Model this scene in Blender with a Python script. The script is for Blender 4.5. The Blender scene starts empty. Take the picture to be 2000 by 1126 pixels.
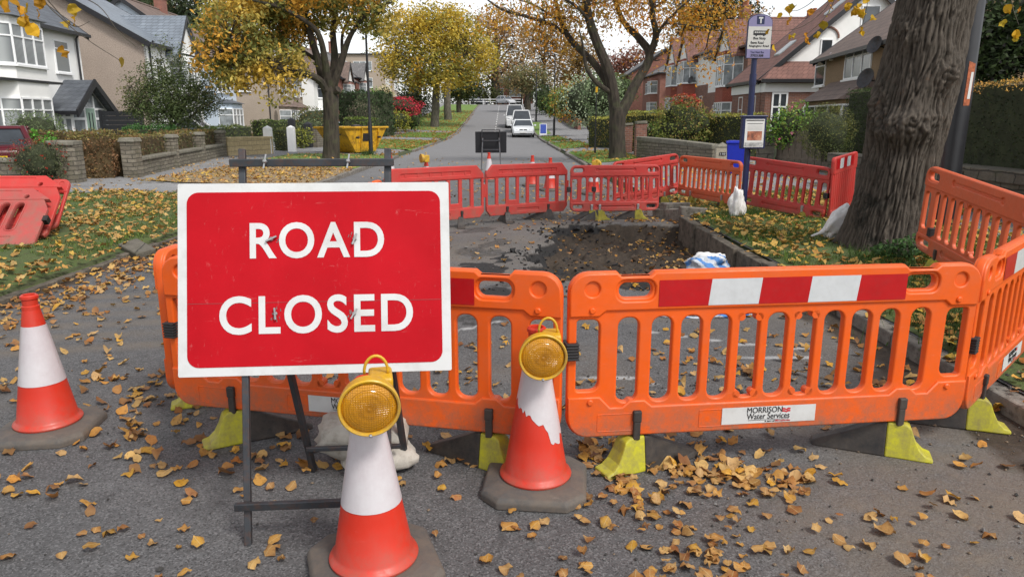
import bpy, bmesh, math, random
import numpy as np
from mathutils import Vector, Matrix, noise
SC = bpy.context.scene
COL = SC.collection
R = math.radians
RNG = np.random.default_rng(7)
random.seed(11)
PI = math.pi

# ------------------------------------------------------------------ camera
F_PX, PITCH, CAM_H = 1400.0, R(13.3), 1.6
cd = bpy.data.cameras.new('camera'); cam = bpy.data.objects.new('camera', cd); COL.objects.link(cam)
cam.location = (0, 0, CAM_H); cam.rotation_euler = (R(90) - PITCH, 0, 0)
cd.sensor_width = 36; cd.lens = F_PX / 2000 * 36; cd.clip_start = .05; cd.clip_end = 4000
SC.camera = cam
CP, SP = math.cos(PITCH), math.sin(PITCH)

def ray(u, v):
    a, b = (u - 1000) / F_PX, (563 - v) / F_PX
    return Vector((a, CP + b * SP, -SP + b * CP))
def at_z(u, v, z=0.0):
    d = ray(u, v); return Vector((0, 0, CAM_H)) + d * ((z - CAM_H) / d.z)
def at_y(u, v, y):
    d = ray(u, v); return Vector((0, 0, CAM_H)) + d * (y / d.y)
def pxm(y):                                   # metres per photograph pixel at distance y
    return y / F_PX / CP * .99

# ------------------------------------------------------------------ the lie of the land
def xc(y): return -0.85 - 0.0105 * y
def rz(y):
    if y < 52: return 0.0
    if y < 80: return .06 / 56 * (y - 52) ** 2
    if y < 130: return .84 + .06 * (y - 80)
    if y < 142:
        t = (y - 130) / 12; return 3.84 + .06 * 12 * (t - t * t / 2)
    return 4.2
HW = 3.62                                      # half width of the road
def gz(x, y):
    q = x - xc(y); b = rz(y)
    if q > HW: return b + .1 + min(.05 * (q - HW), .14)
    if q < -HW: return b + .1 + min(.02 * (-q - HW), .2)
    return b
def at_g(u, v, extra=0.0):
    z = 0.0
    for _ in range(25):
        p = at_z(u, v, min(z + extra, CAM_H - .02)); z = .5 * z + .5 * gz(p.x, min(p.y, 90))
    return p
def fbm(x, y, z=0, o=4):
    return noise.fractal(Vector((x, y, z)), 1.0, 2.0, o, noise_basis='PERLIN_ORIGINAL')

# ------------------------------------------------------------------ objects
def tag(o, label=None, cat=None, group=None, kind=None):
    if label: o['label'] = label
    if cat: o['category'] = cat
    if group: o['group'] = group
    if kind: o['kind'] = kind
    return o
def thing(name, label, cat, loc=(0, 0, 0), rz_=0, group=None):
    o = bpy.data.objects.new(name, None); COL.objects.link(o)
    o.location = loc; o.rotation_euler = (0, 0, rz_); o.empty_display_size = .1
    return tag(o, label, cat, group)
def dup(root, label, loc=None, rot=None, group=None):
    def cp(o, par):
        c = o.copy(); COL.objects.link(c)
        if par is not None: c.parent = par
        for ch in list(o.children): cp(ch, c)
        return c
    r = cp(root, None); r['label'] = label
    if group: r['group'] = group
    if loc is not None: r.location = loc
    if rot is not None: r.rotation_euler = rot if hasattr(rot, '__len__') else (0, 0, rot)
    return r
def link(name, me, mats, parent=None, smooth=False):
    o = bpy.data.objects.new(name, me); COL.objects.link(o)
    for m in (mats if isinstance(mats, (list, tuple)) else [mats]): me.materials.append(m)
    if parent is not None: o.parent = parent
    if smooth: me.shade_smooth()
    return o
def bev(o, w, seg=2, ang=40):
    m = o.modifiers.new('edge', 'BEVEL'); m.width = w; m.segments = seg; m.limit_method = 'ANGLE'; m.angle_limit = R(ang); m.harden_normals = False
    return o

class MB:
    """collects shapes for one mesh"""
    def __init__(s): s.v = []; s.f = []; s.m = []
    def add(s, vs, fs, m=0, T=None):
        b = len(s.v)
        s.v += [tuple(T @ Vector(p)) if T is not None else tuple(p) for p in vs]
        s.f += [[b + i for i in f] for f in fs]; s.m += [m] * len(fs); return s
    def box(s, c, d, m=0, T=None, taper=1.0):
        x, y, z = d[0] / 2, d[1] / 2, d[2] / 2; t = taper
        vs = [(-x, -y, -z), (x, -y, -z), (x, y, -z), (-x, y, -z), (-x * t, -y * t, z), (x * t, -y * t, z), (x * t, y * t, z), (-x * t, y * t, z)]
        vs = [(a + c[0], b + c[1], e + c[2]) for a, b, e in vs]
        return s.add(vs, [(3, 2, 1, 0), (4, 5, 6, 7), (0, 1, 5, 4), (1, 2, 6, 5), (2, 3, 7, 6), (3, 0, 4, 7)], m, T)
    def span(s, a, b, m=0, T=None):            # box by two corners
        return s.box([(a[i] + b[i]) / 2 for i in range(3)], [abs(b[i] - a[i]) for i in range(3)], m, T)
    def hexa(s, p, m=0):                       # 8 points, bottom ring then top ring
        return s.add(p, [(3, 2, 1, 0), (4, 5, 6, 7), (0, 1, 5, 4), (1, 2, 6, 5), (2, 3, 7, 6), (3, 0, 4, 7)], m)
    def prism(s, poly, h0, h1, m=0, T=None):   # polygon in xy extruded along z
        n = len(poly)
        vs = [(x, y, h0) for x, y in poly] + [(x, y, h1) for x, y in poly]
        fs = [list(range(n))[::-1], list(range(n, 2 * n))] + [(i, (i + 1) % n, n + (i + 1) % n, n + i) for i in range(n)]
        return s.add(vs, fs, m, T)
    def tube(s, pts, rad, seg=8, m=0, cap=True):
        pts = [Vector(p) for p in pts]; n = len(pts)
        if not hasattr(rad, '__len__'): rad = [rad] * n
        up = Vector((.13, .31, .94)); base = len(s.v); prev = None
        for i, p in enumerate(pts):
            t = (pts[min(i + 1, n - 1)] - pts[max(i - 1, 0)])
            if t.length < 1e-9: t = Vector((0, 0, 1))
            t.normalize()
            a = prev - t * prev.dot(t) if prev is not None else t.orthogonal()
            if a.length < 1e-6: a = t.orthogonal()
            a.normalize(); prev = a; b = t.cross(a)
            for k in range(seg):
                w = 2 * PI * k / seg
                s.v.append(tuple(p + (a * math.cos(w) + b * math.sin(w)) * rad[i]))
        for i in range(n - 1):
            for k in range(seg):
                k2 = (k + 1) % seg
                s.f.append([base + i * seg + k, base + i * seg + k2, base + (i + 1) * seg + k2, base + (i + 1) * seg + k]); s.m.append(m)
        if cap:
            s.f.append([base + k for k in range(seg)][::-1]); s.m.append(m)
            s.f.append([base + (n - 1) * seg + k for k in range(seg)]); s.m.append(m)
        return s
    def lathe(s, prof, seg=24, m=0, T=None, caps=True):
        vs = []; fs = []
        for r, z in prof:
            for k in range(seg):
                w = 2 * PI * k / seg; vs.append((r * math.cos(w), r * math.sin(w), z))
        n = len(prof)
        for i in range(n - 1):
            for k in range(seg):
                k2 = (k + 1) % seg; fs.append((i * seg + k, i * seg + k2, (i + 1) * seg + k2, (i + 1) * seg + k))
        if caps:
            fs.append(tuple(range(seg))[::-1]); fs.append(tuple((n - 1) * seg + k for k in range(seg)))
        return s.add(vs, fs, m, T)
    def mesh(s, me, m=0, T=None):
        return s.add([v.co[:] for v in me.vertices], [list(p.vertices) for p in me.polygons], m, T)
    def build(s, name, mats, parent=None, smooth=False):
        me = bpy.data.meshes.new(name); me.from_pydata(s.v, [], s.f); me.update()
        me.polygons.foreach_set('material_index', s.m)
        o = link(name, me, mats, parent, smooth)
        if smooth == 'auto':
            me.shade_smooth()
            try: me.set_sharp_from_angle(angle=R(38))
            except Exception: pass
        return o

def rrect(x0, y0, x1, y1, r, n=6):
    r = r if hasattr(r, '__len__') else (r,) * 4     # bl, br, tr, tl
    out = []
    for (cx, cy, a0, rr) in ((x0 + r[0], y0 + r[0], 180, r[0]), (x1 - r[1], y0 + r[1], 270, r[1]), (x1 - r[2], y1 - r[2], 0, r[2]), (x0 + r[3], y1 - r[3], 90, r[3])):
        for k in range(n + 1):
            a = R(a0 + 90 * k / n); out.append((cx + rr * math.cos(a), cy + rr * math.sin(a)))
    return out
def circ(cx, cy, r, n=16): return [(cx + r * math.cos(2 * PI * k / n), cy + r * math.sin(2 * PI * k / n)) for k in range(n)]
def plate(loops, thick, bevel=0.0, seg=2):
    """flat plate with holes (first loop is the outline), in xy, thickness along z -> Mesh"""
    cu = bpy.data.curves.new('c', 'CURVE'); cu.dimensions = '2D'; cu.fill_mode = 'BOTH'
    cu.extrude = max(thick / 2 - bevel, 0.0005); cu.bevel_depth = bevel; cu.bevel_resolution = seg
    if bevel: cu.offset = -bevel
    for lp in loops:
        sp = cu.splines.new('POLY'); sp.points.add(len(lp) - 1); sp.use_cyclic_u = True
        for i, p in enumerate(lp): sp.points[i].co = (p[0], p[1], 0, 1)
    o = bpy.data.objects.new('c', cu); COL.objects.link(o)
    me = bpy.data.meshes.new_from_object(o.evaluated_get(bpy.context.evaluated_depsgraph_get()))
    bpy.data.objects.remove(o); bpy.data.curves.remove(cu); return me
def text_mesh(body, width=None, height=None, weight=0.0, thick=.0008, space=1.0):
    """lettering centred on the origin in xy"""
    cu = bpy.data.curves.new('t', 'FONT'); cu.body = body; cu.extrude = thick; cu.offset = weight
    cu.align_x = 'CENTER'; cu.space_character = space; cu.resolution_u = 6
    o = bpy.data.objects.new('t', cu); COL.objects.link(o)
    me = bpy.data.meshes.new_from_object(o.evaluated_get(bpy.context.evaluated_depsgraph_get()))
    bpy.data.objects.remove(o); bpy.data.curves.remove(cu)
    co = np.array([v.co[:] for v in me.vertices]); lo, hi = co.min(0), co.max(0)
    c = (lo + hi) / 2; c[2] = 0; co -= c
    w, h = hi[0] - lo[0], hi[1] - lo[1]
    sx = width / w if width else (height / h); sy = height / h if height else sx
    co[:, 0] *= sx; co[:, 1] *= sy
    me.vertices.foreach_set('co', co.ravel()); me.update(); return me
def UPRIGHT(x, y, z):                          # plate xy -> local xz, face towards -y
    return Matrix.Translation((x, y, z)) @ Matrix.Rotation(R(90), 4, 'X')

# ------------------------------------------------------------------ leaf clouds
def leaf_arrays(P, size, rng, tilt=1.0, droop=0.0, flat=0.0, wide=.62):
    """kite leaves: (n,4,3)"""
    n = len(P)
    d = rng.normal(size=(n, 3)); d[:, 2] = d[:, 2] * tilt - droop; d /= np.linalg.norm(d, axis=1)[:, None] + 1e-9
    w = rng.normal(size=(n, 3)); w[:, 2] *= (1 - flat); w -= d * (w * d).sum(1)[:, None]; w /= np.linalg.norm(w, axis=1)[:, None] + 1e-9
    s = size * rng.uniform(.65, 1.3, n)
    nn = np.cross(d, w)
    a = P - d * (s * .5)[:, None]; b = P + d * (s * .5)[:, None]
    l = P + w * (s * wide * .5)[:, None] + nn * (s * .12)[:, None] - d * (s * .08)[:, None]; r = P - w * (s * wide * .5)[:, None] + nn * (s * .12)[:, None] - d * (s * .08)[:, None]
    return np.stack([a, r, b, l], 1)
def palette(n, cols, rng, P=None, patch=.0, seed=0):
    c = np.array(cols, float); idx = rng.integers(0, len(c), n)
    if P is not None and patch > 0:
        f = np.array([noise.noise(Vector((p[0] * patch, p[1] * patch, p[2] * patch + seed))) for p in P])
        idx = np.clip(((f + .55) / 1.1 * len(c) + rng.normal(0, .9, n)), 0, len(c) - 1).astype(int)
    out = c[idx] * rng.uniform(.72, 1.28, n)[:, None]
    return np.clip(out, 0, 1)
class Cloud:
    """many small faces for one mesh, coloured by the attribute 'col'"""
    def __init__(s): s.v = []; s.c = []
    def leaves(s, P, size, cols, rng, patch=0, seed=0, **k):
        P = np.asarray(P, float)
        if len(P) == 0: return
        s.v.append(leaf_arrays(P, size, rng, **k)); s.c.append(palette(len(P), cols, rng, P, patch, seed))
    def quads(s, Q, C): s.v.append(Q); s.c.append(C)
    def build(s, name, mats, parent=None, extra=None, smooth=False):
        V = np.concatenate(s.v); n = len(V); C = np.concatenate(s.c)
        verts = V.reshape(-1, 3); ev = np.array(extra.v, float).reshape(-1, 3) if extra else np.zeros((0, 3))
        me = bpy.data.meshes.new(name)
        nv = len(verts) + len(ev)
        me.vertices.add(nv); me.vertices.foreach_set('co', np.concatenate([verts, ev]).astype(np.float32).ravel())
        loops = list(np.arange(n * 4)); starts = list(np.arange(n) * 4); mi = [0] * n
        if extra:
            o = len(verts)
            for f, m in zip(extra.f, extra.m):
                starts.append(len(loops)); loops += [o + i for i in f]; mi.append(m)
        me.loops.add(len(loops)); me.loops.foreach_set('vertex_index', np.array(loops, np.int32))
        me.polygons.add(len(starts)); me.polygons.foreach_set('loop_start', np.array(starts, np.int32))
        me.polygons.foreach_set('material_index', np.array(mi, np.int32)); me.update(calc_edges=True)
        at = me.attributes.new('col', 'FLOAT_COLOR', 'POINT')
        cc = np.ones((nv, 4), np.float32); cc[:len(verts), :3] = np.repeat(C, 4, 0); cc[len(verts):, :3] = .05
        at.data.foreach_set('color', cc.ravel())
        return link(name, me, mats, parent, smooth)
# ------------------------------------------------------------------ materials
class N:
    def __init__(s, name):
        s.m = bpy.data.materials.new(name); s.m.use_nodes = True
        s.t = s.m.node_tree; s.b = s.t.nodes['Principled BSDF']; s.o = s.t.nodes['Material Output']
        s.tc = s.n('ShaderNodeTexCoord'); s.vec = s.tc.outputs['Object']
    def n(s, ty, **k):
        x = s.t.nodes.new(ty)
        for a, b in k.items(): setattr(x, a, b)
        return x
    def l(s, a, b): s.t.links.new(a, b)
    def put(s, sock, val):
        if hasattr(val, 'is_output'): s.l(val, sock)
        else: sock.default_value = val
    def noise(s, scale, detail=4, rough=.6, vec=None, dist=0.0):
        x = s.n('ShaderNodeTexNoise'); x.inputs['Scale'].default_value = scale; x.inputs['Detail'].default_value = detail
        x.inputs['Roughness'].default_value = rough; x.inputs['Distortion'].default_value = dist; s.l(vec or s.vec, x.inputs['Vector']); return x.outputs['Fac']
    def vor(s, scale, feature='F1', out='Distance', vec=None, rnd=1.0):
        x = s.n('ShaderNodeTexVoronoi', feature=feature); x.inputs['Scale'].default_value = scale; x.inputs['Randomness'].default_value = rnd
        s.l(vec or s.vec, x.inputs['Vector']); return x.outputs[out]
    def ramp(s, fac, stops):
        x = s.n('ShaderNodeValToRGB'); s.put(x.inputs[0], fac); e = x.color_ramp.elements
        while len(e) < len(stops): e.new(.5)
        for i, (p, c) in enumerate(stops):
            e[i].position = p; e[i].color = (c, c, c, 1) if not hasattr(c, '__len__') else (*c[:3], 1)
        return x.outputs[0]
    def mix(s, fac, a, b, mode='MIX'):
        x = s.n('ShaderNodeMix', data_type='RGBA', blend_type=mode); s.put(x.inputs[0], fac)
        for k, v in ((6, a), (7, b)):
            if hasattr(v, 'is_output'): s.l(v, x.inputs[k])
            else: x.inputs[k].default_value = (*v[:3], 1) if hasattr(v, '__len__') else (v, v, v, 1)
        return x.outputs[2]
    def math(s, op, a, b=0.0, clamp=False):
        x = s.n('ShaderNodeMath', operation=op, use_clamp=clamp); s.put(x.inputs[0], a); s.put(x.inputs[1], b); return x.outputs[0]
    def mapv(s, scale=(1, 1, 1), rot=(0, 0, 0), vec=None):
        x = s.n('ShaderNodeMapping'); x.inputs['Scale'].default_value = scale; x.inputs['Rotation'].default_value = rot; s.l(vec or s.vec, x.inputs['Vector']); return x.outputs[0]
    def wallv(s, k=1.0):                        # (x + y, z): courses on upright walls
        sp = s.n('ShaderNodeSeparateXYZ'); s.l(s.vec, sp.inputs[0]); cb = s.n('ShaderNodeCombineXYZ')
        s.l(s.math('ADD', sp.outputs[0], sp.outputs[1]), cb.inputs[0]); s.l(s.math('MULTIPLY', sp.outputs[2], k), cb.inputs[1]); return cb.outputs[0]
    def attr(s, name='col', out='Color'):
        x = s.n('ShaderNodeAttribute'); x.attribute_name = name; return x.outputs[out]
    def bump(s, h, strength=.3, dist=.01, prev=None):
        x = s.n('ShaderNodeBump'); x.inputs['Strength'].default_value = strength; x.inputs['Distance'].default_value = dist; s.l(h, x.inputs['Height'])
        if prev is not None: s.l(prev, x.inputs['Normal'])
        s.l(x.outputs[0], s.b.inputs['Normal']); return x.outputs[0]
    def done(s, col=None, rough=.6, metal=0.0, spec=None):
        if col is not None:
            if hasattr(col, 'is_output'): s.l(col, s.b.inputs['Base Color'])
            else: s.b.inputs['Base Color'].default_value = (*col[:3], 1)
        s.put(s.b.inputs['Roughness'], rough); s.b.inputs['Metallic'].default_value = metal
        if spec is not None: s.b.inputs['Specular IOR Level'].default_value = spec
        return s.m
def sc(c, k): return tuple(x * k for x in c[:3])

def simple(name, c, rough=.5, metal=0.0, var=.12, scale=6, bump=0.0, spec=None, dirt=None):
    n = N(name); f = n.noise(scale, 5)
    col = n.mix(n.ramp(f, [(.3, 0), (.7, 1)]), sc(c, 1 - var), sc(c, 1 + var))
    if dirt is not None:
        col = n.mix(n.math('MULTIPLY', n.ramp(n.noise(scale * 2.7, 6, .7), [(.48, 0), (.72, 1)]), dirt[3]), col, dirt[:3])
    if bump: n.bump(n.noise(scale * 12, 4), .4, bump)
    return n.done(col, rough, metal, spec)

def plastic(name, c, scuff=.35, dust=.15, rough=.42, grime=.75):
    n = N(name)
    big = n.noise(2.3, 4); fine = n.noise(38, 6, .7)
    col = n.mix(n.ramp(big, [(.3, 0), (.75, 1)]), sc(c, .9), sc(c, 1.06))
    v = n.mapv((3, 3, 22), (0.2, .6, .1)); scr = n.ramp(n.noise(4, 8, .75, v), [(.62, 0), (.7, 1)])
    light = (min(1, c[0] * .8 + .18), min(1, c[1] * .8 + .17), min(1, c[2] * .8 + .16))
    col = n.mix(n.math('MULTIPLY', scr, scuff), col, light)
    col = n.mix(n.math('MULTIPLY', n.ramp(n.noise(5, 6, .7), [(.45, 0), (.75, 1)]), dust), col, (.2, .15, .11))
    col = n.mix(n.math('MULTIPLY', n.ramp(fine, [(.68, 0), (.74, 1)]), .4 * scuff), col, (.08, .05, .04))
    sz = n.n('ShaderNodeSeparateXYZ'); n.l(n.vec, sz.inputs[0])
    low = n.math('MULTIPLY', n.ramp(sz.outputs[2], [(0, .9), (.22, 0)]), n.ramp(n.noise(13, 7, .8), [(.36, 0), (.66, 1)]))
    col = n.mix(n.math('MULTIPLY', low, min(1, grime)), col, (.17, .13, .095))
    spk = n.ramp(n.vor(55), [(.05, 1), (.12, 0)]); col = n.mix(n.math('MULTIPLY', n.math('MULTIPLY', spk, n.ramp(n.noise(3, 4), [(.45, 0), (.65, 1)])), .5 * min(1, grime)), col, (.12, .085, .06))
    n.bump(fine, .08, .002)
    return n.done(col, n.ramp(fine, [(.3, rough - .1), (.7, rough + .15)]))

def foliage(name, trans=.35, rough=.6, tint=1.0):
    n = N(name); a = n.attr('col')
    n.l(a, n.b.inputs['Base Color']); n.b.inputs['Roughness'].default_value = rough; n.b.inputs['Specular IOR Level'].default_value = .25
    tr = n.n('ShaderNodeBsdfTranslucent'); n.l(a, tr.inputs['Color'])
    mx = n.n('ShaderNodeMixShader'); mx.inputs[0].default_value = trans
    n.l(n.b.outputs[0], mx.inputs[1]); n.l(tr.outputs[0], mx.inputs[2]); n.l(mx.outputs[0], n.o.inputs[0]); return n.m

def brick(name, c1, c2, mortar, w=.23, h=.075, var=.5, bump=.004):
    n = N(name); b = n.n('ShaderNodeTexBrick'); n.l(n.wallv(), b.inputs['Vector'])
    b.inputs['Scale'].default_value = 1.0; b.inputs['Brick Width'].default_value = w; b.inputs['Row Height'].default_value = h
    b.inputs['Mortar Size'].default_value = h * .1; b.inputs['Color1'].default_value = (*c1, 1); b.inputs['Color2'].default_value = (*c2, 1); b.inputs['Mortar'].default_value = (*mortar, 1)
    b.inputs['Bias'].default_value = -.1
    col = n.mix(n.math('MULTIPLY', n.ramp(n.noise(2.5, 5), [(.35, 0), (.7, 1)]), var), b.outputs[0], sc(c1, .55))
    inv = n.math('SUBTRACT', 1.0, b.outputs['Fac'])
    n.bump(n.math('ADD', inv, n.math('MULTIPLY', n.noise(60, 4), .5)), .6, bump)
    return n.done(col, .85)
def stone(name, c1, c2, mortar, w=.5, h=.2, moss=.0, bump=.015):
    n = N(name); wv = n.wallv(); nz = n.n('ShaderNodeTexNoise'); nz.inputs['Scale'].default_value = 3.2; nz.inputs['Detail'].default_value = 4; n.l(n.vec, nz.inputs['Vector']); vm = n.n('ShaderNodeVectorMath', operation='MULTIPLY_ADD'); n.l(nz.outputs['Color'], vm.inputs[0]); vm.inputs[1].default_value = (.16, .07, 0); n.l(wv, vm.inputs[2]); sp = vm.outputs[0]
    b = n.n('ShaderNodeTexBrick'); n.l(sp, b.inputs['Vector'])
    b.inputs['Scale'].default_value = 1.0; b.inputs['Brick Width'].default_value = w; b.inputs['Row Height'].default_value = h
    b.inputs['Mortar Size'].default_value = .012; b.inputs['Mortar Smooth'].default_value = .4
    b.inputs['Color1'].default_value = (*c1, 1); b.inputs['Color2'].default_value = (*c2, 1); b.inputs['Mortar'].default_value = (*mortar, 1)
    col = n.mix(n.ramp(n.noise(9, 6, .7), [(.3, 0), (.75, .75)]), b.outputs[0], sc(c1, .45))
    if moss: col = n.mix(n.math('MULTIPLY', n.ramp(n.noise(4, 6, .7), [(.5, 0), (.68, 1)]), moss), col, (.06, .075, .025))
    n.bump(n.math('ADD', n.math('SUBTRACT', 1.0, b.outputs['Fac']), n.noise(22, 5, .7)), .8, bump)
    return n.done(col, .9)
def tiles(name, c1, c2, row=.28, w=.25, rough=.75):
    n = N(name); b = n.n('ShaderNodeTexBrick'); n.l(n.wallv(1.45), b.inputs['Vector'])
    b.inputs['Scale'].default_value = 1.0; b.inputs['Brick Width'].default_value = w; b.inputs['Row Height'].default_value = row
    b.inputs['Mortar Size'].default_value = .014; b.inputs['Color1'].default_value = (*c1, 1); b.inputs['Color2'].default_value = (*c2, 1); b.inputs['Mortar'].default_value = (*sc(c1, .4), 1)
    col = n.mix(n.ramp(n.noise(1.6, 6, .7), [(.35, 0), (.75, .7)]), b.outputs[0], sc(c2, .55))
    n.bump(n.math('SUBTRACT', 1.0, b.outputs['Fac']), .7, .02); return n.done(col, rough)
def render_wall(name, c, grain=90, bump=.004, var=.08, speck=.0):
    n = N(name); f = n.noise(1.1, 6, .65); g = n.noise(grain, 3)
    col = n.mix(n.ramp(f, [(.3, 0), (.75, 1)]), sc(c, 1 - var), sc(c, 1 + var * .4))
    if speck: col = n.mix(n.math('MULTIPLY', n.ramp(n.noise(22, 4, .8), [(.42, 0), (.6, 1)]), speck), col, sc(c, .42))
    n.bump(g, .5, bump); return n.done(col, .9)
def bark(name, c1, c2, scale=9, lichen=.0, bump=.03):
    n = N(name); v = n.mapv((scale, scale, scale * .22))
    a = n.vor(1.6, vec=v); f = n.noise(1.5, 6, .7, v, .6)
    col = n.mix(n.ramp(n.math('ADD', n.math('MULTIPLY', a, .6), n.math('MULTIPLY', f, .6)), [(.3, 0), (.75, 1)]), c2, c1)
    if lichen: col = n.mix(n.math('MULTIPLY', n.ramp(n.noise(3, 5), [(.5, 0), (.65, 1)]), lichen), col, (.09, .11, .04))
    n.bump(n.math('ADD', a, f), .8, bump); return n.done(col, .95)

M = {}
M['orange'] = plastic('orange_plastic', (.80, .108, .005), .38, .2, .42, 1.0)
M['redplastic'] = plastic('red_plastic', (.55, .045, .038), .6, .3, .5)
M['faded'] = plastic('faded_orange_plastic', (.66, .12, .042), .45, .22, .5)
M['faded2'] = plastic('faded_red_plastic', (.44, .075, .066), .7, .75, .6)
M['cone'] = plastic('cone_red', (.60, .028, .010), .28, .2, .42)
M['cone_base'] = plastic('cone_rubber', (.075, .073, .072), .4, .5, .75)
M['yellow'] = plastic('yellow_rubber', (.56, .53, .012), .4, .25, .5)
M['black'] = plastic('black_rubber', (.018, .018, .020), .25, .25, .55, .3)
M['lampyellow'] = plastic('lamp_yellow', (.70, .40, .010), .3, .12, .4)
M['dullyellow'] = simple('dirty_yellow_rubber', (.30, .26, .03), .8, var=.3, scale=9, dirt=(.08, .07, .05, .9))
M['white'] = simple('white_paint', (.62, .625, .62), .45, var=.05, scale=3, dirt=(.25, .22, .18, .25))
M['upvc'] = simple('white_upvc', (.88, .885, .89), .35, var=.03)
M['rwhite'] = simple('white_reflective', (.57, .585, .60), .28, var=.06, scale=14, dirt=(.35, .33, .3, .15))
M['rred'] = simple('red_reflective', (.44, .006, .010), .3, var=.08, scale=14, dirt=(.25, .05, .05, .2))
M['steel'] = simple('dark_steel', (.055, .06, .068), .5, .5, .25, 12, dirt=(.14, .06, .03, .55))
M['galv'] = simple('galvanised', (.38, .38, .38), .45, .7, .2, 20)
M['blackpaint'] = simple('black_paint', (.018, .018, .021), .42, var=.2)
M['navy'] = simple('navy_paint', (.014, .02, .075), .4, var=.15)
M['purple'] = simple('purple_vinyl', (.23, .21, .37), .45, var=.04)
M['cream'] = simple('cream_vinyl', (.56, .55, .52), .5, var=.05)
M['ink'] = simple('ink', (.015, .015, .018), .5, var=.02)
M['redink'] = simple('red_ink', (.55, .01, .02), .5, var=.02)
M['paper'] = simple('paper', (.72, .72, .70), .6, var=.04)
M['bluebin'] = simple('blue_plastic', (.008, .025, .42), .4, var=.08)
def bluebag():
    n = N('blue_sheet'); wv = n.n('ShaderNodeTexWave'); wv.inputs['Scale'].default_value = 3.2; wv.inputs['Distortion'].default_value = 5.0; wv.inputs['Detail'].default_value = 3.0; wv.bands_direction = 'DIAGONAL'; n.l(n.vec, wv.inputs['Vector'])
    c = n.mix(n.ramp(wv.outputs[1], [(.30, 0), (.55, 1)]), (.05, .22, .58), (.55, .60, .66)); c = n.mix(n.ramp(n.noise(12, 6, .7), [(.5, 0), (.7, .7)]), c, (.20, .17, .13)); n.bump(n.noise(26, 5, .7), .7, .02); return n.done(c, .4)
M['bluebag'] = bluebag()
M['bag'] = simple('woven_bag', (.74, .73, .72), .65, var=.1, scale=8, bump=.003, dirt=(.35, .3, .25, .3))
M['sack'] = simple('hessian_sack', (.44, .41, .36), .85, var=.15, scale=10, bump=.004, dirt=(.18, .14, .1, .5))
M['timber'] = simple('old_timber', (.16, .13, .10), .85, var=.35, scale=7)
M['darkwood'] = simple('dark_fence', (.022, .023, .027), .6, var=.2)
M['glass'] = simple('window_glass', (.035, .042, .05), .08, var=.5, scale=.8, spec=.8)
M['glass_pale'] = simple('net_curtain_glass', (.24, .26, .27), .12, var=.45, scale=2.2, spec=.7)
def blinds():
    n = N('window_blinds'); w = n.n('ShaderNodeTexWave'); w.bands_direction = 'X'; w.inputs['Scale'].default_value = 4.2; n.l(n.wallv(), w.inputs['Vector'])
    return n.done(n.mix(w.outputs[1], (.10, .11, .12), (.34, .36, .36)), .15, spec=.7)
M['blinds'] = blinds()
M['render_white'] = render_wall('white_render', (.90, .895, .87))
M['render_blue'] = render_wall('pale_blue_render', (.60, .68, .78))
M['pebble'] = render_wall('pebbledash', (.46, .375, .315), 55, .02, .1, .55)
M['pebble_beige'] = render_wall('beige_pebbledash', (.47, .385, .31), 55, .02, .1, .45)
M['pebble_brown'] = render_wall('brown_pebbledash', (.33, .225, .13), 55, .02, .16, .55)
M['brick_red'] = brick('red_brick', (.32, .12, .085), (.23, .085, .06), (.22, .18, .15))
M['brick_dark'] = brick('dark_brick', (.27, .11, .075), (.15, .07, .055), (.30, .26, .22))
M['tilehang'] = tiles('tile_hanging', (.46, .12, .075), (.36, .09, .055), .13, .18)
M['slate'] = tiles('slate', (.13, .145, .165), (.10, .11, .13), .24, .3, .5)
M['slate_pale'] = tiles('pale_slate', (.25, .285, .33), (.20, .23, .27), .24, .3, .45)
M['tile_red'] = tiles('red_roof_tile', (.25, .118, .092), (.185, .088, .070))
M['tile_brown'] = tiles('brown_roof_tile', (.24, .17, .14), (.18, .13, .11))
M['tile_grey'] = tiles('grey_roof_tile', (.22, .21, .21), (.17, .165, .165))
M['stonewall'] = stone('gritstone', (.19, .165, .125), (.30, .265, .205), (.09, .08, .065), .30, .10, .35)
M['stonedark'] = stone('dark_gritstone', (.14, .125, .10), (.19, .17, .135), (.05, .045, .038), .36, .22, .35)
M['stoneyellow'] = stone('yellow_sandstone', (.62, .50, .29), (.52, .41, .23), (.34, .28, .18), .6, .19, .05)
M['coping'] = simple('stone_coping', (.20, .185, .15), .9, var=.3, scale=5, bump=.01, dirt=(.06, .07, .03, .6))
M['kerb'] = simple('kerb_stone', (.21, .19, .165), .9, var=.4, scale=7, bump=.015, dirt=(.06, .05, .036, .95))
M['kerb_dirty'] = simple('soiled_kerb_stone', (.13, .11, .085), .95, var=.5, scale=6, bump=.02, dirt=(.035, .027, .019, .95))
M['clay'] = simple('terracotta', (.34, .12, .06), .8, var=.2)
M['bark_grey'] = bark('grey_bark', (.14, .122, .098), (.045, .038, .03), 6, .25)
M['bark_brown'] = bark('brown_bark', (.058, .046, .034), (.016, .013, .01), 6, .25)
M['bark_dark'] = bark('dark_bark', (.085, .07, .052), (.025, .02, .016), 6, .25)
M['leaf'] = foliage('leaf')
M['hedge'] = foliage('hedge_leaf', .2)
M['grassblade'] = foliage('grass_blade', .3)
M['core'] = simple('inner_shade', (.034, .042, .018), .95, var=.4)  # dark core of hedges and shrubs: their inner shade put into a colour
M['core_warm'] = simple('inner_shade_warm', (.075, .05, .02), .95, var=.4)
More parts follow.
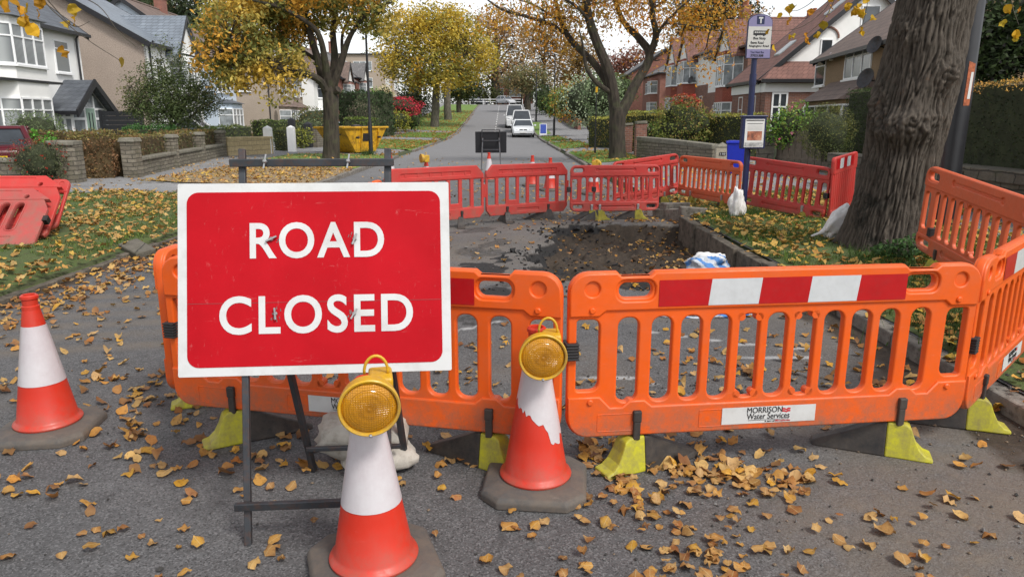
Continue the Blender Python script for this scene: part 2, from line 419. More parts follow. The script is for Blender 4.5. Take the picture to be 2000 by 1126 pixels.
def litter(objrand):
    n = N('fallen_leaf' + ('_single' if objrand else '')); K = .075 if objrand else 1.0
    if objrand:
        oi = n.n('ShaderNodeObjectInfo')
        col = n.ramp(oi.outputs['Random'], [(0, (.50, .26, .06)), (.16, (.32, .13, .035)), (.3, (.52, .32, .11)), (.45, (.24, .085, .025)), (.58, (.54, .36, .15)), (.7, (.44, .20, .04)), (.82, (.54, .30, .03)), (.92, (.13, .055, .025)), (1, (.34, .11, .03))])
    else: col = n.attr('col')
    sp = n.noise(60 * K, 5, .7); col = n.mix(n.ramp(sp, [(.50, 0), (.70, .75)]), col, (.10, .038, .014))
    if objrand:
        s3 = n.n('ShaderNodeSeparateXYZ'); n.l(n.vec, s3.inputs[0]); ax = n.math('ABSOLUTE', s3.outputs[0])
        col = n.mix(n.ramp(n.math('ADD', ax, n.math('MULTIPLY', n.noise(5, 4), .25)), [(.32, 0), (.58, .6)]), col, (.13, .05, .018)); col = n.mix(n.ramp(ax, [(.012, .55), (.035, 0)]), col, (.55, .40, .20))
    v = n.noise(9 * (.3 if objrand else 1), 3); col = n.mix(n.ramp(v, [(.35, 0), (.7, .35)]), col, (.55, .36, .14))
    n.b.inputs['Specular IOR Level'].default_value = .3
    n.bump(n.noise(120 * K, 3), .3, .002)
    n.l(col, n.b.inputs['Base Color']); n.b.inputs['Roughness'].default_value = .6
    tr = n.n('ShaderNodeBsdfTranslucent'); n.l(col, tr.inputs['Color'])
    mx = n.n('ShaderNodeMixShader'); mx.inputs[0].default_value = .15
    n.l(n.b.outputs[0], mx.inputs[1]); n.l(tr.outputs[0], mx.inputs[2]); n.l(mx.outputs[0], n.o.inputs[0]); return n.m
M['litter'] = litter(False); M['litter1'] = litter(True)

def asphalt(name, base, masks=False, light=.0):
    n = N(name)
    sp = n.vor(150, out='Color'); spn = n.n('ShaderNodeSeparateColor'); n.l(sp, spn.inputs[0])
    big = n.noise(.9, 6, .65); mid = n.noise(7, 6, .7)
    col = n.mix(n.ramp(big, [(.3, 0), (.7, 1)]), sc(base, .70), sc(base, 1.3))
    col = n.mix(n.ramp(mid, [(.4, 0), (.7, .6)]), col, sc(base, .6))
    col = n.mix(n.ramp(spn.outputs[0], [(.6, 0), (.95, .55)]), col, sc(base, 2.2))
    col = n.mix(n.ramp(spn.outputs[1], [(.72, 0), (.9, .7)]), col, sc(base, .3))
    h = n.math('ADD', n.vor(150), n.math('MULTIPLY', n.noise(300, 2), .4))
    ck_ = n.vor(1.3, 'DISTANCE_TO_EDGE', vec=n.mapv((1, .7, 1))); wob = n.noise(2.2, 6, .7)
    crk = n.math('MULTIPLY', n.ramp(n.math('ADD', ck_, n.math('MULTIPLY', n.math('SUBTRACT', wob, .5), .10)), [(.0, 1), (.012, 0)]), n.ramp(n.noise(.6, 3), [(.5, 0), (.62, .7)]))
    col = n.mix(crk, col, sc(base, .25))
    st = n.ramp(n.noise(1.7, 5, .6, n.mapv((1, .35, 1))), [(.60, 0), (.75, .55)]); col = n.mix(st, col, sc(base, .5))
    if masks:
        sy = n.n('ShaderNodeSeparateXYZ'); n.l(n.vec, sy.inputs[0]); col = n.mix(n.ramp(n.math('MULTIPLY', sy.outputs[1], .02), [(.26, 0), (.6, .62)]), col, sc(base, 2.3))  # paler up the road: cleaner tarmac, plus grazing sheen painted into the colour
        a = n.n('ShaderNodeSeparateColor'); n.l(n.attr('mask'), a.inputs[0])
        nz = n.noise(14, 7, .75)
        sand = n.math('MULTIPLY', a.outputs[2], n.ramp(n.noise(3.5, 7, .7), [(.3, .25), (.62, 1)]))
        col = n.mix(n.math('MULTIPLY', sand, .8), col, n.mix(nz, (.13, .105, .08), (.22, .18, .14)))
        soil = n.mix(n.ramp(nz, [(.3, 0), (.7, 1)]), (.020, .014, .010), (.074, .052, .034))
        col = n.mix(n.ramp(n.math('ADD', a.outputs[0], n.math('MULTIPLY', n.math('SUBTRACT', nz, .5), .5)), [(.35, 0), (.6, 1)]), col, soil)
        tar = n.mix(nz, (.006, .006, .007), (.03, .028, .027))
        col = n.mix(n.ramp(n.math('ADD', a.outputs[1], n.math('MULTIPLY', n.math('SUBTRACT', nz, .5), .6)), [(.4, 0), (.6, 1)]), col, tar)
        ck = n.ramp(n.math('ADD', n.math('ADD', n.attr('chalk', 'Fac'), -.35), n.math('MULTIPLY', n.noise(25, 5, .8), .6)), [(.5, 0), (.85, .7)])
        col = n.mix(ck, col, (.5, .5, .5))
        b0 = n.bump(nz, .9, .02); n.bump(h, .45, .003, b0)
    else: n.bump(h, .4, .003)
    return n.done(col, .82)
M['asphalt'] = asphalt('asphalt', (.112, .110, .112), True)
M['pave'] = asphalt('pavement_asphalt', (.23, .228, .23))
def ground(name, c1, c2, c3, scale=3):
    n = N(name); f = n.noise(scale, 7, .7); g = n.noise(scale * 9, 5, .7)
    col = n.mix(n.ramp(f, [(.35, 0), (.65, 1)]), c1, c2); col = n.mix(n.ramp(g, [(.45, 0), (.7, .8)]), col, c3)
    n.bump(g, .8, .03); return n.done(col, .95)
M['turf'] = ground('turf_soil', (.07, .11, .028), (.10, .14, .035), (.07, .055, .03), 2.2)
M['lawn'] = ground('lawn', (.13, .215, .04), (.16, .25, .05), (.09, .14, .03), 1.2)
M['litterground'] = ground('leaf_strewn_ground', (.26, .18, .10), (.34, .25, .16), (.12, .10, .05), 2.5)
M['earth'] = ground('garden_earth', (.05, .07, .025), (.07, .085, .03), (.05, .04, .025), .7)
# ------------------------------------------------------------------ world and light
w = bpy.data.worlds.new('World'); SC.world = w; w.use_nodes = True
wt = w.node_tree; bg = wt.nodes['Background']
sky = wt.nodes.new('ShaderNodeTexSky'); sky.sky_type = 'NISHITA'; sky.sun_disc = False
SUN_EL, SUN_AZ = R(50), R(138)
sky.sun_elevation = SUN_EL; sky.sun_rotation = SUN_AZ; sky.air_density = 1.0; sky.dust_density = 1.0; sky.ozone_density = 1.0
hs = wt.nodes.new('ShaderNodeHueSaturation'); hs.inputs['Saturation'].default_value = .17; hs.inputs['Value'].default_value = 1.42
wt.links.new(sky.outputs[0], hs.inputs['Color']); wt.links.new(hs.outputs[0], bg.inputs[0]); bg.inputs[1].default_value = .15
sl = bpy.data.lights.new('sun', 'SUN'); sl.energy = 2.7; sl.angle = R(13); sl.color = (1, .96, .9)
so = bpy.data.objects.new('sun', sl); COL.objects.link(so)
dv = Vector((math.sin(SUN_AZ) * math.cos(SUN_EL), math.cos(SUN_AZ) * math.cos(SUN_EL), math.sin(SUN_EL)))
so.rotation_euler = dv.to_track_quat('Z', 'Y').to_euler(); so.location = (0, 0, 60)
SC.view_settings.view_transform = 'Standard'; SC.view_settings.look = 'None'; SC.view_settings.exposure = 0; SC.view_settings.gamma = 1
SC.cycles.use_denoising = True
try: SC.cycles.denoiser = 'OPENIMAGEDENOISE'
except Exception: pass
SC.cycles.max_bounces = 6; SC.cycles.transparent_max_bounces = 6; SC.cycles.caustics_reflective = False; SC.cycles.caustics_refractive = False

# ------------------------------------------------------------------ ground
def sst(e0, e1, x):
    t = min(1, max(0, (x - e0) / (e1 - e0))); return t * t * (3 - 2 * t)
def hole(x, y):
    if y < 6.2 or y > 12.4 or x < -.9: return 0.0
    xl = .55 + (.35 if y > 10.8 else 0) * sst(10.8, 11.6, y) - .42 * sst(9.6, 8.4, y) + .8 * sst(7.6, 6.8, y)
    n1 = fbm(x * 1.7, y * 1.7, 3) * .35 + fbm(x * 6, y * 6, 8, 3) * .12
    n2 = fbm(x * 1.4, y * 1.4, 13) * .25
    a = sst(-.12, .22, x - xl + n1); b = sst(-.1, .12, 11.2 - y + n2 * .8); c = sst(-.25, .5, y - 7.0 + n2)
    return a * b * c
def sheet(name, ys, qs, zf, mat, attr=None, centre=xc):
    ny, nq = len(ys), len(qs); vs = []; mk = []; ck = []
    for y in ys:
        c = centre(y)
        for q in qs:
            qq = q(y) if callable(q) else q
            x = c + qq; vs.append((x, y, zf(x, y, qq)))
            if attr: m4 = attr(x, y, qq); mk.append(m4[:3]); ck.append(m4[3])
    fs = [(i * nq + j, i * nq + j + 1, (i + 1) * nq + j + 1, (i + 1) * nq + j) for i in range(ny - 1) for j in range(nq - 1)]
    me = bpy.data.meshes.new(name); me.from_pydata(vs, [], fs); me.update()
    if attr:
        at = me.attributes.new('mask', 'FLOAT_COLOR', 'POINT'); cc = np.ones((len(vs), 4), np.float32); cc[:, :3] = mk; at.data.foreach_set('color', cc.ravel())
        at = me.attributes.new('chalk', 'FLOAT', 'POINT'); at.data.foreach_set('value', np.array(ck, np.float32))
    o = link(name, me, mat, None, True); o['kind'] = 'structure'; return o
def fr(a, b, s): return list(np.arange(a, b, s))
def segd(x, y, a, b):
    ax, ay, bx, by = *a, *b; t = max(0, min(1, ((x - ax) * (bx - ax) + (y - ay) * (by - ay)) / ((bx - ax) ** 2 + (by - ay) ** 2)))
    return math.hypot(x - ax - t * (bx - ax), y - ay - t * (by - ay))
CHALK = [((.25, 4.35), (.75, 4.3)), ((.75, 4.3), (1.15, 3.95)), ((.95, 5.35), (1.7, 5.0)), ((1.7, 5.0), (2.2, 4.85)), ((1.2, 4.75), (2.1, 4.7)), ((.9, 6.1), (1.5, 5.75)), ((1.5, 4.0), (2.3, 3.85)), ((-.95, 3.6), (-.5, 4.1)), ((-.6, 5.2), (-.1, 5.6))]
def road_attr(x, y, q):
    h = hole(x, y)
    soil = sst(.04, .3, h)
    edge = max(0, 1 - abs(h - .35) / .38) if h > .02 else 0
    tar = edge * (1 if x < 1.35 else .25) * sst(6.6, 7.6, y)
    if -.6 < x < 1.9 and 6.3 < y < 9: tar = max(tar, sst(.05, .35, fbm(x * 1.3, y * 1.3, 21) + .15 - .25 * abs(x - .6)) * .75)
    # dug dirt and dust: lower right corner, round the hole, tyre-smeared sand on the left
    sand = sst(.5, 1.9, x + .45 * (2.9 - y) + .5 * fbm(x * 1.2, y * 1.2, 40)) * sst(6.0, 3.2, y)
    sand = max(sand, sst(.1, .5, fbm(x * .55, y * .55, 51)) * .5 * sst(8, 4, y))
    sand = max(sand, sst(1.2, 2.6, x) * sst(3.4, 4.6, y) * .75 * sst(7.5, 6.2, y))
    sand = max(sand, sst(2.0, .2, min(abs(y - 12.2), abs(x - .2) + max(0, 7.2 - y))) * .6 * (7 < y < 15) )
    for k in range(6):
        a = (-4.6 + .1 * k, 4.6 + .36 * k); b = (-1.6, 5.2 + .30 * k)
        sand = max(sand, .85 * sst(.16, .02, segd(x, y, a, b)))
    if -2 < x and 5.5 < y < 13.5: sand = max(sand, .85 * sst(-.05, .25, fbm(x * .9, y * .9, 33))); tar = max(tar, .5 * sst(.22, .4, fbm(x * 1.6, y * 1.1, 71)) * (x < 1))
    gut = x - (xc(y) - HW)
    if y < 19: soil = max(soil, sst(.42, .05, gut + .15 * fbm(x * 3, y * 1.5, 61)) * .9)
    gut = xc(y) + HW - x
    if y < 8: soil = max(soil, sst(.6, .05, gut + .25 * fbm(x * 3, y * 1.5, 62)) * .85)
    ck = 0
    if 3.2 < y < 7:
        for a, b in CHALK: ck = max(ck, sst(.07, .012, segd(x, y, a, b)))
    return (soil, tar, sand, ck)
def road_z(x, y, q):
    z = rz(y)
    h = hole(x, y)
    if h > 0: z += -.30 * h + (fbm(x * 4, y * 4, 2) * .09 + fbm(x * 11, y * 11, 5, 2) * .05 + abs(fbm(x * 20, y * 20, 8, 2)) * .03) * h + .07 * max(0, 1 - abs(h - .12) / .12) * (fbm(x * 7, y * 7, 9) * .6 + .35)
    return z + (.018 * max(0, fbm(x * 9, y * 9, 14)) * sst(.15, .4, fbm(x * .9, y * .9, 33)) if (-1.2 < x and 5.8 < y < 12.4) else 0) - .004 * fbm(x, y, 1)
ys = fr(-3, 2, .5) + fr(2, 6.2, .1) + fr(6.2, 12.5, .035) + fr(12.5, 30, .5) + fr(30, 134, 2) + [134]
qs = fr(-HW, .3, .3) + fr(.3, HW, .042) + [HW]
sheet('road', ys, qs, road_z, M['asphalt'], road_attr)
side_ys = fr(-4, 45, .5) + fr(45, 134, 2) + [134]
sheet('pavement', side_ys, [-12.6, -11, -9, -7.5, -6, -5, -4.5, -4.3, -4.1, -3.9, -HW - .02], lambda x, y, q: gz(x, y) - .004 * fbm(x, y, 1) - .10 * sst(.75, .25, -q - HW), M['pave'])
sheet('pavement', side_ys, [HW + .13, 4.3, 5, 6, 7, 8, 9.2], lambda x, y, q: gz(x, y), M['pave'])
def land_z(x, y, q):
    if abs(q) <= HW + .03: return rz(y) - .75
    far = max(0, abs(q) - 40)
    return gz(x, y) - .05 - .03 * min(far, 40) * (q > 0) + .05 * min(far, 60) * (q < 0)
lq = [-900, -400, -200, -120, -80, -55, -40, -30, -20, -14, -12, -8, -5, -HW - .1, -HW - .02, 0, HW + .02, HW + .1, 5, 8, 9, 12, 16, 22, 30, 40, 55, 80, 120, 200, 400, 900]
sheet('ground', [-40, -10] + fr(-4, 160, 4) + [170, 200, 300, 500, 900], lq, land_z, M['earth'], centre=lambda y: xc(min(y, 140)))
sheet('road', [134, 138, 142, 148], [-120, -60, -20, -8, 0, 8, 20, 60, 120], lambda x, y, q: rz(y) + .012, M['pave'], centre=lambda y: -2.3)
# kerbs: single stones laid in a line
def kerb(side, runs):
    mb = MB(); rr = random.Random(5 + side); dirty = []
    for y0, y1 in runs:
        y = y0
        while y < y1:
            L = rr.uniform(.75, 1.0) if y < 40 else 3.0
            e = min(y + L, y1) - .012
            q0 = side * HW; q1 = side * (HW + .14)
            j = rr.uniform(-.012, .012) if y < 40 else 0; t = rr.uniform(-.012, .01) if y < 40 else 0
            if side > 0 and 6.8 < y < 12.5: j += rr.uniform(-.05, .03); t += rr.uniform(-.03, .015)
            t -= .072 if (side < 0 and y < 17) else 0
            low = .42 if (side > 0 and 5.5 < y < 13) else .2
            P = []
            for zz in (-low, .108 + t):
                for q, yy in ((q0 + j, y), (q1 + j, y), (q1 + j, e), (q0 + j, e)):
                    P.append((xc(yy) + q + rr.uniform(-.004, .004), yy, rz(yy) + zz + rr.uniform(-.006, .006)))
            if side < 0: P = [P[1], P[0], P[3], P[2], P[5], P[4], P[7], P[6]]
            mb.hexa(P, 1 if (side > 0 and 5.5 < y < 13.2) or (side < 0 and y < 17) else 0); y += L
    o = mb.build('kerb', [M['kerb'], M['kerb_dirty']]); bev(o, .014); o['kind'] = 'structure'
kerb(-1, [(-3, 14.4), (16.4, 30.8), (36.2, 52), (57, 66.5), (70, 132)])
kerb(1, [(-3, 14.2), (25, 33.2), (37, 47), (49, 60), (63, 84), (88, 132)])
kerb(-1, [(16.4, 18.4), (30.8, 36.2)]) if False else None

# verges: raised grass patches with rounded ends
VERGES = []
def verge(side, qa, qb, y0, y1, mat, end=1.2, step=.25, lift=.03):
    VERGES.append((side, qa, qb, y0, y1, end))
    def lim(y):
        k = 1.0
        if y < y0 + end: k = math.sqrt(max(0, 1 - ((y0 + end - y) / end) ** 2))
        if y > y1 - end: k = math.sqrt(max(0, 1 - ((y - y1 + end) / end) ** 2))
        return k
    n = 14
    qs = [(lambda y, t=t: side * (qa + (qb + .12 * fbm(y * .9, qb, 4) - qa) * (t * (.15 + .85 * lim(y))))) for t in np.linspace(0, 1, n)]
    if side < 0: qs = qs[::-1]
    def z(x, y, q):
        e = min(abs(abs(q) - qa), abs(abs(q) - qb), y - y0 + .05, y1 - y + .05)
        return gz(x, y) + .012 - .088 * (1 - sst(0, .30, abs(abs(q) - qa))) * (side < 0) + lift * sst(0, .5, e) + .025 * fbm(x * 2.5, y * 2.5, 6) * sst(0, .4, e)
    return sheet('verge', fr(y0, y1, step) + [y1], qs, z, M[mat])
verge(-1, HW + .08, 8.1, -3, 14.4, 'turf')
verge(-1, HW + .08, 7.6, 16.4, 22.6, 'litterground', .8)
verge(-1, HW + .08, 7.9, 22.7, 30.6, 'lawn', .8)
verge(-1, HW + .14, 8.0, 36.4, 51, 'lawn', 3, .5)
verge(-1, HW + .14, 7.8, 57, 66.5, 'lawn', 2, .5)
verge(-1, HW + .14, 9.5, 70, 131, 'lawn', 2, 1, .02)
verge(1, HW + .14, 6.6, -3, 14.4, 'turf')
verge(1, HW + .14, 5.9, 25.0, 33.2, 'lawn', 2)
verge(1, HW + .14, 5.6, 37, 47, 'lawn', 3, .5)
verge(1, HW + .14, 5.3, 49, 60, 'lawn', 2, .5)
verge(1, HW + .14, 5.0, 63, 84, 'lawn', 2, .5)
def vz(x, y):
    for side, qa, qb, y0, y1, e in VERGES:
        q = (x - xc(y)) * side
        if qa < q < qb and y0 < y < y1: return gz(x, y) + .03
    return gz(x, y)

# centre line dashes up the hill
mb = MB()
y = 44.0
while y < 130:
    x = xc(y) - .05; p = [(x - .055, y), (x + .055, y), (xc(y + 2) + .005, y + 2), (xc(y + 2) - .105, y + 2)]
    mb.add([(a, b, rz(b) + .014) for a, b in p], [(0, 1, 2, 3)]); y += 4.2
mb.build('road_marking', simple('road_paint', (.62, .62, .6), .6, var=.15, dirt=(.2, .2, .2, .4)))['kind'] = 'structure'
# ------------------------------------------------------------------ plastic barriers
def bone(cx, cy, L, r=.026, t=.010):
    out = []
    a0 = math.asin(t / r)
    for k in range(11):
        a = a0 + (2 * PI - 2 * a0) * k / 10; out.append((cx - L / 2 + r * math.cos(a), cy + r * math.sin(a)))
    b = []
    for k in range(11):
        a = PI + a0 + (2 * PI - 2 * a0) * k / 10; b.append((cx + L / 2 + r * math.cos(a), cy + r * math.sin(a)))
    return out + b
def panel_A():
    W, H = 1.95, .775; mb = MB()
    top = lambda in_=0: [(W - in_, H - .1)] + [(W - .09 + (.09 - in_) * math.cos(R(a)), H - .09 + (.09 - in_) * math.sin(R(a))) for a in range(15, 91, 15)] + \
        [(W - .215, H - in_), (W - .235, H - .022), (W - .365, H - .022), (W - .385, H - in_), (.385, H - in_), (.365, H - .022), (.235, H - .022), (.215, H - in_)] + \
        [(.09 + (.09 - in_) * math.cos(R(a)), H - .09 + (.09 - in_) * math.sin(R(a))) for a in range(90, 166, 15)] + [(in_, H - .1)]
    bot = [(.1 + .1 * math.cos(R(a)), .1 + .1 * math.sin(R(a))) for a in range(180, 271, 15)] + [(W - .1 + .1 * math.cos(R(a)), .1 + .1 * math.sin(R(a))) for a in range(270, 361, 15)]
    offs = [0, .135, .272, .408, .545, .70]; holes = []
    for o in offs:
        for s in ((1,) if o == 0 else (1, -1)):
            c = W / 2 + s * o; holes.append(rrect(c - .048, .165, c + .048, .565, .042))
    for c in (.092, W - .092): holes.append(rrect(c - .052, .225, c + .052, .56, (.015, .04, .035, .015) if c < 1 else (.04, .015, .015, .035)))
    hand = [rrect(.225, .655, .375, .725, .033), rrect(W - .375, .655, W - .225, .725, .033)]
    mb.mesh(plate([top() + bot] + holes + hand, .04, .008))
    # thicker bands above and below the bars
    tb = top(.004) + [(.004, .575), (.14, .575), (.17, .60), (W - .17, .60), (W - .14, .575), (W - .004, .575)]
    hand2 = [rrect(.212, .642, .388, .738, .04), rrect(W - .388, .642, W - .212, .738, .04)]
    mb.mesh(plate([tb] + hand2 + [circ(.105, .70, .033, 20), circ(W - .105, .70, .033, 20)], .062, .008))
    clips = (.325, W - .325)
    lo = [(.1 + .096 * math.cos(R(a)), .1 + .096 * math.sin(R(a))) for a in range(180, 271, 15)] + [(W - .1 + .096 * math.cos(R(a)), .1 + .096 * math.sin(R(a))) for a in range(270, 361, 15)]
    lo += [(W - .004, .20), (W - .15, .20), (W - .2, .145)]
    for c in clips[::-1]: lo += [(c + .07, .145), (c + .035, .175), (c - .035, .175), (c - .07, .145)]
    lo += [(.2, .145), (.15, .20), (.004, .20)]
    mb.mesh(plate([lo], .062, .008))
    for x in (.14, .62): mb.mesh(plate([rrect(x, .028, x + .17, .115, .006), rrect(x + .004, .032, x + .166, .111, .005)], .066, .001))
    for x, y in ((.105, .605), (W - .105, .605), (.105, .175), (W - .105, .175)):
        mb.lathe([(.014, 0), (.014, .036), (.010, .040)], 12, 0, Matrix.Translation((x, y, 0)))
    # moulded latch bumps beside the middle bars
    for c, yy in ((.883, .55), (.797, .552), (1.067, .55), (1.153, .552), (.883, .182), (.797, .178), (1.067, .182), (1.153, .178)):
        mb.lathe([(.019, -.02), (.019, .02)], 12, 0, Matrix.Translation((c, yy, 0)))
    return mb, W, H, clips
def panel_B():
    W, H = 1.5, .74; mb = MB()
    out = rrect(0, 0, W, H, .095, 8); holes = []
    n = 10
    for i in range(n):
        c = .225 + (W - .45) * i / (n - 1); holes.append(rrect(c - .038, .17, c + .038, .545, .034))
    for s in (0, 1):
        f = lambda a: (W - a) if s else a
        x0, x1 = sorted((f(.032), f(.118))); holes.append(rrect(x0, .20, x1, .52, .03))
        x0, x1 = sorted((f(.05), f(.21))); holes.append(rrect(x0, .625, x1, .69, .03)); holes.append(rrect(x0, .05, x1, .105, .025))
    mb.mesh(plate([out] + holes, .038, .008))
    for y0, y1 in ((.565, H - .004), (.004, .15)):
        o2 = rrect(.004, y0, W - .004, y1, (.02, .02, .09, .09) if y0 > .3 else (.09, .09, .02, .02), 8)
        hh = [rrect(.04, y0 + .05, .222, y0 + .135, .036), rrect(W - .222, y0 + .05, W - .04, y0 + .135, .036)] if y0 > .3 else [rrect(.04, .04, .222, .117, .03), rrect(W - .222, .04, W - .04, .117, .03)]
        hh += [bone(W / 2, y0 + (.10 if y0 > .3 else .075), .62)]
        mb.mesh(plate([o2] + hh, .062, .008))
    for i in (3, 4, 5):
        c = .225 + (W - .45) * (i + .5) / (n - 1); mb.lathe([(.024, -.024), (.024, .024)], 12, 0, Matrix.Translation((c, .53 if i != 4 else .19, 0)))
    return mb, W, H, (.36, W - .36)
def panel_C():
    W, H = 1.5, .79; mb = MB()
    out = [(.07, 0), (W - .07, 0), (W, .09), (W, H - .13), (W - .11, H), (.11, H), (0, H - .13), (0, .09)]
    ins = [(.074, .004), (W - .074, .004), (W - .004, .092), (W - .004, .155), (.004, .155), (.004, .092)]
    tin = [(W - .004, H - .19), (W - .004, H - .132), (W - .112, H - .004), (.112, H - .004), (.004, H - .132), (.004, H - .19)]
    holes = []; n = 8
    for i in range(n):
        c = .10 + (W - .2) * i / (n - 1); y0 = .235 if i in (2, 5) else .17
        holes.append(rrect(c - .066, y0, c + .066, .585, .014))
    mb.mesh(plate([out] + holes, .036, .007))
    mb.mesh(plate([ins, rrect(.55, .055, .95, .10, .01)], .056, .006)); mb.mesh(plate([tin, rrect(.22, .655, W - .22, .71, .012)], .056, .006))
    for i in range(6): mb.box((.3 + i * .18, .683, 0), (.03, .05, .05))
    for x in (-.012, W + .012): mb.lathe([(.02, .3), (.02, .5)], 10, 0, Matrix.Translation((x, 0, 0)) @ Matrix.Rotation(R(-90), 4, 'X'))
    return mb, W, H, (.37, W - .37)
def panel_D():
    W, H = 1.15, .92; mb = MB()
    holes = [rrect(.02 + .09 * i, .2, .045 + .09 * i, .62, .01) for i in (0, 12)]
    mb.mesh(plate([rrect(0, 0, W, H, .07)], .03, .007))
    mb.mesh(plate([rrect(.004, .68, W - .004, H - .004, (.02, .02, .06, .06))], .052, .008)); mb.mesh(plate([rrect(.004, .004, W - .004, .17, (.06, .06, .02, .02))], .052, .008))
    for i in range(11): mb.mesh(plate([rrect(.06 + .096 * i, .16, .115 + .096 * i, .69, .012)], .05, .01))
    return mb, W, H, (.25, W - .25)
def panel_E():
    W, H = 1.9, .98; mb = MB()
    out = [(.03, 0), (W - .03, 0), (W, .05), (W - .02, .62), (W - .16, H - .1), (W - .3, H), (.3, H), (.16, H - .1), (.02, .62), (0, .05)]
    holes = [rrect(c - .055, .27, c + .055, .72, .05) for c in (.36, .53, .70, .95, 1.20, 1.37, 1.54)] + [circ(.33, .83, .03), circ(W - .33, .83, .03)]
    mb.mesh(plate([out] + holes, .05, .008))
    lo = [(.035, .004), (W - .035, .004), (W - .006, .05), (W - .012, .20), (.012, .20), (.006, .05)]
    mb.mesh(plate([lo, rrect(.3, .04, W - .3, .16, .01)], .066, .006))
    mb.mesh(plate([[(.04, .78), (W - .04, .78), (W - .16, H - .103), (W - .303, H - .004), (.303, H - .004), (.16, H - .103)], rrect(.42, .82, W - .42, .94, .01), circ(.33, .83, .033), circ(W - .33, .83, .033)], .066, .006))
    for c in (.36, .53, .70, .95, 1.20, 1.37, 1.54):
        mb.mesh(plate([rrect(c - .072, .25, c + .072, .74, .065), rrect(c - .056, .266, c + .056, .724, .05)], .07, .006))
    return mb, W, H, (.4, W - .4)

def foot_part(parent, x, z0, yaw, peg_h=.30, toe='yellow', scale=1.0):
    """rubber foot with its tail behind; turned about its peg; stands z0 below the panel's own zero"""
    T = Matrix.Translation((x, 0, z0)) @ Matrix.Rotation(yaw, 4, 'Z')
    mb = MB()
    st = [(-.175, .018, .062, .058), (-.14, .03, .064, .054), (-.11, .06, .064, .05), (-.088, .105, .063, .045), (-.07, .155, .062, .04), (-.045, .172, .06, .038), (.035, .172, .06, .038)]
    s2 = [(.035, .172, .06, .038), (.07, .165, .059, .036), (.20, .10, .055, .034), (.33, .038, .05, .03), (.365, .02, .046, .03)]
    for k, (sts, m) in enumerate(((st, 0), (s2, 1))):
        vs = []
        for s, h, wb, wt_ in sts: vs += [(-wb, s, 0), (wb, s, 0), (wt_, s, h), (-wt_, s, h)]
        vs = [(a * scale, b * scale, c * scale) for a, b, c in vs]
        fs = [(0, 1, 2, 3)]
        for i in range(len(sts) - 1):
            b = i * 4; fs += [(b, b + 4, b + 5, b + 1), (b + 1, b + 5, b + 6, b + 2), (b + 2, b + 6, b + 7, b + 3), (b + 3, b + 7, b + 4, b)]
        e = (len(sts) - 1) * 4; fs.append((e + 3, e + 2, e + 1, e)); mb.add(vs, fs, m, T)
    f = bev(mb.build('foot', [M[toe], M['black']], parent), .007, 2, 30)
    p = MB(); p.box((x, -.036, z0 + (.165 + peg_h - .06) / 2), (.034, .022, peg_h - .06 - .165 + .01)); p.box((x, -.037, z0 + peg_h - .03), (.04, .026, .056)); p.box((x, 0, z0 + .185), (.036, .03, .05))
    bev(p.build('peg', M['black'] if toe == 'yellow' or toe == 'black' else M['galv'], f), .006)
    return f
def strip_part(parent, x0, x1, z0, z1, n, y, first='r', slant=.012):
    mb = MB()
    for i in range(n):
        a, b = x0 + (x1 - x0) * i / n, x0 + (x1 - x0) * (i + 1) / n
        sa = slant if i else 0; sb = slant if i < n - 1 else 0
        m = (i % 2) ^ (0 if first == 'r' else 1)
        mb.add([(a - sa / 2, y, z0), (b - sb / 2, y, z0), (b + sb / 2, y, z1), (a + sa / 2, y, z1)], [(0, 1, 2, 3)], m)
    return mb.build('reflective_strip', [M['rred'], M['rwhite']], parent)
def sticker_part(parent, x0, x1, z0, z1, y):
    mb = MB(); mb.add([(x0, y, z0), (x1, y, z0), (x1, y, z1), (x0, y, z1)], [(0, 1, 2, 3)])
    s = mb.build('sticker', M['white'], parent); cx = x0 + (x1 - x0) * .5
    h = z1 - z0
    t = MB(); yy = y - .0016
    t.mesh(text_mesh('MORRISON', .172, .028, -.004), 0, UPRIGHT(cx - .022, yy, z0 + h * .80))
    t.mesh(text_mesh('Water Services', .21, .029, -.004), 0, UPRIGHT(cx - .003, yy, z0 + h * .43))
    t.box((cx, yy, z0 + h * .20), (.20, .001, .0012), 0)
    t.mesh(text_mesh('A part of', .05, .009, .0), 0, UPRIGHT(cx + .005, yy, z0 + h * .1)); t.mesh(text_mesh('MGroupServices', .075, .010, .004), 1, UPRIGHT(cx + .07, yy, z0 + h * .1))
    for k in range(2):                          # the red mark: two waves
        z = z0 + h * (.86 - .13 * k); x = cx + .064
        pts = [(x, z), (x + .012, z), (x + .019, z - .006), (x + .026, z), (x + .040, z), (x + .040, z - .008), (x + .028, z - .008), (x + .021, z - .013), (x + .014, z - .008), (x, z - .008)]
        t.add([(a, yy, b) for a, b in pts], [list(range(10))[::-1]], 1)
    t.build('lettering', [M['ink'], M['redink']], s); return s
def clip_part(parent, x, z, wide=.06):
    mb = MB()
    for k in range(6): mb.box((x, 0, z - .036 + k * .0135), (wide, .085, .010))
    mb.box((x, 0, z - .002), (wide * .86, .078, .078)); return bev(mb.build('connector', M['black'], parent), .003)
PAN = {}
def panel_of(kind):
    if kind not in PAN:
        mb, W, H, clips = {'A': panel_A, 'B': panel_B, 'C': panel_C, 'D': panel_D, 'E': panel_E}[kind]()
        me = bpy.data.meshes.new('panel')
        me.from_pydata([(x - W / 2, -z, y) for x, y, z in mb.v], [], mb.f); me.update(); me.shade_smooth()
        try: me.set_sharp_from_angle(angle=R(35))
        except Exception: pass
        PAN[kind] = (me, W, H, clips)
    return PAN[kind]
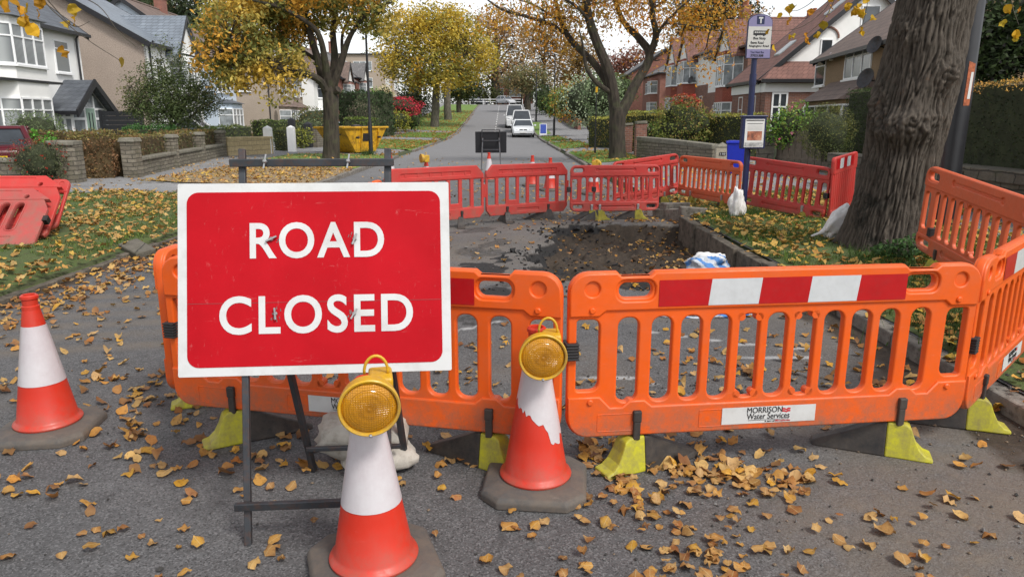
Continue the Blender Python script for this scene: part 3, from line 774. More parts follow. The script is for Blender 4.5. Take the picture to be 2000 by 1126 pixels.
def barrier(kind, label, mat, A, B, zA, zB, group, feet=(), sx=1.0, sz=1.0, strip=None, sticker=None, clips=(), lean=0.0, toe='yellow', gnd=None, name='road_barrier'):
    """A, B: ground points below the two ends as seen from the face; zA, zB: height of the panel's lower edge there"""
    me, W, H, cl = panel_of(kind); A = Vector((*A, zA)); B = Vector((*B, zB)); d = B - A
    r = thing(name, label, 'barrier', (A + B) / 2, 0, group)
    r.rotation_euler = (lean, -math.atan2(d.z, math.hypot(d.x, d.y)), math.atan2(d.y, d.x))
    m2 = me.copy(); m2.materials.clear(); p = link('panel', m2, M[mat], r); 
    k = d.length / W * sx
    m2.transform(Matrix.Diagonal((k, 1, sz, 1)))
    if strip: strip_part(r, *strip)
    if sticker: sticker_part(r, *sticker)
    for (c, yaw, *z) in feet:
        x = (cl[c] - W / 2) * k if c in (0, 1) else (c - .5) * W * k
        foot_part(r, x, z[0] if z else -.175, yaw, .305 if kind == 'A' else .26, toe)
    for (x, z) in clips: clip_part(r, x, z)
    return r
GA = 'bright orange barriers across the front of the closure'
ST = (-.575, .60, .615, .735, 5, -.0335)
b1 = barrier('A', 'bright orange barrier with full red and white strip, right of the small cone', 'orange', (.245, 3.06), (2.19, 3.29), .175, .175, GA,
             [(0, R(-72)), (1, R(62))], strip=ST, sticker=(-.245, .215, .035, .118, -.0335), clips=((-.96, .42),))
b2 = barrier('A', 'bright orange barrier half hidden behind the road closed sign', 'orange', (-1.72, 3.47), (.225, 3.05), .175, .175, GA,
             [(0, R(-50)), (1, R(70))], strip=ST, sticker=(-.245, .215, .035, .118, -.0335), clips=((-.98, .40),))
b3 = barrier('A', 'bright orange barrier turned away at the right edge of the closure', 'orange', (2.215, 3.33), (3.60, 4.70), .175, .19, GA,
             [(0, R(28)), (1, R(20))], strip=ST, sticker=(-.245, .215, .035, .118, -.0335), clips=((-.96, .36),))
b4 = barrier('A', 'bright orange barrier end on behind the left edge of the sign', 'orange', (-1.70, 5.50), (-1.80, 3.57), .175, .175, GA, [(1, R(25)), (0, R(0))], clips=())
b5 = barrier('A', 'bright orange barrier running back from the sign towards the red ones', 'orange', (-1.46, 8.0), (-1.66, 6.05), .175, .175, GA, [(1, R(0)), (0, R(0))])
GR = 'worn red barriers round the far side of the hole'
barrier('C', 'red barrier with cut corners just right of the sign top', 'redplastic', (-1.78, 10.05), (-.44, 11.0), .13, .13, GR, [(0, R(20), -.13), (1, R(-30), -.13)], toe='black')
barrier('C', 'red barrier with cut corners in front of the black sign back', 'redplastic', (-.41, 11.15), (.90, 11.85), .12, .12, GR, [(0, R(-10), -.12), (1, R(60), -.12)], toe='black')
barrier('B', 'red round cornered barrier left of centre of the far side, nearest the broken tarmac', 'redplastic', (.93, 11.55), (2.40, 11.75), .14, .14, GR, [(0, R(80), -.14), (1, R(70), -.14), (.33, R(100), -.14)], clips=((-.35, .36), (-.76, .36)), toe='dullyellow')
barrier('B', 'red round cornered barrier overlapped by another, its right end showing', 'redplastic', (1.75, 12.35), (3.05, 13.25), .15, .26, GR, [(1, R(30), -.17)], toe='dullyellow')
barrier('B', 'faded orange red barrier in front of the blue bin', 'faded', (3.02, 13.05), (3.64, 11.5), .26, .24, GR, [(0, R(60), -.14), (1, R(70), -.12)], sz=.96, toe='dullyellow')
barrier('B', 'pinkish red barrier right behind the bus stop pole', 'redplastic', (3.62, 11.35), (4.42, 10.1), .30, .20, GR, [(1, R(60), -.10)], sz=1.0, clips=((.72, .35),), toe='dullyellow')
barrier('D', 'solid ribbed red barrier with red and white band beside the big trunk', 'redplastic', (4.46, 10.05), (5.10, 10.75), .18, .24, GR, [(0, R(70), -.12)], strip=(-.40, .30, .73, .87, 5, -.0285), sz=.98)
barrier('B', 'faded orange barrier right of the big trunk in front of the lamp column', 'faded', (4.02, 7.02), (3.78, 5.05), .36, .20, GR, [(0, R(-60), -.16), (1, R(0), -.13)], sz=1.10, clips=((-.72, .22),))
GS = 'old red barriers stacked on the grass'
for i, (lab, A, B, z, ln, mt, kd) in enumerate((
        ('scuffed red barrier lying frontmost on the stack on the left grass', (-7.45, 8.10), (-5.62, 8.30), .13, R(-52), 'faded2', 'E'),
        ('red barrier leaning second in the stack on the left grass', (-7.5, 8.55), (-5.68, 8.66), .20, R(-47), 'redplastic', 'E'),
        ('red barrier leaning at the back of the stack on the left grass', (-7.6, 8.85), (-5.75, 8.98), .24, R(-42), 'redplastic', 'A'))):
    barrier(kd, lab, mt, A, B, z, z, GS, lean=ln, strip=(-.5, .5, .06, .14, 1, -.036) if False else None, clips=((.93, .45),) if i == 0 else ())

# ------------------------------------------------------------------ road closed sign
SGN = thing('road_sign', 'red road closed sign with white lettering on a steel frame', 'road sign', (-.748, 2.475, 0), R(4.6))
LEAN = math.atan(.197 / .706)
def sp(x, t, d=0.0):                            # point on the leaning frame: x along, t up the slope, d towards the viewer
    return Vector((x, t * math.sin(LEAN) - d * math.cos(LEAN), t * math.cos(LEAN) + d * math.sin(LEAN)))
TS = Matrix.Rotation(R(90) - LEAN, 4, 'X')      # plate xy -> leaning plane
pm = plate([rrect(-.525, 0, .525, .75, .006, 2)], .006, .001)
mb = MB(); mb.mesh(pm, 0, Matrix.Translation(sp(0, .655)) @ TS)
pl = mb.build('sign_plate', N('x').done((.7, .7, .7)) if False else M['white'], SGN)
n = N('sign_red'); 
scr = n.ramp(n.noise(5, 9, .8, n.mapv((9, 9, 1.4), (.3, .9, .5))), [(.61, 0), (.65, 1)]); scr2 = n.ramp(n.noise(4, 9, .8, n.mapv((1.2, 1.2, 9), (.5, .2, .9))), [(.62, 0), (.66, 1)])
c = n.mix(n.ramp(n.noise(3, 5), [(.3, 0), (.7, 1)]), (.40, .004, .010), (.50, .006, .014))
c = n.mix(n.math('MULTIPLY', n.math('ADD', scr, scr2, True), .22), c, (.62, .25, .24)); c = n.mix(n.ramp(n.noise(16, 7, .8), [(.66, 0), (.74, .75)]), c, (.16, .03, .03))
M['signred'] = n.done(c, n.ramp(n.noise(9, 5), [(.3, .5), (.7, .7)]), spec=.12)
mb = MB(); mb.mesh(plate([rrect(-.49, .035, .49, .715, .045, 8)], .0012), 0, Matrix.Translation(sp(0, .655, .0042)) @ TS)
face = mb.build('red_field', M['signred'], pl)
mb = MB(); mb.box((0, .282, 0), (.978, .0016, .0006), 0, Matrix.Translation(sp(0, .655, .0055)) @ TS); mb.build('joint_line', simple('joint', (.25, .05, .05)), pl)
for wd, wid, cx, cy, hh in (('ROAD', .519, .008, .524, .142), ('CLOSED', .745, .004, .234, .150)):
    mb = MB(); mb.mesh(text_mesh(wd, wid, hh, .018, .0004, 1.12), 0, Matrix.Translation(sp(cx, .655 + cy, .0062)) @ TS); mb.build('lettering', M['white'], pl)
n = N('scuffed_paint'); M['scuff'] = n.done(n.mix(n.noise(90, 4), (.02, .02, .02), (.3, .25, .25)), .6)
for i, (x, y) in enumerate(((-.168, .530), (.153, .526), (-.155, .238), (.147, .232))):
    mb = MB(); T = Matrix.Translation(sp(x, .655 + y, .0065)) @ TS @ Matrix.Rotation(R((25, 70, 95, 60)[i]), 4, 'Z')
    mb.lathe([(.008, 0), (.008, .008), (.004, .012)], 12, 0, T); mb.box((.013, 0, .008), (.02, .006, .010), 0, T); mb.box((-.013, 0, .008), (.02, .006, .010), 0, T)
    mb.build('wing_nut', M['galv'], pl)
    mb = MB(); rr = random.Random(i)
    for k in range(9):
        a, r0 = rr.uniform(0, 6.3), rr.uniform(.012, .028); mb.box((r0 * math.cos(a), r0 * math.sin(a), -.0006), (rr.uniform(.003, .014), rr.uniform(.002, .005), .0006), 0, T)
    mb.build('scuff', M['scuff'], pl)
def bar(name, a, b, w_=.026, d_=.026, mat='steel'):
    a, b = Vector(a), Vector(b); L = (b - a).length; T = Matrix.Translation(a) @ (b - a).to_track_quat('Z', 'Y').to_matrix().to_4x4()
    mb = MB(); mb.box((0, 0, L / 2), (w_, d_, L), 0, T); return bev(mb.build(name, M[mat], SGN), .003)
bar('leg', sp(-.272, 0, -.02), sp(-.285, 1.545, -.02)); bar('leg', sp(.262, 0, -.02), sp(.285, 1.545, -.02))
bar('crossbar', sp(-.325, 1.485, .006), sp(.31, 1.485, .006), .026, .03); bar('crossbar', sp(-.315, .155, .006), sp(.30, .155, .006), .022, .03)
bar('rear_leg', (-.13, .60, 0), sp(-.235, 1.2, -.05)); bar('rear_leg', (.30, .60, 0), sp(.215, 1.2, -.05)); bar('crossbar', (-.135, .50, .16), (.285, .50, .16), .02, .02)
for x in (-.185, .135):
    mb = MB(); T = Matrix.Translation(sp(x, 1.485, .024)) @ TS @ Matrix.Rotation(R(80), 4, 'Z')
    mb.lathe([(.008, 0), (.008, .014), (.004, .018)], 12, 0, T); mb.box((.015, 0, .008), (.026, .006, .006), 0, T); mb.box((-.015, 0, .008), (.026, .006, .006), 0, T); mb.build('wing_nut', M['galv'], SGN)

# ------------------------------------------------------------------ sandbags
def sack(name, label, cat, mat, P, dims, rot, seed, tie=None, group=None):
    """a filled bag: pinched corners, sagging sides"""
    mb = MB(); nu, nv = 28, 16; vs = []
    for i in range(nv + 1):
        v = -PI / 2 + PI * i / nv
        for j in range(nu):
            u = 2 * PI * j / nu
            e = .55
            cx = math.copysign(abs(math.cos(u)) ** e, math.cos(u)) * math.cos(v) ** .7; cy = math.copysign(abs(math.sin(u)) ** e, math.sin(u)) * math.cos(v) ** .7; cz = math.sin(v)
            k = 1 + (.30 if tie else .15) * fbm(cx * 2 + seed, cy * 2, cz * 2) + (.10 if tie else .04) * (abs(fbm(cx * 5, cy * 5 + seed, cz * 4)) - .2)
            vs.append((cx * dims[0] / 2 * k, cy * dims[1] / 2 * k, cz * dims[2] / 2 * k))
    fs = [(i * nu + j, i * nu + (j + 1) % nu, (i + 1) * nu + (j + 1) % nu, (i + 1) * nu + j) for i in range(nv) for j in range(nu)]
    mb.add(vs, fs)
    r = thing(name, label, cat, P, 0, group); b = mb.build('bag_body', M[mat], r, True); b.rotation_euler = rot
    if tie:
        t = MB(); t.tube(tie, [.012, .018, .05, .085][:len(tie)] if len(tie) < 5 else [.05, .02, .018, .05, .06], 12); t.build('bag_neck', M[mat], r, True)
    return r
p = at_z(672, 878, 0)
sack('sandbag', 'pale sandbag on the rear bar of the road closed sign', 'sandbag', 'sack', (-.70, 3.12, .15), (.42, .20, .24), (R(20), R(4), R(8)), 3)
sack('sandbag', 'lower sandbag half hidden behind the lamp cone', 'sandbag', 'sack', (-.62, 3.10, .06), (.34, .24, .12), (0, 0, R(20)), 9)
g = at_z(1432, 412, .15)
sack('sandbag', 'white sandbag tied at the neck by the big trunk', 'sandbag', 'bag', (3.92, 8.55, .40), (.24, .2, .44), (0, R(38), 0), 7, [(-.32, -.02, -.17), (-.22, 0, -.14), (-.12, 0, -.08)])

# ------------------------------------------------------------------ cones and lamps
def cone(label, P, rot, group, torn=False, scale=1.0, base=True, tip_only=False):
    r = thing('traffic_cone', label, 'traffic cone', P, rot, group)
    rad = lambda z: .142 - (.142 - .034) * (z - .075) / (.70 - .075)
    mb = MB(); prof = [(.158, .062), (.160, .070), (.156, .078), (.147, .084)] + [(rad(z), z) for z in (.095, .25, .33, .5, .6, .665)]
    mb.lathe(prof, 40, 0, None, False)
    mb.lathe([(rad(.665), .665), (.040, .668), (.040, .684), (.035, .688), (.036, .718), (.041, .722), (.041, .735), (.033, .742), (.026, .74), (.024, .70)], 32, 0, None, False)
    mb.build('cone_body', M['cone'], r, 'auto')
    mb = MB(); seg = 64; z1 = .585; vs = []; fs = []
    for k in range(seg + 1):
        a = 2 * PI * k / seg; z0 = .285
        if torn: z0 = .345 - .075 * math.cos(a) + .03 * fbm(a * 2.5, 1, 0) + .012 * fbm(a * 11, 3, 0) + (-.045 if -.95 < ((a + PI) % (2 * PI)) - PI < -.35 else 0)
        for j in range(7):
            z = z0 + (z1 - z0) * j / 6; q = rad(z) + .0016 + .0006 * fbm(a * 8, z * 40, 0); vs.append((q * math.cos(a), q * math.sin(a), z))
    fs = [(k * 7 + j, (k + 1) * 7 + j, (k + 1) * 7 + j + 1, k * 7 + j + 1) for k in range(seg) for j in range(6)]
    mb.add(vs, fs); mb.build('reflective_sleeve', M['sleeve'], r, True)
    if base:
        c = .08; a = .228; oc = [(-a + c, -a), (a - c, -a), (a, -a + c), (a, a - c), (a - c, a), (-a + c, a), (-a, a - c), (-a, -a + c)]
        mb = MB(); b = len(mb.v)
        rings = [(1.0, .0), (1.0, .030), (.95, .048), (.80, .056), (.70, .060)]
        vs = [(x * s, y * s, z) for s, z in rings for x, y in oc]; fs = [list(range(8))[::-1], [32 + i for i in range(8)]]
        for i in range(4): fs += [(i * 8 + k, i * 8 + (k + 1) % 8, (i + 1) * 8 + (k + 1) % 8, (i + 1) * 8 + k) for k in range(8)]
        mb.add(vs, fs); bev(mb.build('base', M['cone_base'], r), .006, 2, 20)
    r.scale = (scale,) * 3
    return r
n = N('cone_sleeve'); hx = n.vor(62, 'DISTANCE_TO_EDGE', 'Distance', rnd=.25); 
c = n.mix(n.ramp(n.noise(4, 6, .7), [(.35, 0), (.75, 1)]), (.59, .56, .575), (.47, .40, .42)); c = n.mix(n.ramp(n.noise(70, 5, .8), [(.66, 0), (.74, .7)]), c, (.35, .28, .27))
n.bump(hx, .15, .002); M['sleeve'] = n.done(n.mix(n.ramp(hx, [(.0, .25), (.08, 0)]), c, (.62, .56, .59)), .3)
n = N('amber_lens'); g = n.vor(120, 'DISTANCE_TO_EDGE', 'Distance', rnd=0.0); sp_ = n.n('ShaderNodeSeparateXYZ'); n.l(n.vec, sp_.inputs[0])
rad2 = n.math('SQRT', n.math('ADD', n.math('POWER', sp_.outputs[0], 2.0), n.math('POWER', sp_.outputs[2], 2.0)))
c = n.mix(n.ramp(rad2, [(.0, 0), (.095, 1)]), (.42, .17, .004), (.62, .27, .006)); c = n.mix(n.ramp(n.noise(11, 5, .7), [(.5, 0), (.7, .5)]), c, (.16, .06, .004))
wv = n.n('ShaderNodeTexWave', wave_type='RINGS'); wv.rings_direction = 'SPHERICAL'; wv.inputs['Scale'].default_value = 24; n.l(n.vec, wv.inputs['Vector'])
n.bump(n.math('ADD', n.math('MULTIPLY', n.ramp(g, [(0, 0), (.12, 1)]), .7), n.math('MULTIPLY', wv.outputs[1], .3)), .6, .004); M['lens'] = n.done(n.mix(n.ramp(g, [(0, .5), (.10, 0)]), c, (.26, .10, .004)), .16, 0, .7)
def lamp(label, P, rot, group, tilt=0):
    r = thing('warning_lamp', label, 'warning lamp', P, rot, group); r.rotation_euler = (tilt, 0, rot); r.scale = (.92,) * 3
    X = Matrix.Rotation(R(90), 4, 'X')          # lathe axis z -> -y (towards the viewer)
    mb = MB(); mb.lathe([(.080, -.030), (.098, -.022), (.106, .02), (.108, .042), (.104, .046), (.098, .044), (.095, .030), (.0, .028)], 48, 0, X, False); mb.build('lamp_ring', M['lampyellow'], r, 'auto')
    mb = MB(); mb.lathe([(.096, .030), (.088, .040), (.06, .049), (.03, .053), (.012, .054), (.0005, .055)], 48, 0, X, False); mb.build('lens', M['lens'], r, True)
    mb = MB(); mb.box((.045, .085, -.005), (.085, .12, .165)); mb.box((.0, .04, .0), (.12, .04, .12)); bev(mb.build('battery_box', M['lampyellow'], r), .012, 3)
    mb = MB(); pts = [(.03 + .042 * math.cos(R(a)), .075, .085 + .062 * math.sin(R(a))) for a in range(-10, 191, 15)]; mb.tube(pts, .0055, 8); mb.build('handle', M['lampyellow'], r, True)
    mb = MB(); mb.lathe([(.006, .046), (.006, .054), (.003, .057)], 10, 0, Matrix.Translation((.0, 0, -.1015)) @ X); mb.build('screw', M['galv'], r)
    return r
GC = 'red and white traffic cones'; GL = 'yellow lamps on the traffic cones'
cone('red and white cone standing alone at the left edge', (-2.43, 3.50, 0), R(8), GC)
cone('red and white cone nearest the camera under a lamp', (-.50, 2.31, 0), R(20), GC)
cone('red cone with torn white sleeve beside the gap between orange barriers', (.105, 2.93, 0), R(-6), GC, True)
lamp('round amber lamp on the nearest cone', (-.462, 2.17, .706), R(12), GL, R(4))
lamp('round amber lamp on the cone with the torn sleeve', (.125, 2.80, .66), R(2), GL, R(2))
for u, v, y, lab in ((955, 297, 19, 'small cone by the left leg of the black sign back'), (1040, 303, 17.6, 'small cone behind the red barriers below the white saloon'), (1075, 307, 16.5, 'small cone rightmost of those behind the red barriers'), (762, 297, 19, 'small cone by the right end of the sign frame'), (832, 305, 16.0, 'small cone under a lamp left of the black sign back'), (1160, 321, 15.6, 'small cone under a lamp by the right hand tree')):
    p = at_y(u, v, y); cone('far ' + lab, (p.x, y, 0), R(10), GC)
lamp('far amber lamp on the cone left of the black sign back', (-1.95, 15.85, .76), R(-60), GL)
lamp('far yellow lamp on the cone by the right hand tree', (1.80, 15.45, .66), R(160), GL)
lamp('amber lamp at the left edge on top of the stacked barriers', (-6.80, 9.35, .86), R(-40), GL, R(-20))
# ------------------------------------------------------------------ houses
class House:
    def __init__(s, name, label, x, y, theta, L, D, H, pitch, zb, wall, roof, kind='gable', group='houses along the road', over=.3, base=None, near_over=.25):
        s.r = thing(name, label, 'house', (x, y, zb), R(theta), group)
        s.W = Matrix.Translation((x, y, zb)) @ Matrix.Rotation(R(theta), 4, 'Z'); s.Wi = s.W.inverted()
        s.L, s.D, s.H = L, D, H; s.wall = wall; s.roofm = roof; s.pitch = math.tan(R(pitch))
        rise = D / 2 * s.pitch; s.rise = rise; mb = MB(); z0 = -2.2
        if kind == 'gable':
            poly = [(0, z0), (D, z0), (D, H), (D / 2, H + rise), (0, H)]
            vs = [(0, y_, z_) for y_, z_ in poly] + [(L, y_, z_) for y_, z_ in poly]
            mb.add(vs, [(0, 1, 2, 3, 4)[::1], (9, 8, 7, 6, 5), (0, 4, 9, 5), (1, 6, 7, 2), (4, 3, 8, 9), (3, 2, 7, 8)])
        else: mb.span((0, 0, z0), (L, D, H))
        s.walls = mb.build('wall', M[wall], s.r)
        if base:                                   # another facing for the ground floor
            mb = MB(); mb.span((-.03, -.03, z0), (L + .03, D * .6, base[1])); mb.build('lower_wall', M[base[0]], s.r)
        mb = MB(); o, t = over, .13; e = H - o * s.pitch
        if kind == 'gable':
            x0, x1 = -near_over, L + near_over; m = D / 2
            for sg in (0, 1):
                ya = -o if not sg else D + o
                mb.hexa([(x0, ya, e), (x1, ya, e), (x1, m, H + rise), (x0, m, H + rise), (x0, ya, e + t), (x1, ya, e + t), (x1, m, H + rise + t), (x0, m, H + rise + t)] if not sg else
                        [(x0, m, H + rise + .002), (x1, m, H + rise + .002), (x1, ya, e), (x0, ya, e), (x0, m, H + rise + t - .002), (x1, m, H + rise + t - .002), (x1, ya, e + t), (x0, ya, e + t)])
            mb.tube([(x0, m, H + rise + t), (x1, m, H + rise + t)], .10, 8)
        else:
            A = [(-o, -o, e), (L + o, -o, e), (L + o, D + o, e), (-o, D + o, e)]
            if kind == 'hip':
                i = min(D / 2, L / 2 - .2); rd = [(i, D / 2, H + rise), (L - i, D / 2, H + rise)]
                mb.add(A + rd, [(0, 1, 5, 4), (1, 2, 5), (2, 3, 4, 5), (3, 0, 4), (3, 2, 1, 0)]); hips = ((0, 4), (1, 5), (2, 5), (3, 4))
            else:                                  # hip with its ridge running back from the road
                s.rise = rise = L / 2 * s.pitch; rd = [(L / 2, L * .22, H + rise), (L / 2, D - L * .3, H + rise)]
                mb.add(A + rd, [(0, 1, 4), (1, 2, 5, 4), (2, 3, 5), (3, 0, 4, 5), (3, 2, 1, 0)]); hips = ((0, 4), (1, 4), (2, 5), (3, 5))
            mb.tube(rd, .1, 6)
            for a, b in hips: mb.tube([(A + rd)[a], (A + rd)[b]], .09, 6)
        s.roof = mb.build('roof', M[roof], s.r)
        mb = MB(); g = e - .02
        mb.span((-o, -o - .10, g), (L + o, -o + .02, g + .13))
        if kind == 'gable':
            for xx in (-near_over - .03, L + near_over + .03):
                for ya in (-o, D + o):
                    mb.hexa([(xx - .03, ya, e - .14), (xx + .03, ya, e - .14), (xx + .03, D / 2, H + rise - .14), (xx - .03, D / 2, H + rise - .14), (xx - .03, ya, e + t + .02), (xx + .03, ya, e + t + .02), (xx + .03, D / 2, H + rise + t + .02), (xx - .03, D / 2, H + rise + t + .02)])
        else:
            for xx in (-o - .06, L + o + .06): mb.span((xx - .05, -o, g), (xx + .05, D + o, g + .13))
        s.trim = mb.build('gutter', M['blackpaint'], s.r)
    def F(s, face):
        if face == 'front': return Matrix.Identity(4)
        if face == 'near0': return Matrix(((0, 1, 0, 0), (-1, 0, 0, 0), (0, 0, 1, 0), (0, 0, 0, 1)))
        return Matrix(((0, -1, 0, s.L), (1, 0, 0, 0), (0, 0, 1, 0), (0, 0, 0, 1)))
    def px(s, face, u, v, out=0.0):
        """where the sight line through a photograph point meets the wall"""
        T = (s.W @ s.F(face)).inverted(); o = T @ Vector((0, 0, CAM_H)); d = T.to_3x3() @ ray(u, v)
        t = (-out - o.y) / d.y; p = o + d * t; return p.x, p.z
    def win(s, face, a0, a1, z0, z1, cols=2, rows=(.7,), pane='glass', frame='upvc', sill=True, n=0.0, parent=None, T=None, fw=.055, name='window'):
        T = T if T is not None else s.F(face); mb = MB(); f = fw
        mb.span((a0, n - .05, z0), (a0 + f, n + .03, z1), 0, T); mb.span((a1 - f, n - .05, z0), (a1, n + .03, z1), 0, T)
        mb.span((a0 + f, n - .049, z0), (a1 - f, n + .03, z0 + f), 0, T); mb.span((a0 + f, n - .049, z1 - f), (a1 - f, n + .03, z1), 0, T)
        for c in range(1, cols):
            x = a0 + (a1 - a0) * c / cols; mb.span((x - f * .55, n - .045, z0 + f), (x + f * .55, n + .02, z1 - f), 0, T)
        for r_ in rows:
            z = z0 + (z1 - z0) * r_; mb.span((a0 + f, n - .042, z - f * .45), (a1 - f, n + .02, z + f * .45), 0, T)
        if sill: mb.span((a0 - .06, n - .12, z0 - .07), (a1 + .06, n + .02, z0), 0, T)
        w_ = mb.build(name, M[frame], parent or s.r)
        p = MB(); p.add([(a0 + f * .5, n - .02, z0 + f * .5), (a1 - f * .5, n - .02, z0 + f * .5), (a1 - f * .5, n - .02, z1 - f * .5), (a0 + f * .5, n - .02, z1 - f * .5)], [(0, 1, 2, 3)], 0, T)
        p.build('pane', M[pane], w_); return w_
    def wpx(s, face, u0, v0, u1, v1, **k):
        vm, um = (v0 + v1) / 2, (u0 + u1) / 2
        a = sorted((s.px(face, u0, vm)[0], s.px(face, u1, vm)[0])); z = sorted((s.px(face, um, v0)[1], s.px(face, um, v1)[1]))
        return s.win(face, a[0], a[1], z[0], z[1], **k)
    def bay(s, a0, a1, proj, levels, wallm, ztop, cant=.55, roof=None, pane='glass', face='front', cols=(1, 3, 1), low=-2.0, apron=None, rise=.5):
        """canted bay; levels: (sill, head) pairs"""
        plan = [(a0, 0), (a0 + cant, -proj), (a1 - cant, -proj), (a1, 0)]; Fm = s.F(face); mb = MB()
        edges = [low] + [z for lv in levels for z in lv] + [ztop]
        vs = [Fm @ Vector((a, n_, z)) for z in edges for a, n_ in plan]; fs = [(3, 2, 1, 0)]; ms = [0]
        for k in range(len(edges) - 1):
            b4 = k * 4; m = 1 if (apron and k % 2 == 0 and 0 < k < len(edges) - 2) else 0
            fs += [(b4, b4 + 1, b4 + 5, b4 + 4), (b4 + 1, b4 + 2, b4 + 6, b4 + 5), (b4 + 2, b4 + 3, b4 + 7, b4 + 6)]; ms += [m] * 3
        e4 = (len(edges) - 1) * 4; fs.append((e4, e4 + 1, e4 + 2, e4 + 3)); ms.append(0)
        mb.add(vs, fs); mb.m = ms
        if roof:
            e = .22; pl_ = [(a0 - e, .0), (a0 + cant - e * .5, -proj - e), (a1 - cant + e * .5, -proj - e), (a1 + e, .0)]
            tp = [(a0 + cant * .9, 0), (a1 - cant * .9, 0)]
            vs = [Fm @ Vector((a, n_, ztop)) for a, n_ in pl_] + [Fm @ Vector((a, n_, ztop + rise)) for a, n_ in tp]
            mb.add(vs, [(0, 1, 4), (1, 2, 5, 4), (2, 3, 5), (3, 2, 1, 0)], 2)
        b = mb.build('bay', [M[wallm], M[apron or wallm], M[roof or 'slate']], s.r)
        for z0, z1 in levels:
            w_ = MB()
            for i in range(3):
                p, q = Vector((*plan[i], 0)), Vector((*plan[i + 1], 0)); d = q - p; L = d.length; d.normalize(); nn = Vector((-d.y, d.x, 0))
                T = Fm @ Matrix(((d.x, nn.x, 0, p.x), (d.y, nn.y, 0, p.y), (0, 0, 1, 0), (0, 0, 0, 1)))
                f = .06
                w_.add([(0, -.006, z0), (L, -.006, z0), (L, -.006, z1), (0, -.006, z1)], [(0, 1, 2, 3)], 1, T)
                for c in range(cols[i] + 1):
                    x = L * c / cols[i]; w_.span((max(0, x - f / 2), -.05, z0), (min(L, x + f / 2), .05, z1), 0, T)
                for zz, hh in ((z0 + f / 2, f), (z1 - f / 2, f), (z0 + (z1 - z0) * .68, f * .8)): w_.span((0, -.045, zz - hh / 2), (L, .05, zz + hh / 2), 0, T)
                w_.span((-.05, -.10, z0 - .07), (L + .05, .02, z0), 0, T)
            w_.build('window', [M['upvc'], M[pane]], b)
        return b
    def front_gable(s, a0, a1, proj, zeave, zapex, wallm, depth=3.0, over=.25, face='front'):
        Fm = s.F(face); m = (a0 + a1) / 2; mb = MB(); k = (zapex - zeave) / (m - a0)
        P = lambda a, n_, z: Fm @ Vector((a, n_, z))
        mb.add([P(a0, -proj, zeave), P(a1, -proj, zeave), P(m, -proj, zapex)], [(0, 1, 2)], 0)
        for sg in (-1, 1):
            ae = m + sg * (m - a0 + over); ze = zeave - over * k; t = .12
            for (n0, n1, mat, dz) in ((-proj - .18, depth, 1, 0), (-proj - .22, -proj - .17, 2, -.13)):
                q = [P(ae, n0, ze + dz), P(m, n0, zapex + dz), P(m, n1, zapex + dz), P(ae, n1, ze + dz)]; q2 = [P(ae, n0, ze + t), P(m, n0, zapex + t), P(m, n1, zapex + t), P(ae, n1, ze + t)]
                if sg > 0: q = [q[1], q[0], q[3], q[2]]; q2 = [q2[1], q2[0], q2[3], q2[2]]
                mb.hexa(q + q2, mat)
        return mb.build('front_gable', [M[wallm], M[s.roofm], M['blackpaint']], s.r)
    def chimney(s, x, y, h, w_=(.9, .55), mat='brick_red', pots=3):
        zr = s.H + s.rise - abs(y - s.D / 2) * s.pitch; mb = MB()
        mb.span((x - w_[0] / 2, y - w_[1] / 2, zr - .6), (x + w_[0] / 2, y + w_[1] / 2, zr + h)); mb.span((x - w_[0] / 2 - .06, y - w_[1] / 2 - .06, zr + h), (x + w_[0] / 2 + .06, y + w_[1] / 2 + .06, zr + h + .12))
        for k in range(pots):
            xx = x + (k - (pots - 1) / 2) * w_[0] / pots; mb.lathe([(.12, 0), (.10, .35), (.13, .38), (.13, .44)], 10, 1, Matrix.Translation((xx, y, zr + h + .12)))
        mb.build('chimney', [M[mat], M['clay']], s.roof)
    def pipe(s, a, face='front', z0=-1.0, z1=None):
        mb = MB(); T = s.F(face); z1 = z1 or s.H - .1
        mb.tube([T @ Vector(p) for p in ((a, -.3, z1), (a, -.08, z1 - .25), (a, -.08, z0))], .045, 8); mb.build('drainpipe', M['blackpaint'], s.r)
    def dish(s, face, a, z, r=.33):
        mb = MB(); T = s.F(face) @ Matrix.Translation((a, -.45, z)) @ Matrix.Rotation(R(70), 4, 'X') @ Matrix.Rotation(R(25), 4, 'Y')
        mb.lathe([(.01, .0), (r * .5, .03), (r, .11), (r, .125), (r * .5, .045), (.01, .015)], 20, 0, T); mb.tube([s.F(face) @ Vector((a, -.45, z)), s.F(face) @ Vector((a, 0, z - .1))], .025, 6); mb.build('satellite_dish', M['steel'], s.r)

# left side, from near to far ------------------------------------------------
h = House('white_house', 'white rendered house with bay windows and glazed gabled porch', -17.95, 22.4, 95, 10.5, 8, 5.25, 38, 0.05, 'render_white', 'slate')
a, z = h.px('front', 90, 100, .45)
h.bay(a - 3.9, a, .85, [(.95, 2.3), (3.42, 4.82)], 'render_white', 5.05, .95, 'slate', 'blinds', cols=(2, 3, 4), rise=.35)
mb = MB(); mb.span((a - 4.0, -.02, 2.85), (a + .0, -.91, 2.93)); mb.build('band', M['blackpaint'], h.r)
h.wpx('front', 106, 80, 134, 142, cols=1, rows=(.74,), pane='blinds')
h.pipe(10.1)
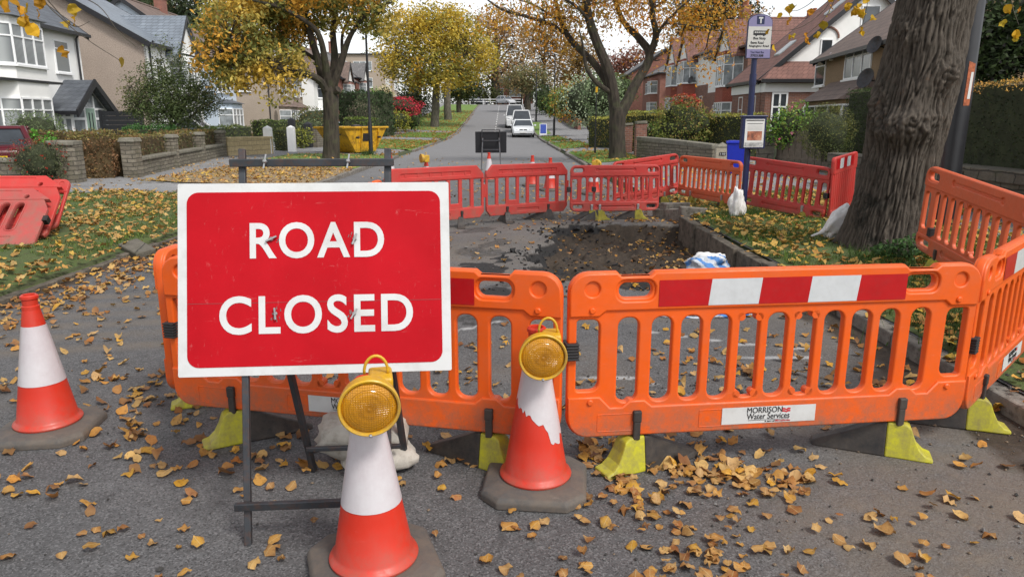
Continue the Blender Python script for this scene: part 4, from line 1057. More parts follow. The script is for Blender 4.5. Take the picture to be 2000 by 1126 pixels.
# glazed porch
a0, _ = h.px('front', 101, 235); pa, pw, pp = a0 - .1, 3.0, .85
mb = MB(); zE, zA = 1.95, 3.0; m = pa + pw / 2
mb.span((pa, -pp, -2), (pa + pw, 0, .5)); por = mb.build('porch', M['render_white'], h.r)
mb = MB()
for sg in (-1, 1):
    ae = m + sg * (pw / 2 + .3); k = (zA - zE) / (pw / 2); ze = zE - .3 * k
    q = [(ae, -pp - .35, ze), (m, -pp - .35, zA), (m, .0, zA), (ae, .0, ze)]; q2 = [(x, y, z + .13) for x, y, z in q]
    if sg > 0: q = [q[1], q[0], q[3], q[2]]; q2 = [q2[1], q2[0], q2[3], q2[2]]
    mb.hexa(q + q2, 0)
    q = [(ae, -pp - .41, ze - .13), (m, -pp - .41, zA - .13), (m, -pp - .33, zA - .13), (ae, -pp - .33, ze - .13)]; q2 = [(x, y, z + .3) for x, y, z in q]
    if sg > 0: q = [q[1], q[0], q[3], q[2]]; q2 = [q2[1], q2[0], q2[3], q2[2]]
    mb.hexa(q + q2, 1)
    mb.span((ae - .06 * sg, -pp - .36, ze - .03), (ae + .05 * sg, 0, ze + .11), 1)
mb.build('porch_roof', [M['slate'], M['blackpaint']], por)
mb = MB(); f = .09
for x in (pa + f / 2, pa + pw * .36, pa + pw * .64, pa + pw - f / 2): mb.span((x - f / 2, -pp - .03, -.2), (x + f / 2, -pp + .06, zE if x in (pa + f / 2, pa + pw - f / 2) else zE + .55))
for zz in (.5, 1.55, zE): mb.span((pa, -pp - .028, zz - .05), (pa + pw, -pp + .055, zz + .05))
for xs in (0, 1):
    x = pa if not xs else pa + pw
    for yy in (-pp, -pp * .66, -pp * .33, -.05): mb.span((x - .03, yy - .045, .45), (x + .03, yy + .045, zE))
    for zz in (.5, 1.6, zE - .05): mb.span((x - .028, -pp, zz - .05), (x + .028, 0, zz + .05))
mb.add([(pa, -pp - .02, zE), (pa + .1, -pp - .02, zE), (m, -pp - .02, zA - .1), (m, -pp - .02, zA)], [(0, 1, 2, 3)]); mb.add([(pa + pw - .1, -pp - .02, zE), (pa + pw, -pp - .02, zE), (m, -pp - .02, zA), (m, -pp - .02, zA - .1)], [(0, 1, 2, 3)])
mb.build('porch_frame', M['upvc'], por)
mb = MB(); mb.add([(pa, -pp, .5), (pa + pw, -pp, .5), (pa + pw, -pp, zE), (m, -pp, zA), (pa, -pp, zE)], [(0, 1, 2, 3, 4)]); mb.add([(pa, -pp, .5), (pa, 0, .5), (pa, 0, zE), (pa, -pp, zE)], [(0, 1, 2, 3)]); mb.add([(pa + pw, -pp, .5), (pa + pw, 0, .5), (pa + pw, 0, zE), (pa + pw, -pp, zE)], [(3, 2, 1, 0)]); mb.build('porch_pane', M['glass_pale'], por)
M['sage'] = simple('sage_door', (.30, .42, .34), .4, var=.05)
mb = MB(); mb.span((pa + pw * .38, -pp - .05, -.15), (pa + pw * .62, -pp + .0, 1.98)); dr = mb.build('door', M['sage'], h.r)
mb = MB(); [mb.span((pa + pw * (.43 + .09 * i), -pp - .054, .3), (pa + pw * (.46 + .09 * i), -pp - .049, 1.8)) for i in (0, 1)]; mb.build('pane', M['glass'], dr)

h = House('pebbledashed_house', 'house with big bare pebbledashed gable wall and pale slate roof', -18.0, 37, 95, 7.6, 10, 5.15, 30, .15, 'pebble', 'slate_pale')
mb = MB(); mb.span((.0, -.03, -2), (7.6, .1, 5.05)); mb.build('front_facing', M['render_white'], h.r)
h.front_gable(2.6, 5.6, .55, 4.9, 6.75, 'render_white', 4.5); h.bay(2.8, 5.4, .75, [(.8, 2.1), (3.2, 4.5)], 'render_white', 4.75, .6, None, 'blinds')
h.win('front', .9, 1.8, 3.2, 4.5, 2, (.7,), n=-.03); h.pipe(.25, z1=5.2); h.chimney(5.5, 5.0, 1.0, (1.5, .6), 'brick_red', 4)
h = House('blue_house', 'pale blue rendered house behind the loose young tree', -20.2, 48.5, 93, 8.5, 9, 5.5, 36, .2, 'render_blue', 'tile_brown')
h.bay(2.6, 6.0, .8, [(.7, 2.1)], 'render_blue', 2.45, .6, 'slate', 'glass_pale', rise=.3); h.win('front', 2.9, 5.4, 3.2, 4.6, 3, (.7,)); h.win('front', 6.7, 7.6, 3.3, 4.5, 1, (.7,)); h.win('front', 6.9, 7.7, .9, 2.2, 1, (.7,)); h.pipe(8.3); h.chimney(6, 4.5, .9)
h = House('beige_house', 'beige pebbledashed pair of houses with long white bay windows', -18.3, 55.5, 95, 13.5, 9.5, 5.3, 35, .2, 'pebble_beige', 'tile_brown', 'hip')
for a in (3.6, 8.6):
    h.bay(a, a + 3.5, .8, [(.55, 2.1)], 'pebble_beige', 2.35, .5, 'tile_brown', 'glass_pale', rise=.55); h.win('front', a + .6, a + 2.9, 3.3, 4.7, 3, (.7,)); 
h.win('front', 12.4, 13.2, 3.4, 4.6, 1, (.7,)); h.win('near0', -2.0, -1.2, 3.4, 4.5, 1, (.6,)); h.win('near0', -3.4, -2.9, .9, 2.1, 1, ()); h.pipe(.15); h.chimney(6.5, 4.75, 1.3)
mb = MB()
mb.prism([(1.6, -2)] + [(2.2 + .6 * math.cos(R(a)), 1.45 + .6 * math.sin(R(a))) for a in range(180, -1, -20)] + [(2.8, -2)], 0, .04, 0, UPRIGHT(0, -.0, 0)); mb.build('door', M['timber'], h.r)
mb = MB(); mb.span((-.04, -.04, -2), (13.54, 4, .35)); mb.build('plinth', M['brick_dark'], h.r)
h = House('white_gabled_house', 'white house with black trimmed gable behind the left street tree', -19.2, 72, 92, 8.5, 9, 5.2, 40, .4, 'render_white', 'tile_brown')
h.front_gable(1.2, 4.8, .4, 4.9, 7.2, 'render_white'); h.bay(1.5, 4.5, .7, [(.8, 2.1), (3.2, 4.5)], 'render_white', 4.8, .5); h.win('front', 6.2, 7.4, 3.2, 4.5, 2); h.chimney(7, 4.5, 1.4, (1.0, .6))
for k, (y, x, lab) in enumerate(((83.5, -19.2, 'near one of two brick houses with white bays past the left street tree'), (94.5, -19.6, 'far one of two brick houses with white bays by the tall clipped hedge'))):
    h = House('brick_house', lab, x, y, 92, 9.6, 9, 5.2, 36, rz(y) - .1, 'brick_red', 'tile_grey' if k else 'tile_brown', 'gable' if not k else 'hip')
    h.front_gable(1.0, 4.6, .5, 4.9, 6.9, 'render_white'); h.bay(1.2, 4.4, .8, [(.8, 2.1), (3.1, 4.5)], 'brick_red', 4.75, .5, None, 'glass_pale'); h.win('front', 6.2, 7.8, 3.2, 4.5, 2); h.win('near0', -3, -2, 3.2, 4.4, 1); h.chimney(7.5, 4.5, 1.5, (1.1, .7))
h = House('flats', 'low modern block of flats with wide blue windows up the hill', -20.8, 122, 92, 20, 10, 8.6, 4, 3.2, 'pebble_beige', 'tile_grey', 'hip', over=.2)
mb = MB(); mb.span((7.0, -.5, -2), (13.0, .3, 8.3)); mb.build('tower_wall', M['pebble_beige'], h.r)
for zz in (.8, 3.4, 6.0):
    for a in (.8, 3.8, 14, 17): h.win('front', a, a + 2.4, zz, zz + 1.5, 3, (.5,), 'glass_pale')
    h.win('near0', -5, -2, zz, zz + 1.5, 3, (), 'glass_pale'); h.win('near0', -9, -6, zz, zz + 1.5, 3, (), 'glass_pale')
    h.win('front', 8, 12, zz, zz + 1.6, 3, (), 'glass_pale', n=-.5)

# right side, from near to far ----------------------------------------------
h = House('brown_house', 'brown pebbledashed house with white windows and two satellite dishes', 13.0, 31.5, -97.5, 12, 9, 5.15, 37, -1.05, 'pebble_brown', 'tile_brown', near_over=.1)
h.wpx('front', 1594, 115, 1613, 168, cols=1, rows=(.72,)); h.wpx('front', 1652, 92, 1703, 152, cols=3, rows=(.72,), pane='blinds')
a0, z0 = h.px('front', 1612, 205); a1, _ = h.px('front', 1712, 190)
h.bay(a0 - .05, a1, .9, [(1.0, z0 - .05)], 'pebble_brown', z0 + .1, .5, 'tile_brown', 'glass', rise=.75)
a, z = h.px('front', 1698, 155, .4); h.dish('front', a, z); a, z = h.px('front', 1716, 90, .4); h.dish('front', a, z, .28)
a, z = h.px('front', 1628, 111); mb = MB(); mb.box((a, -.08, z), (.24, .12, .3)); bev(mb.build('alarm_box', M['upvc'], h.r), .03)
for k in range(2):
    mb = MB(); x = 3.5 + 3.2 * k; y0, y1 = 1.6, 2.6; P = h.pitch; mb.hexa([(x, y0, h.H + y0 * P + .14), (x + .8, y0, h.H + y0 * P + .14), (x + .8, y1, h.H + y1 * P + .14), (x, y1, h.H + y1 * P + .14)] + [(x, y0, h.H + y0 * P + .22), (x + .8, y0, h.H + y0 * P + .22), (x + .8, y1, h.H + y1 * P + .22), (x, y1, h.H + y1 * P + .22)])
    mb.build('skylight', M['glass_pale'], h.r)
mb = MB()
mb.prism([(a0 - 1.1, -1.2)] + [(a0 - .65 + .45 * math.cos(R(a)), 1.2 + .45 * math.sin(R(a))) for a in range(180, -1, -20)] + [(a0 - .2, -1.2)], 0, .04, 0, UPRIGHT(0, 0, 0)); mb.build('door', M['brick_dark'], h.r)

h = House('catslide_house', 'white gabled house whose red roof sweeps down to brick ground floor', 12.4, 41.6, -90, 4.6, 10, 3.95, 40, -.35, 'render_white', 'tile_red', near_over=.3)
mb = MB(); mb.span((-.03, -.03, -2), (4.63, 5, 3.7)); mb.build('lower_wall', M['brick_dark'], h.r)
ex = MB(); ex.span((4.64, .0, -2), (5.3, 6.0, 3.7)); eo = ex.build('side_extension', M['brick_dark'], h.r)
ex = MB(); A = [(4.6, -.3, 3.78), (5.65, -.3, 3.78), (5.65, 6.3, 3.78), (4.6, 6.3, 3.78)]; B = [(4.65, .7, 4.7), (4.65, 6.3, 4.7)]; ex.add(A + B, [(0, 1, 4), (1, 2, 5, 4), (3, 2, 1, 0), (2, 3, 5)]); ex.build('extension_roof', M['tile_red'], eo)
ex = MB(); ex.span((5.56, -.35, 3.66), (5.72, 6.3, 3.82)); ex.build('gutter', M['blackpaint'], eo)
ex = MB(); ex.span((4.7, -.06, 3.22), (5.36, 6.0, 3.64)); ex.span((-.05, -.10, 3.22), (4.69, .02, 3.66)); ex.build('white_band', M['upvc'], eo)
T = Matrix(((0, -1, 0, 5.3), (1, 0, 0, 0), (0, 0, 1, 0), (0, 0, 0, 1)))
h.win('far', .32, 1.1, 1.4, 3.2, 2, (.62,), 'glass', T=T, fw=.08)
mb = MB(); mb.prism([(1.85, 1.75)] + [(2.75 + .9 * math.cos(R(a)), 1.9 + 1.1 * math.sin(R(a))) for a in range(180, -1, -15)] + [(3.65, 1.75)], 0, .05, 0, T @ UPRIGHT(0, -.0, 0)); wo = mb.build('arched_window', M['glass'], h.r)
mb = MB(); pts = [T @ Vector((2.75 + .95 * math.cos(R(a)), -.04, 1.9 + 1.15 * math.sin(R(a)))) for a in range(180, -1, -15)]; mb.tube(pts, .06, 6); mb.tube([T @ Vector((1.8, -.04, 1.75)), T @ Vector((3.7, -.04, 1.75))], .06, 6); mb.build('frame', M['upvc'], wo)
h.win('front', 1.2, 1.9, 1.4, 3.1, 1, (.6,), 'glass'); h.win('front', 3.0, 4.0, 1.0, 3.1, 2, (.6,), 'glass')
h.win('far', 2.75, 3.35, 4.75, 5.75, 1, (), 'glass')
mb = MB(); pts = [h.F('far') @ Vector((3.05 + .55 * math.cos(R(a)), -.03, 5.8 + .5 * math.sin(R(a)))) for a in range(180, -1, -15)]; mb.tube(pts, .05, 6); mb.build('brick_arch', M['brick_dark'], h.r)
h.win('far', 4.6, 5.5, 6.2, 7.3, 1, (), 'glass')
for k in range(2):
    mb = MB(); P = h.pitch; x, y0, y1 = 2.6, (1.2, 3.6)[k], (2.0, 4.5)[k]; mb.hexa([(x, y0, h.H + y0 * P + .14), (x + .8, y0, h.H + y0 * P + .14), (x + .8, y1, h.H + y1 * P + .14), (x, y1, h.H + y1 * P + .14)] + [(x, y0, h.H + y0 * P + .22), (x + .8, y0, h.H + y0 * P + .22), (x + .8, y1, h.H + y1 * P + .22), (x, y1, h.H + y1 * P + .22)]); mb.build('skylight', M['glass_pale'], h.r)

h = House('tile_hung_house', 'house with one tall tile hung bay beside the bus stop flag', 14.5, 55.0, -90, 9.0, 16, 5.45, 25, .55, 'render_white', 'tile_red', 'hipback')
mb = MB(); mb.span((-.03, -.03, -2), (9.03, 4, 2.9)); mb.span((8.2, -.04, -2), (9.04, 1.6, 5.3)); mb.build('lower_wall', M['brick_dark'], h.r)
h.bay(4.9, 8.1, 1.0, [(.45, 2.1), (3.1, 5.0)], 'tilehang', 5.25, .75, None, 'glass_pale', apron='tilehang', cols=(1, 4, 2)); h.front_gable(4.7, 8.3, .75, 5.1, 7.1, 'render_white', 4.5)
h.win('front', 1.6, 2.6, .1, 2.0, 1, (.6,), 'glass'); h.chimney(4.2, 5.5, 1.2, (1.4, .7), 'brick_red', 4); h.dish('front', 8.6, 3.2)
h = House('twin_gabled_house', 'pair of tile hung houses with two white gables side by side', 16.3, 77, -90, 15.5, 10, 5.6, 34, 1.5, 'render_white', 'tile_red', 'hip')
mb = MB(); mb.span((-.03, -.03, -2), (15.53, 4, 2.9)); mb.build('lower_wall', M['brick_dark'], h.r)
for a in (2.4, 7.4):
    h.bay(a, a + 3.6, 1.0, [(.5, 2.1), (3.2, 5.1)], 'tilehang', 5.3, .7, None, 'glass_pale', apron='tilehang', cols=(1, 4, 2)); h.front_gable(a - .2, a + 3.8, .75, 5.2, 7.6, 'render_white', 4.5)
h.win('front', 12.6, 13.6, .1, 2.0, 1, (.6,), 'glass'); h.dish('front', 11.2, 3.4); h.chimney(7.5, 5, 1.0, (1.4, .7), 'brick_red', 4)
h = House('brick_house', 'red brick house with hipped grey roof beyond the right street tree', 16.9, 96, -90, 11, 10, 5.3, 31, 1.5, 'brick_red', 'tile_grey', 'hip')
h.bay(6.6, 9.6, .7, [(.6, 2.0), (3.0, 4.4)], 'brick_red', 4.7, .5, None, 'glass_pale'); h.win('front', 2, 3.4, 3.1, 4.4, 2); h.win('far', 2, 3.2, 3.0, 4.3, 2); h.win('far', 5.6, 6.6, .6, 1.9, 1); h.dish('far', 1.2, 3.8)
h = House('brick_house', 'most distant brick house on the right with a plain grey roof', 16.6, 116, -90, 11, 10, 5.2, 33, 2.6, 'brick_red', 'tile_grey', 'gable')
h.bay(6.6, 9.6, .7, [(.6, 2.0), (3.0, 4.4)], 'brick_red', 4.7, .5, None, 'glass_pale'); h.win('far', 2, 3.2, 3.0, 4.3, 2)
h = House('brick_house', 'brick house with tall white glazing facing down the road over the crest', -4.2, 168, 0, 9, 9, 5.6, 28, 3.9, 'brick_red', 'slate', 'hip', group='houses along the road')
h.win('front', 3.6, 6.6, 2.6, 5.0, 2, (.5,), 'glass_pale'); h.win('front', 3.6, 6.6, .2, 2.0, 2, (.5,), 'glass'); h.win('front', .9, 2.3, 2.8, 4.4, 2)
# ------------------------------------------------------------------ garden walls, gates, street furniture
def wall_run(name, label, pts, h0, th, mat, cope='coping', group=None, ch=.09, co=.04, cat='wall', h1=None, zoff=0.0, piers=(), pier=(.42, .42, .25), pcope=True):
    """pts: list of (x, y) along the foot"""
    r = thing(name, label, cat, (pts[0][0], pts[0][1], gz(*pts[0]) + zoff), 0, group); o = Vector(r.location); mb = MB(); cb = MB(); n = len(pts)
    for i in range(n - 1):
        a, b = Vector((*pts[i], 0)), Vector((*pts[i + 1], 0)); d = (b - a).normalized(); nn = Vector((-d.y, d.x, 0)) * th / 2; n2 = Vector((-d.y, d.x, 0)) * (th / 2 + co)
        ha = h0 + ((h1 or h0) - h0) * i / (n - 1); hb = h0 + ((h1 or h0) - h0) * (i + 1) / (n - 1)
        za, zb = gz(a.x, a.y) + zoff, gz(b.x, b.y) + zoff
        e = d * .0
        P = [a - nn, b - nn, b + nn, a + nn]; Z = [za, zb, zb, za]; Hh = [ha, hb, hb, ha]
        mb.hexa([p + Vector((0, 0, z - .3)) - o for p, z in zip(P, Z)] + [p + Vector((0, 0, z + hh)) - o for p, z, hh in zip(P, Z, Hh)])
        if ch:
            Q = [a - n2, b - n2, b + n2, a + n2]
            cb.hexa([p + Vector((0, 0, z + hh + .002)) - o for p, z, hh in zip(Q, Z, Hh)] + [p + Vector((0, 0, z + hh + ch)) - o for p, z, hh in zip(Q, Z, Hh)])
    mb.build('wall_body', M[mat], r)
    if ch: bev(cb.build('coping', M[cope], r), .02)
    for (x, y) in piers:
        p = MB(); z = gz(x, y) + zoff - o.z; H = h0 + pier[2]
        p.box((x - o.x, y - o.y, z - .3 + (H + .3) / 2), (pier[0], pier[1], H + .3))
        pr = p.build('pillar', M[mat], r)
        if pcope:
            p = MB(); p.box((x - o.x, y - o.y, z + H + .05), (pier[0] + .08, pier[1] + .08, .1), 0, None, .85); bev(p.build('cap', M[cope], pr), .015)
    return r
def G(u, v): p = at_g(u, v); return (p.x, p.y)
def lerp(a, b, t): return tuple(a[i] + (b[i] - a[i]) * t for i in range(len(a)))
# left: pillared gritstone wall
wa, wb = G(262, 346), G(432, 305)
wall_run('garden_wall', 'low gritstone wall with four pillars along the left pavement', [wa, lerp(wa, wb, .5), wb], .38, .25, 'stonewall', piers=[lerp(wa, wb, t) for t in (0, .34, .67, 1)], pier=(.32, .36, .48))
ga = G(138, 356)
wall_run('gate_pillar', 'thick stone gate pillar behind the red berried shrub', [(ga[0] - .32, ga[1]), (ga[0] + .22, ga[1] + .1)], .82, .5, 'stonewall', ch=.1)
wall_run('garden_wall', 'low stone wall in front of the maroon car', [(ga[0] - .4, ga[1] + .1), (ga[0] - 4.5, ga[1] - .2)], .42, .3, 'stonewall')
y0, y1 = wb, G(530, 300)
wall_run('garden_wall', 'yellow sandstone block wall before the white gateposts', [(y0[0] + .05, y0[1] + .35), y1], .6, .25, 'stoneyellow', 'stoneyellow', ch=.10, co=.02)
def post(name, label, u, v, h, w_, mat, group=None, z=None):
    p = at_g(u, v); r = MB(); r.box((0, 0, h / 2 - .1), (w_, w_, h + .2)); r.add([(-w_ / 2, -w_ / 2, h), (w_ / 2, -w_ / 2, h), (w_ / 2, w_ / 2, h), (-w_ / 2, w_ / 2, h), (0, 0, h + w_ * .35)], [(0, 1, 4), (1, 2, 4), (2, 3, 4), (3, 0, 4)])
    o = bev(r.build(name, M[mat]), .012); o.location = (p.x, p.y, gz(p.x, p.y)); tag(o, label, 'gatepost', group); return o
post('gatepost', 'white gatepost at the end of the yellow stone wall', 526, 300, 1.03, .30, 'upvc', 'gateposts on the left'); post('gatepost', 'white gatepost on the far side of the hedge gap', 571, 296, 1.03, .30, 'upvc', 'gateposts on the left')
post('gatepost', 'dark gatepost behind the second white one', 573, 288, 1.35, .3, 'darkwood', 'gateposts on the left'); post('gatepost', 'dark gatepost left of the left street tree', 604, 288, 1.15, .34, 'darkwood', 'gateposts on the left')
wall_run('garden_wall', 'rough stone wall behind the left street tree and skip', [G(615, 288), G(700, 279)], .9, .3, 'stonewall')
wall_run('garden_wall', 'stone wall below the tall dark hedge on the left', [(-11.3, 46), (-11.6, 55.5)], .8, .3, 'stonewall')
wall_run('garden_wall', 'distant stone wall below the red maple on the left', [(-11.6, 58.5), (-12.2, 78)], .8, .3, 'stonewall')
wall_run('gate_pillar', 'pale stone gate pillar below the red maple', [(-11.9, 57.2), (-11.3, 57.2)], 1.7, .6, 'coping', ch=.1)
# black panel fence beside the porch
p = at_y(240, 255, 31.5); mb = MB(); [mb.box((0, 0, .2 + k * .19), (1.7, .04, .185)) for k in range(9)]; o = mb.build('board_panel', M['darkwood']); o.location = (p.x, 31.5, .1)
r = thing('panel_fence', 'black board fence panel between white porch and pebbledashed wall', 'fence', (p.x, 31.5, .1)); o.parent = r; o.location = (0, 0, 0)
mb = MB(); mb.box((.88, 0, .9), (.1, .1, 1.95)); mb.build('post', M['darkwood'], r); mb = MB(); mb.box((-.88, 0, .9), (.1, .1, 1.95)); mb.build('post', M['darkwood'], r)
# right: curved stone wall with number pillar, brick piers, far walls
c = [G(1250, 309), G(1300, 313), G(1350, 318), G(1398, 322)]
wall_run('garden_wall', 'mossy stone wall curving towards the numbered pillar', c, .62, .32, 'stonewall', ch=.15, co=.03, h1=.46)
p = at_g(1408, 330); r = thing('gate_pillar', 'cream gate pillar with house number 110 beside the blue bin', 'gatepost', (p.x, p.y, gz(p.x, p.y)), R(-10)); r.scale = (1, 1, .68)
mb = MB(); mb.box((0, 0, .4), (.36, .36, 1.0)); bev(mb.build('pillar_body', simple('cream_stone', (.42, .38, .30), .85, var=.15, dirt=(.15, .13, .08, .5)), r), .01)
mb = MB(); mb.add([(-.2, -.2, .9), (.2, -.2, .9), (.2, .2, .9), (-.2, .2, .9), (0, 0, 1.08)], [(0, 1, 4), (1, 2, 4), (2, 3, 4), (3, 0, 4), (3, 2, 1, 0)]); mb.build('cap', M['coping'], r)
mb = MB(); mb.box((0, -.188, .62), (.17, .012, .12)); pq = mb.build('number_plate', M['ink'], r); mb = MB(); mb.mesh(text_mesh('110', .13, .075, .02), 0, UPRIGHT(0, -.1965, .62)); mb.build('lettering', M['white'], pq)
p = at_g(1252, 306); wall_run('gate_pillar', 'brick gate pier at the left end of the mossy wall', [(p.x - .2, p.y + .3), (p.x + .2, p.y + .3)], 1.2, .42, 'brick_dark', ch=.1)
p = at_g(1226, 298); wall_run('gate_pillar', 'brick gate pier close to the right street tree', [(p.x - .2, p.y + .3), (p.x + .2, p.y + .3)], 1.1, .42, 'brick_dark', ch=.1)
X = lambda q, y: (xc(y) + q, y)
wall_run('garden_wall', 'pale stone wall beside the right pavement past the street tree', [X(8.2, 40), X(8.3, 52)], .85, .3, 'stonewall', group=None)
wall_run('garden_wall', 'short brick wall with two piers farther along the right pavement', [X(8.35, 54), X(8.4, 60)], .8, .3, 'brick_red', piers=[X(8.35, 54.2), X(8.4, 60)], pier=(.6, .6, .4))
wall_run('garden_wall', 'brick boundary wall far up the right pavement', [X(8.0, 70), X(7.6, 90)], .9, .3, 'brick_red')
wall_run('garden_wall', 'most distant stone wall on the right towards the crest', [X(7.6, 92), X(7.2, 128)], 1.0, .3, 'stonewall')
# dark stone retaining wall and pavement behind the trunk
wall_run('garden_wall', 'dark gritstone wall with slanted coping under the big clipped hedge', [(6.95, 15.5), (7.1, 11), (7.2, 8), (7.3, 4), (7.3, 2)], .48, .4, 'stonedark', 'stonedark', ch=.18, co=.05)
# wooden fence and lower wall right
def picket(label, a, b, n, h):
    r = thing('wooden_fence', label, 'fence', (*a, gz(*a))); d = Vector((b[0] - a[0], b[1] - a[1], 0)); ang = math.atan2(d.y, d.x)
    for k in range(n):
        mb = MB(); q = d * (k + .5) / n; mb.box((0, 0, h / 2 - .1), (d.length / n * .86, .03, h + random.uniform(-.03, .03))); o = mb.build('board', M['timber'], r); o.location = q; o.rotation_euler = (0, random.uniform(-.02, .02), ang)
    mb = MB(); mb.tube([(0, .03, h * .7), tuple(d + Vector((0, .03, h * .7)))], .035, 6); mb.tube([(0, .03, h * .25), tuple(d + Vector((0, .03, h * .25)))], .035, 6); mb.build('rail', M['timber'], r)
picket('weathered wooden board fence under the pink roses', (7.4, 20.4), (8.3, 18.6), 9, 1.15)
wall_run('garden_wall', 'low dark wall foot beside the wooden fence', [(6.9, 20.6), (7.35, 20.45)], .85, .45, 'stonedark', ch=.1)
# wheelie bin
p = at_g(1434, 340); r = thing('wheelie_bin', 'bright blue wheelie bin beside the numbered pillar', 'bin', (p.x, p.y, gz(p.x, p.y)), R(-15)); r.scale = (.86, .86, .82); 
mb = MB(); mb.box((0, 0, .47), (.42, .44, .9), 0, None, 1.24); bev(mb.build('bin_body', M['bluebin'], r), .03, 3)
mb = MB(); mb.box((0, 0, .96), (.57, .60, .07)); mb.box((0, -.02, 1.0), (.46, .48, .03)); mb.box((0, .33, .95), (.44, .07, .05)); bev(mb.build('lid', M['bluebin'], r), .02, 3)
for s in (-1, 1): mb = MB(); mb.lathe([(.09, -.03), (.1, -.02), (.1, .02), (.09, .03)], 16, 0, Matrix.Translation((s * .2, .24, .1)) @ Matrix.Rotation(R(90), 4, 'Y')); mb.build('wheel', M['black'], r)

# bus stop
bx, by = 3.52, 10.9; bz = vz(bx, by); r = thing('bus_stop', 'bus stop with purple flag and timetable case on navy pole', 'bus stop', (bx, by, bz), R(4))
mb = MB(); mb.tube([(0, 0, -.2), (0, 0, 1.9)], .044, 16); mb.tube([(0, 0, 1.9), (0, 0, 2.06)], .05, 16); mb.tube([(0, 0, 2.0), (0, .0, 2.82)], .04, 16); mb.build('pole', M['navy'], r, 'auto')
zt = lambda v: (CAM_H + ray(1000, v).z / ray(1000, v).y * by) - bz
v0, v1, v2, v3, vt = zt(114), zt(97), zt(53), zt(44), zt(30); ww = .172; fy = -.058
arch = lambda m_, top: [(-ww + m_, v0 + m_), (ww - m_, v0 + m_), (ww - m_, v3)] + [((ww - m_) * math.cos(R(a)), v3 + (top - v3) * math.sin(R(a))) for a in range(15, 166, 15)] + [(-ww + m_, v3)]
mb = MB(); mb.prism(arch(-.008, vt + .01), .0, .03, 0, UPRIGHT(.03, fy + .034, 0)); fl = mb.build('flag', M['navy'], r)
def flat(nm, poly, y, mat, par): mb = MB(); mb.add([(x + .03, y, z) for x, z in poly], [list(range(len(poly)))]); return mb.build(nm, M[mat], par)
flat('panel', [(-ww, v1), (ww, v1), (ww, v2), (-ww, v2)], fy - .002, 'cream', fl); flat('panel', [(-ww, v0), (ww, v0), (ww, v1), (-ww, v1)], fy - .002, 'purple', fl)
flat('panel', [p for p in arch(0, vt) if p[1] > v0 + .05][0:] and ([(-ww, v2), (ww, v2), (ww, v3)] + [(ww * math.cos(R(a)), v3 + (vt - v3) * math.sin(R(a))) for a in range(15, 166, 15)] + [(-ww, v3)]), fy - .002, 'purple', fl)
def words(txt, wid, hh, x, z, mat, par, wt_=.01, y=None):
    mb = MB(); mb.mesh(text_mesh(txt, wid, hh, wt_, .0004), 0, UPRIGHT(.03 + x, (fy - .0042) if y is None else y, z)); return mb.build('lettering', M[mat], par)
zz = (v2 + vt) / 2 + .005; s_ = .055
flat('emblem', [(-s_, zz - s_), (s_, zz - s_), (s_ * 1.05, zz + s_ * 1.1), (-s_ * 1.05, zz + s_ * 1.1)], fy - .0032, 'navy', fl); words('T', .062, .085, .002, zz, 'white', fl, .06)
hb = v2 - v1
bz_ = v1 + hb * .62; mb = MB(); mb.mesh(plate([rrect(-.095, 0, .095, .062, .012), ] + [rrect(-.078 + .028 * k, .028, -.055 + .028 * k, .05, .003) for k in range(6)], .0008), 0, UPRIGHT(.03, fy - .004, bz_)); mb.lathe([(.014, 0), (.014, .0008)], 12, 0, UPRIGHT(-.02, fy - .0035, bz_)); mb.lathe([(.014, 0), (.014, .0008)], 12, 0, UPRIGHT(.09, fy - .0035, bz_)); mb.build('emblem', M['ink'], fl)
words('Bus Stop', .18, .046, 0, v1 + hb * .47, 'ink', fl, .02); words('Bents Road', .19, .036, -.03, v1 + hb * .29, 'ink', fl, .02); words('Ringinglow Road', .29, .036, 0, v1 + hb * .13, 'ink', fl, .02)
words('Your Next Bus', .20, .03, -.02, v0 + (v1 - v0) * .66, 'navy', fl); words('37021308', .19, .034, -.02, v0 + (v1 - v0) * .27, 'ink', fl, .03)
c0, c1 = zt(290), zt(229); mb = MB(); mb.box((.03, -.075, (c0 + c1) / 2), (.36, .09, c1 - c0)); mb.box((.03, -.07, c1 + .012), (.39, .12, .03)); cs = bev(mb.build('timetable_case', M['navy'], r), .01)
cy = -.1225; H_ = c1 - c0
def fq(nm, x0, x1, z0, z1, mat, dy=0.0): mb = MB(); mb.add([(.03 + x0, cy - dy, c0 + H_ * z0), (.03 + x1, cy - dy, c0 + H_ * z0), (.03 + x1, cy - dy, c0 + H_ * z1), (.03 + x0, cy - dy, c0 + H_ * z1)], [(0, 1, 2, 3)]); return mb.build(nm, mat if not isinstance(mat, str) else M[mat], cs)
fq('notice', -.14, .15, .05, .94, 'paper')
n = N('notice_picture'); M['pic'] = n.done(n.ramp(n.noise(14, 5), [(.3, (.10, .05, .04)), (.5, (.45, .16, .09)), (.65, (.6, .32, .2)), (.8, (.65, .6, .55))]), .4)
fq('picture', -.10, .12, .27, .56, 'pic', .002); fq('heading', -.13, .14, .885, .915, 'ink', .002); fq('heading', -.11, .12, .79, .805, 'steel', .002); fq('picture', -.13, .14, .07, .2, simple('grey_print', (.4, .4, .4), .5, var=.5, scale=30), .002)
for k in range(4): fq('text_line', -.10, .12, .60 + .04 * k, .61 + .04 * k, 'cream', .002)

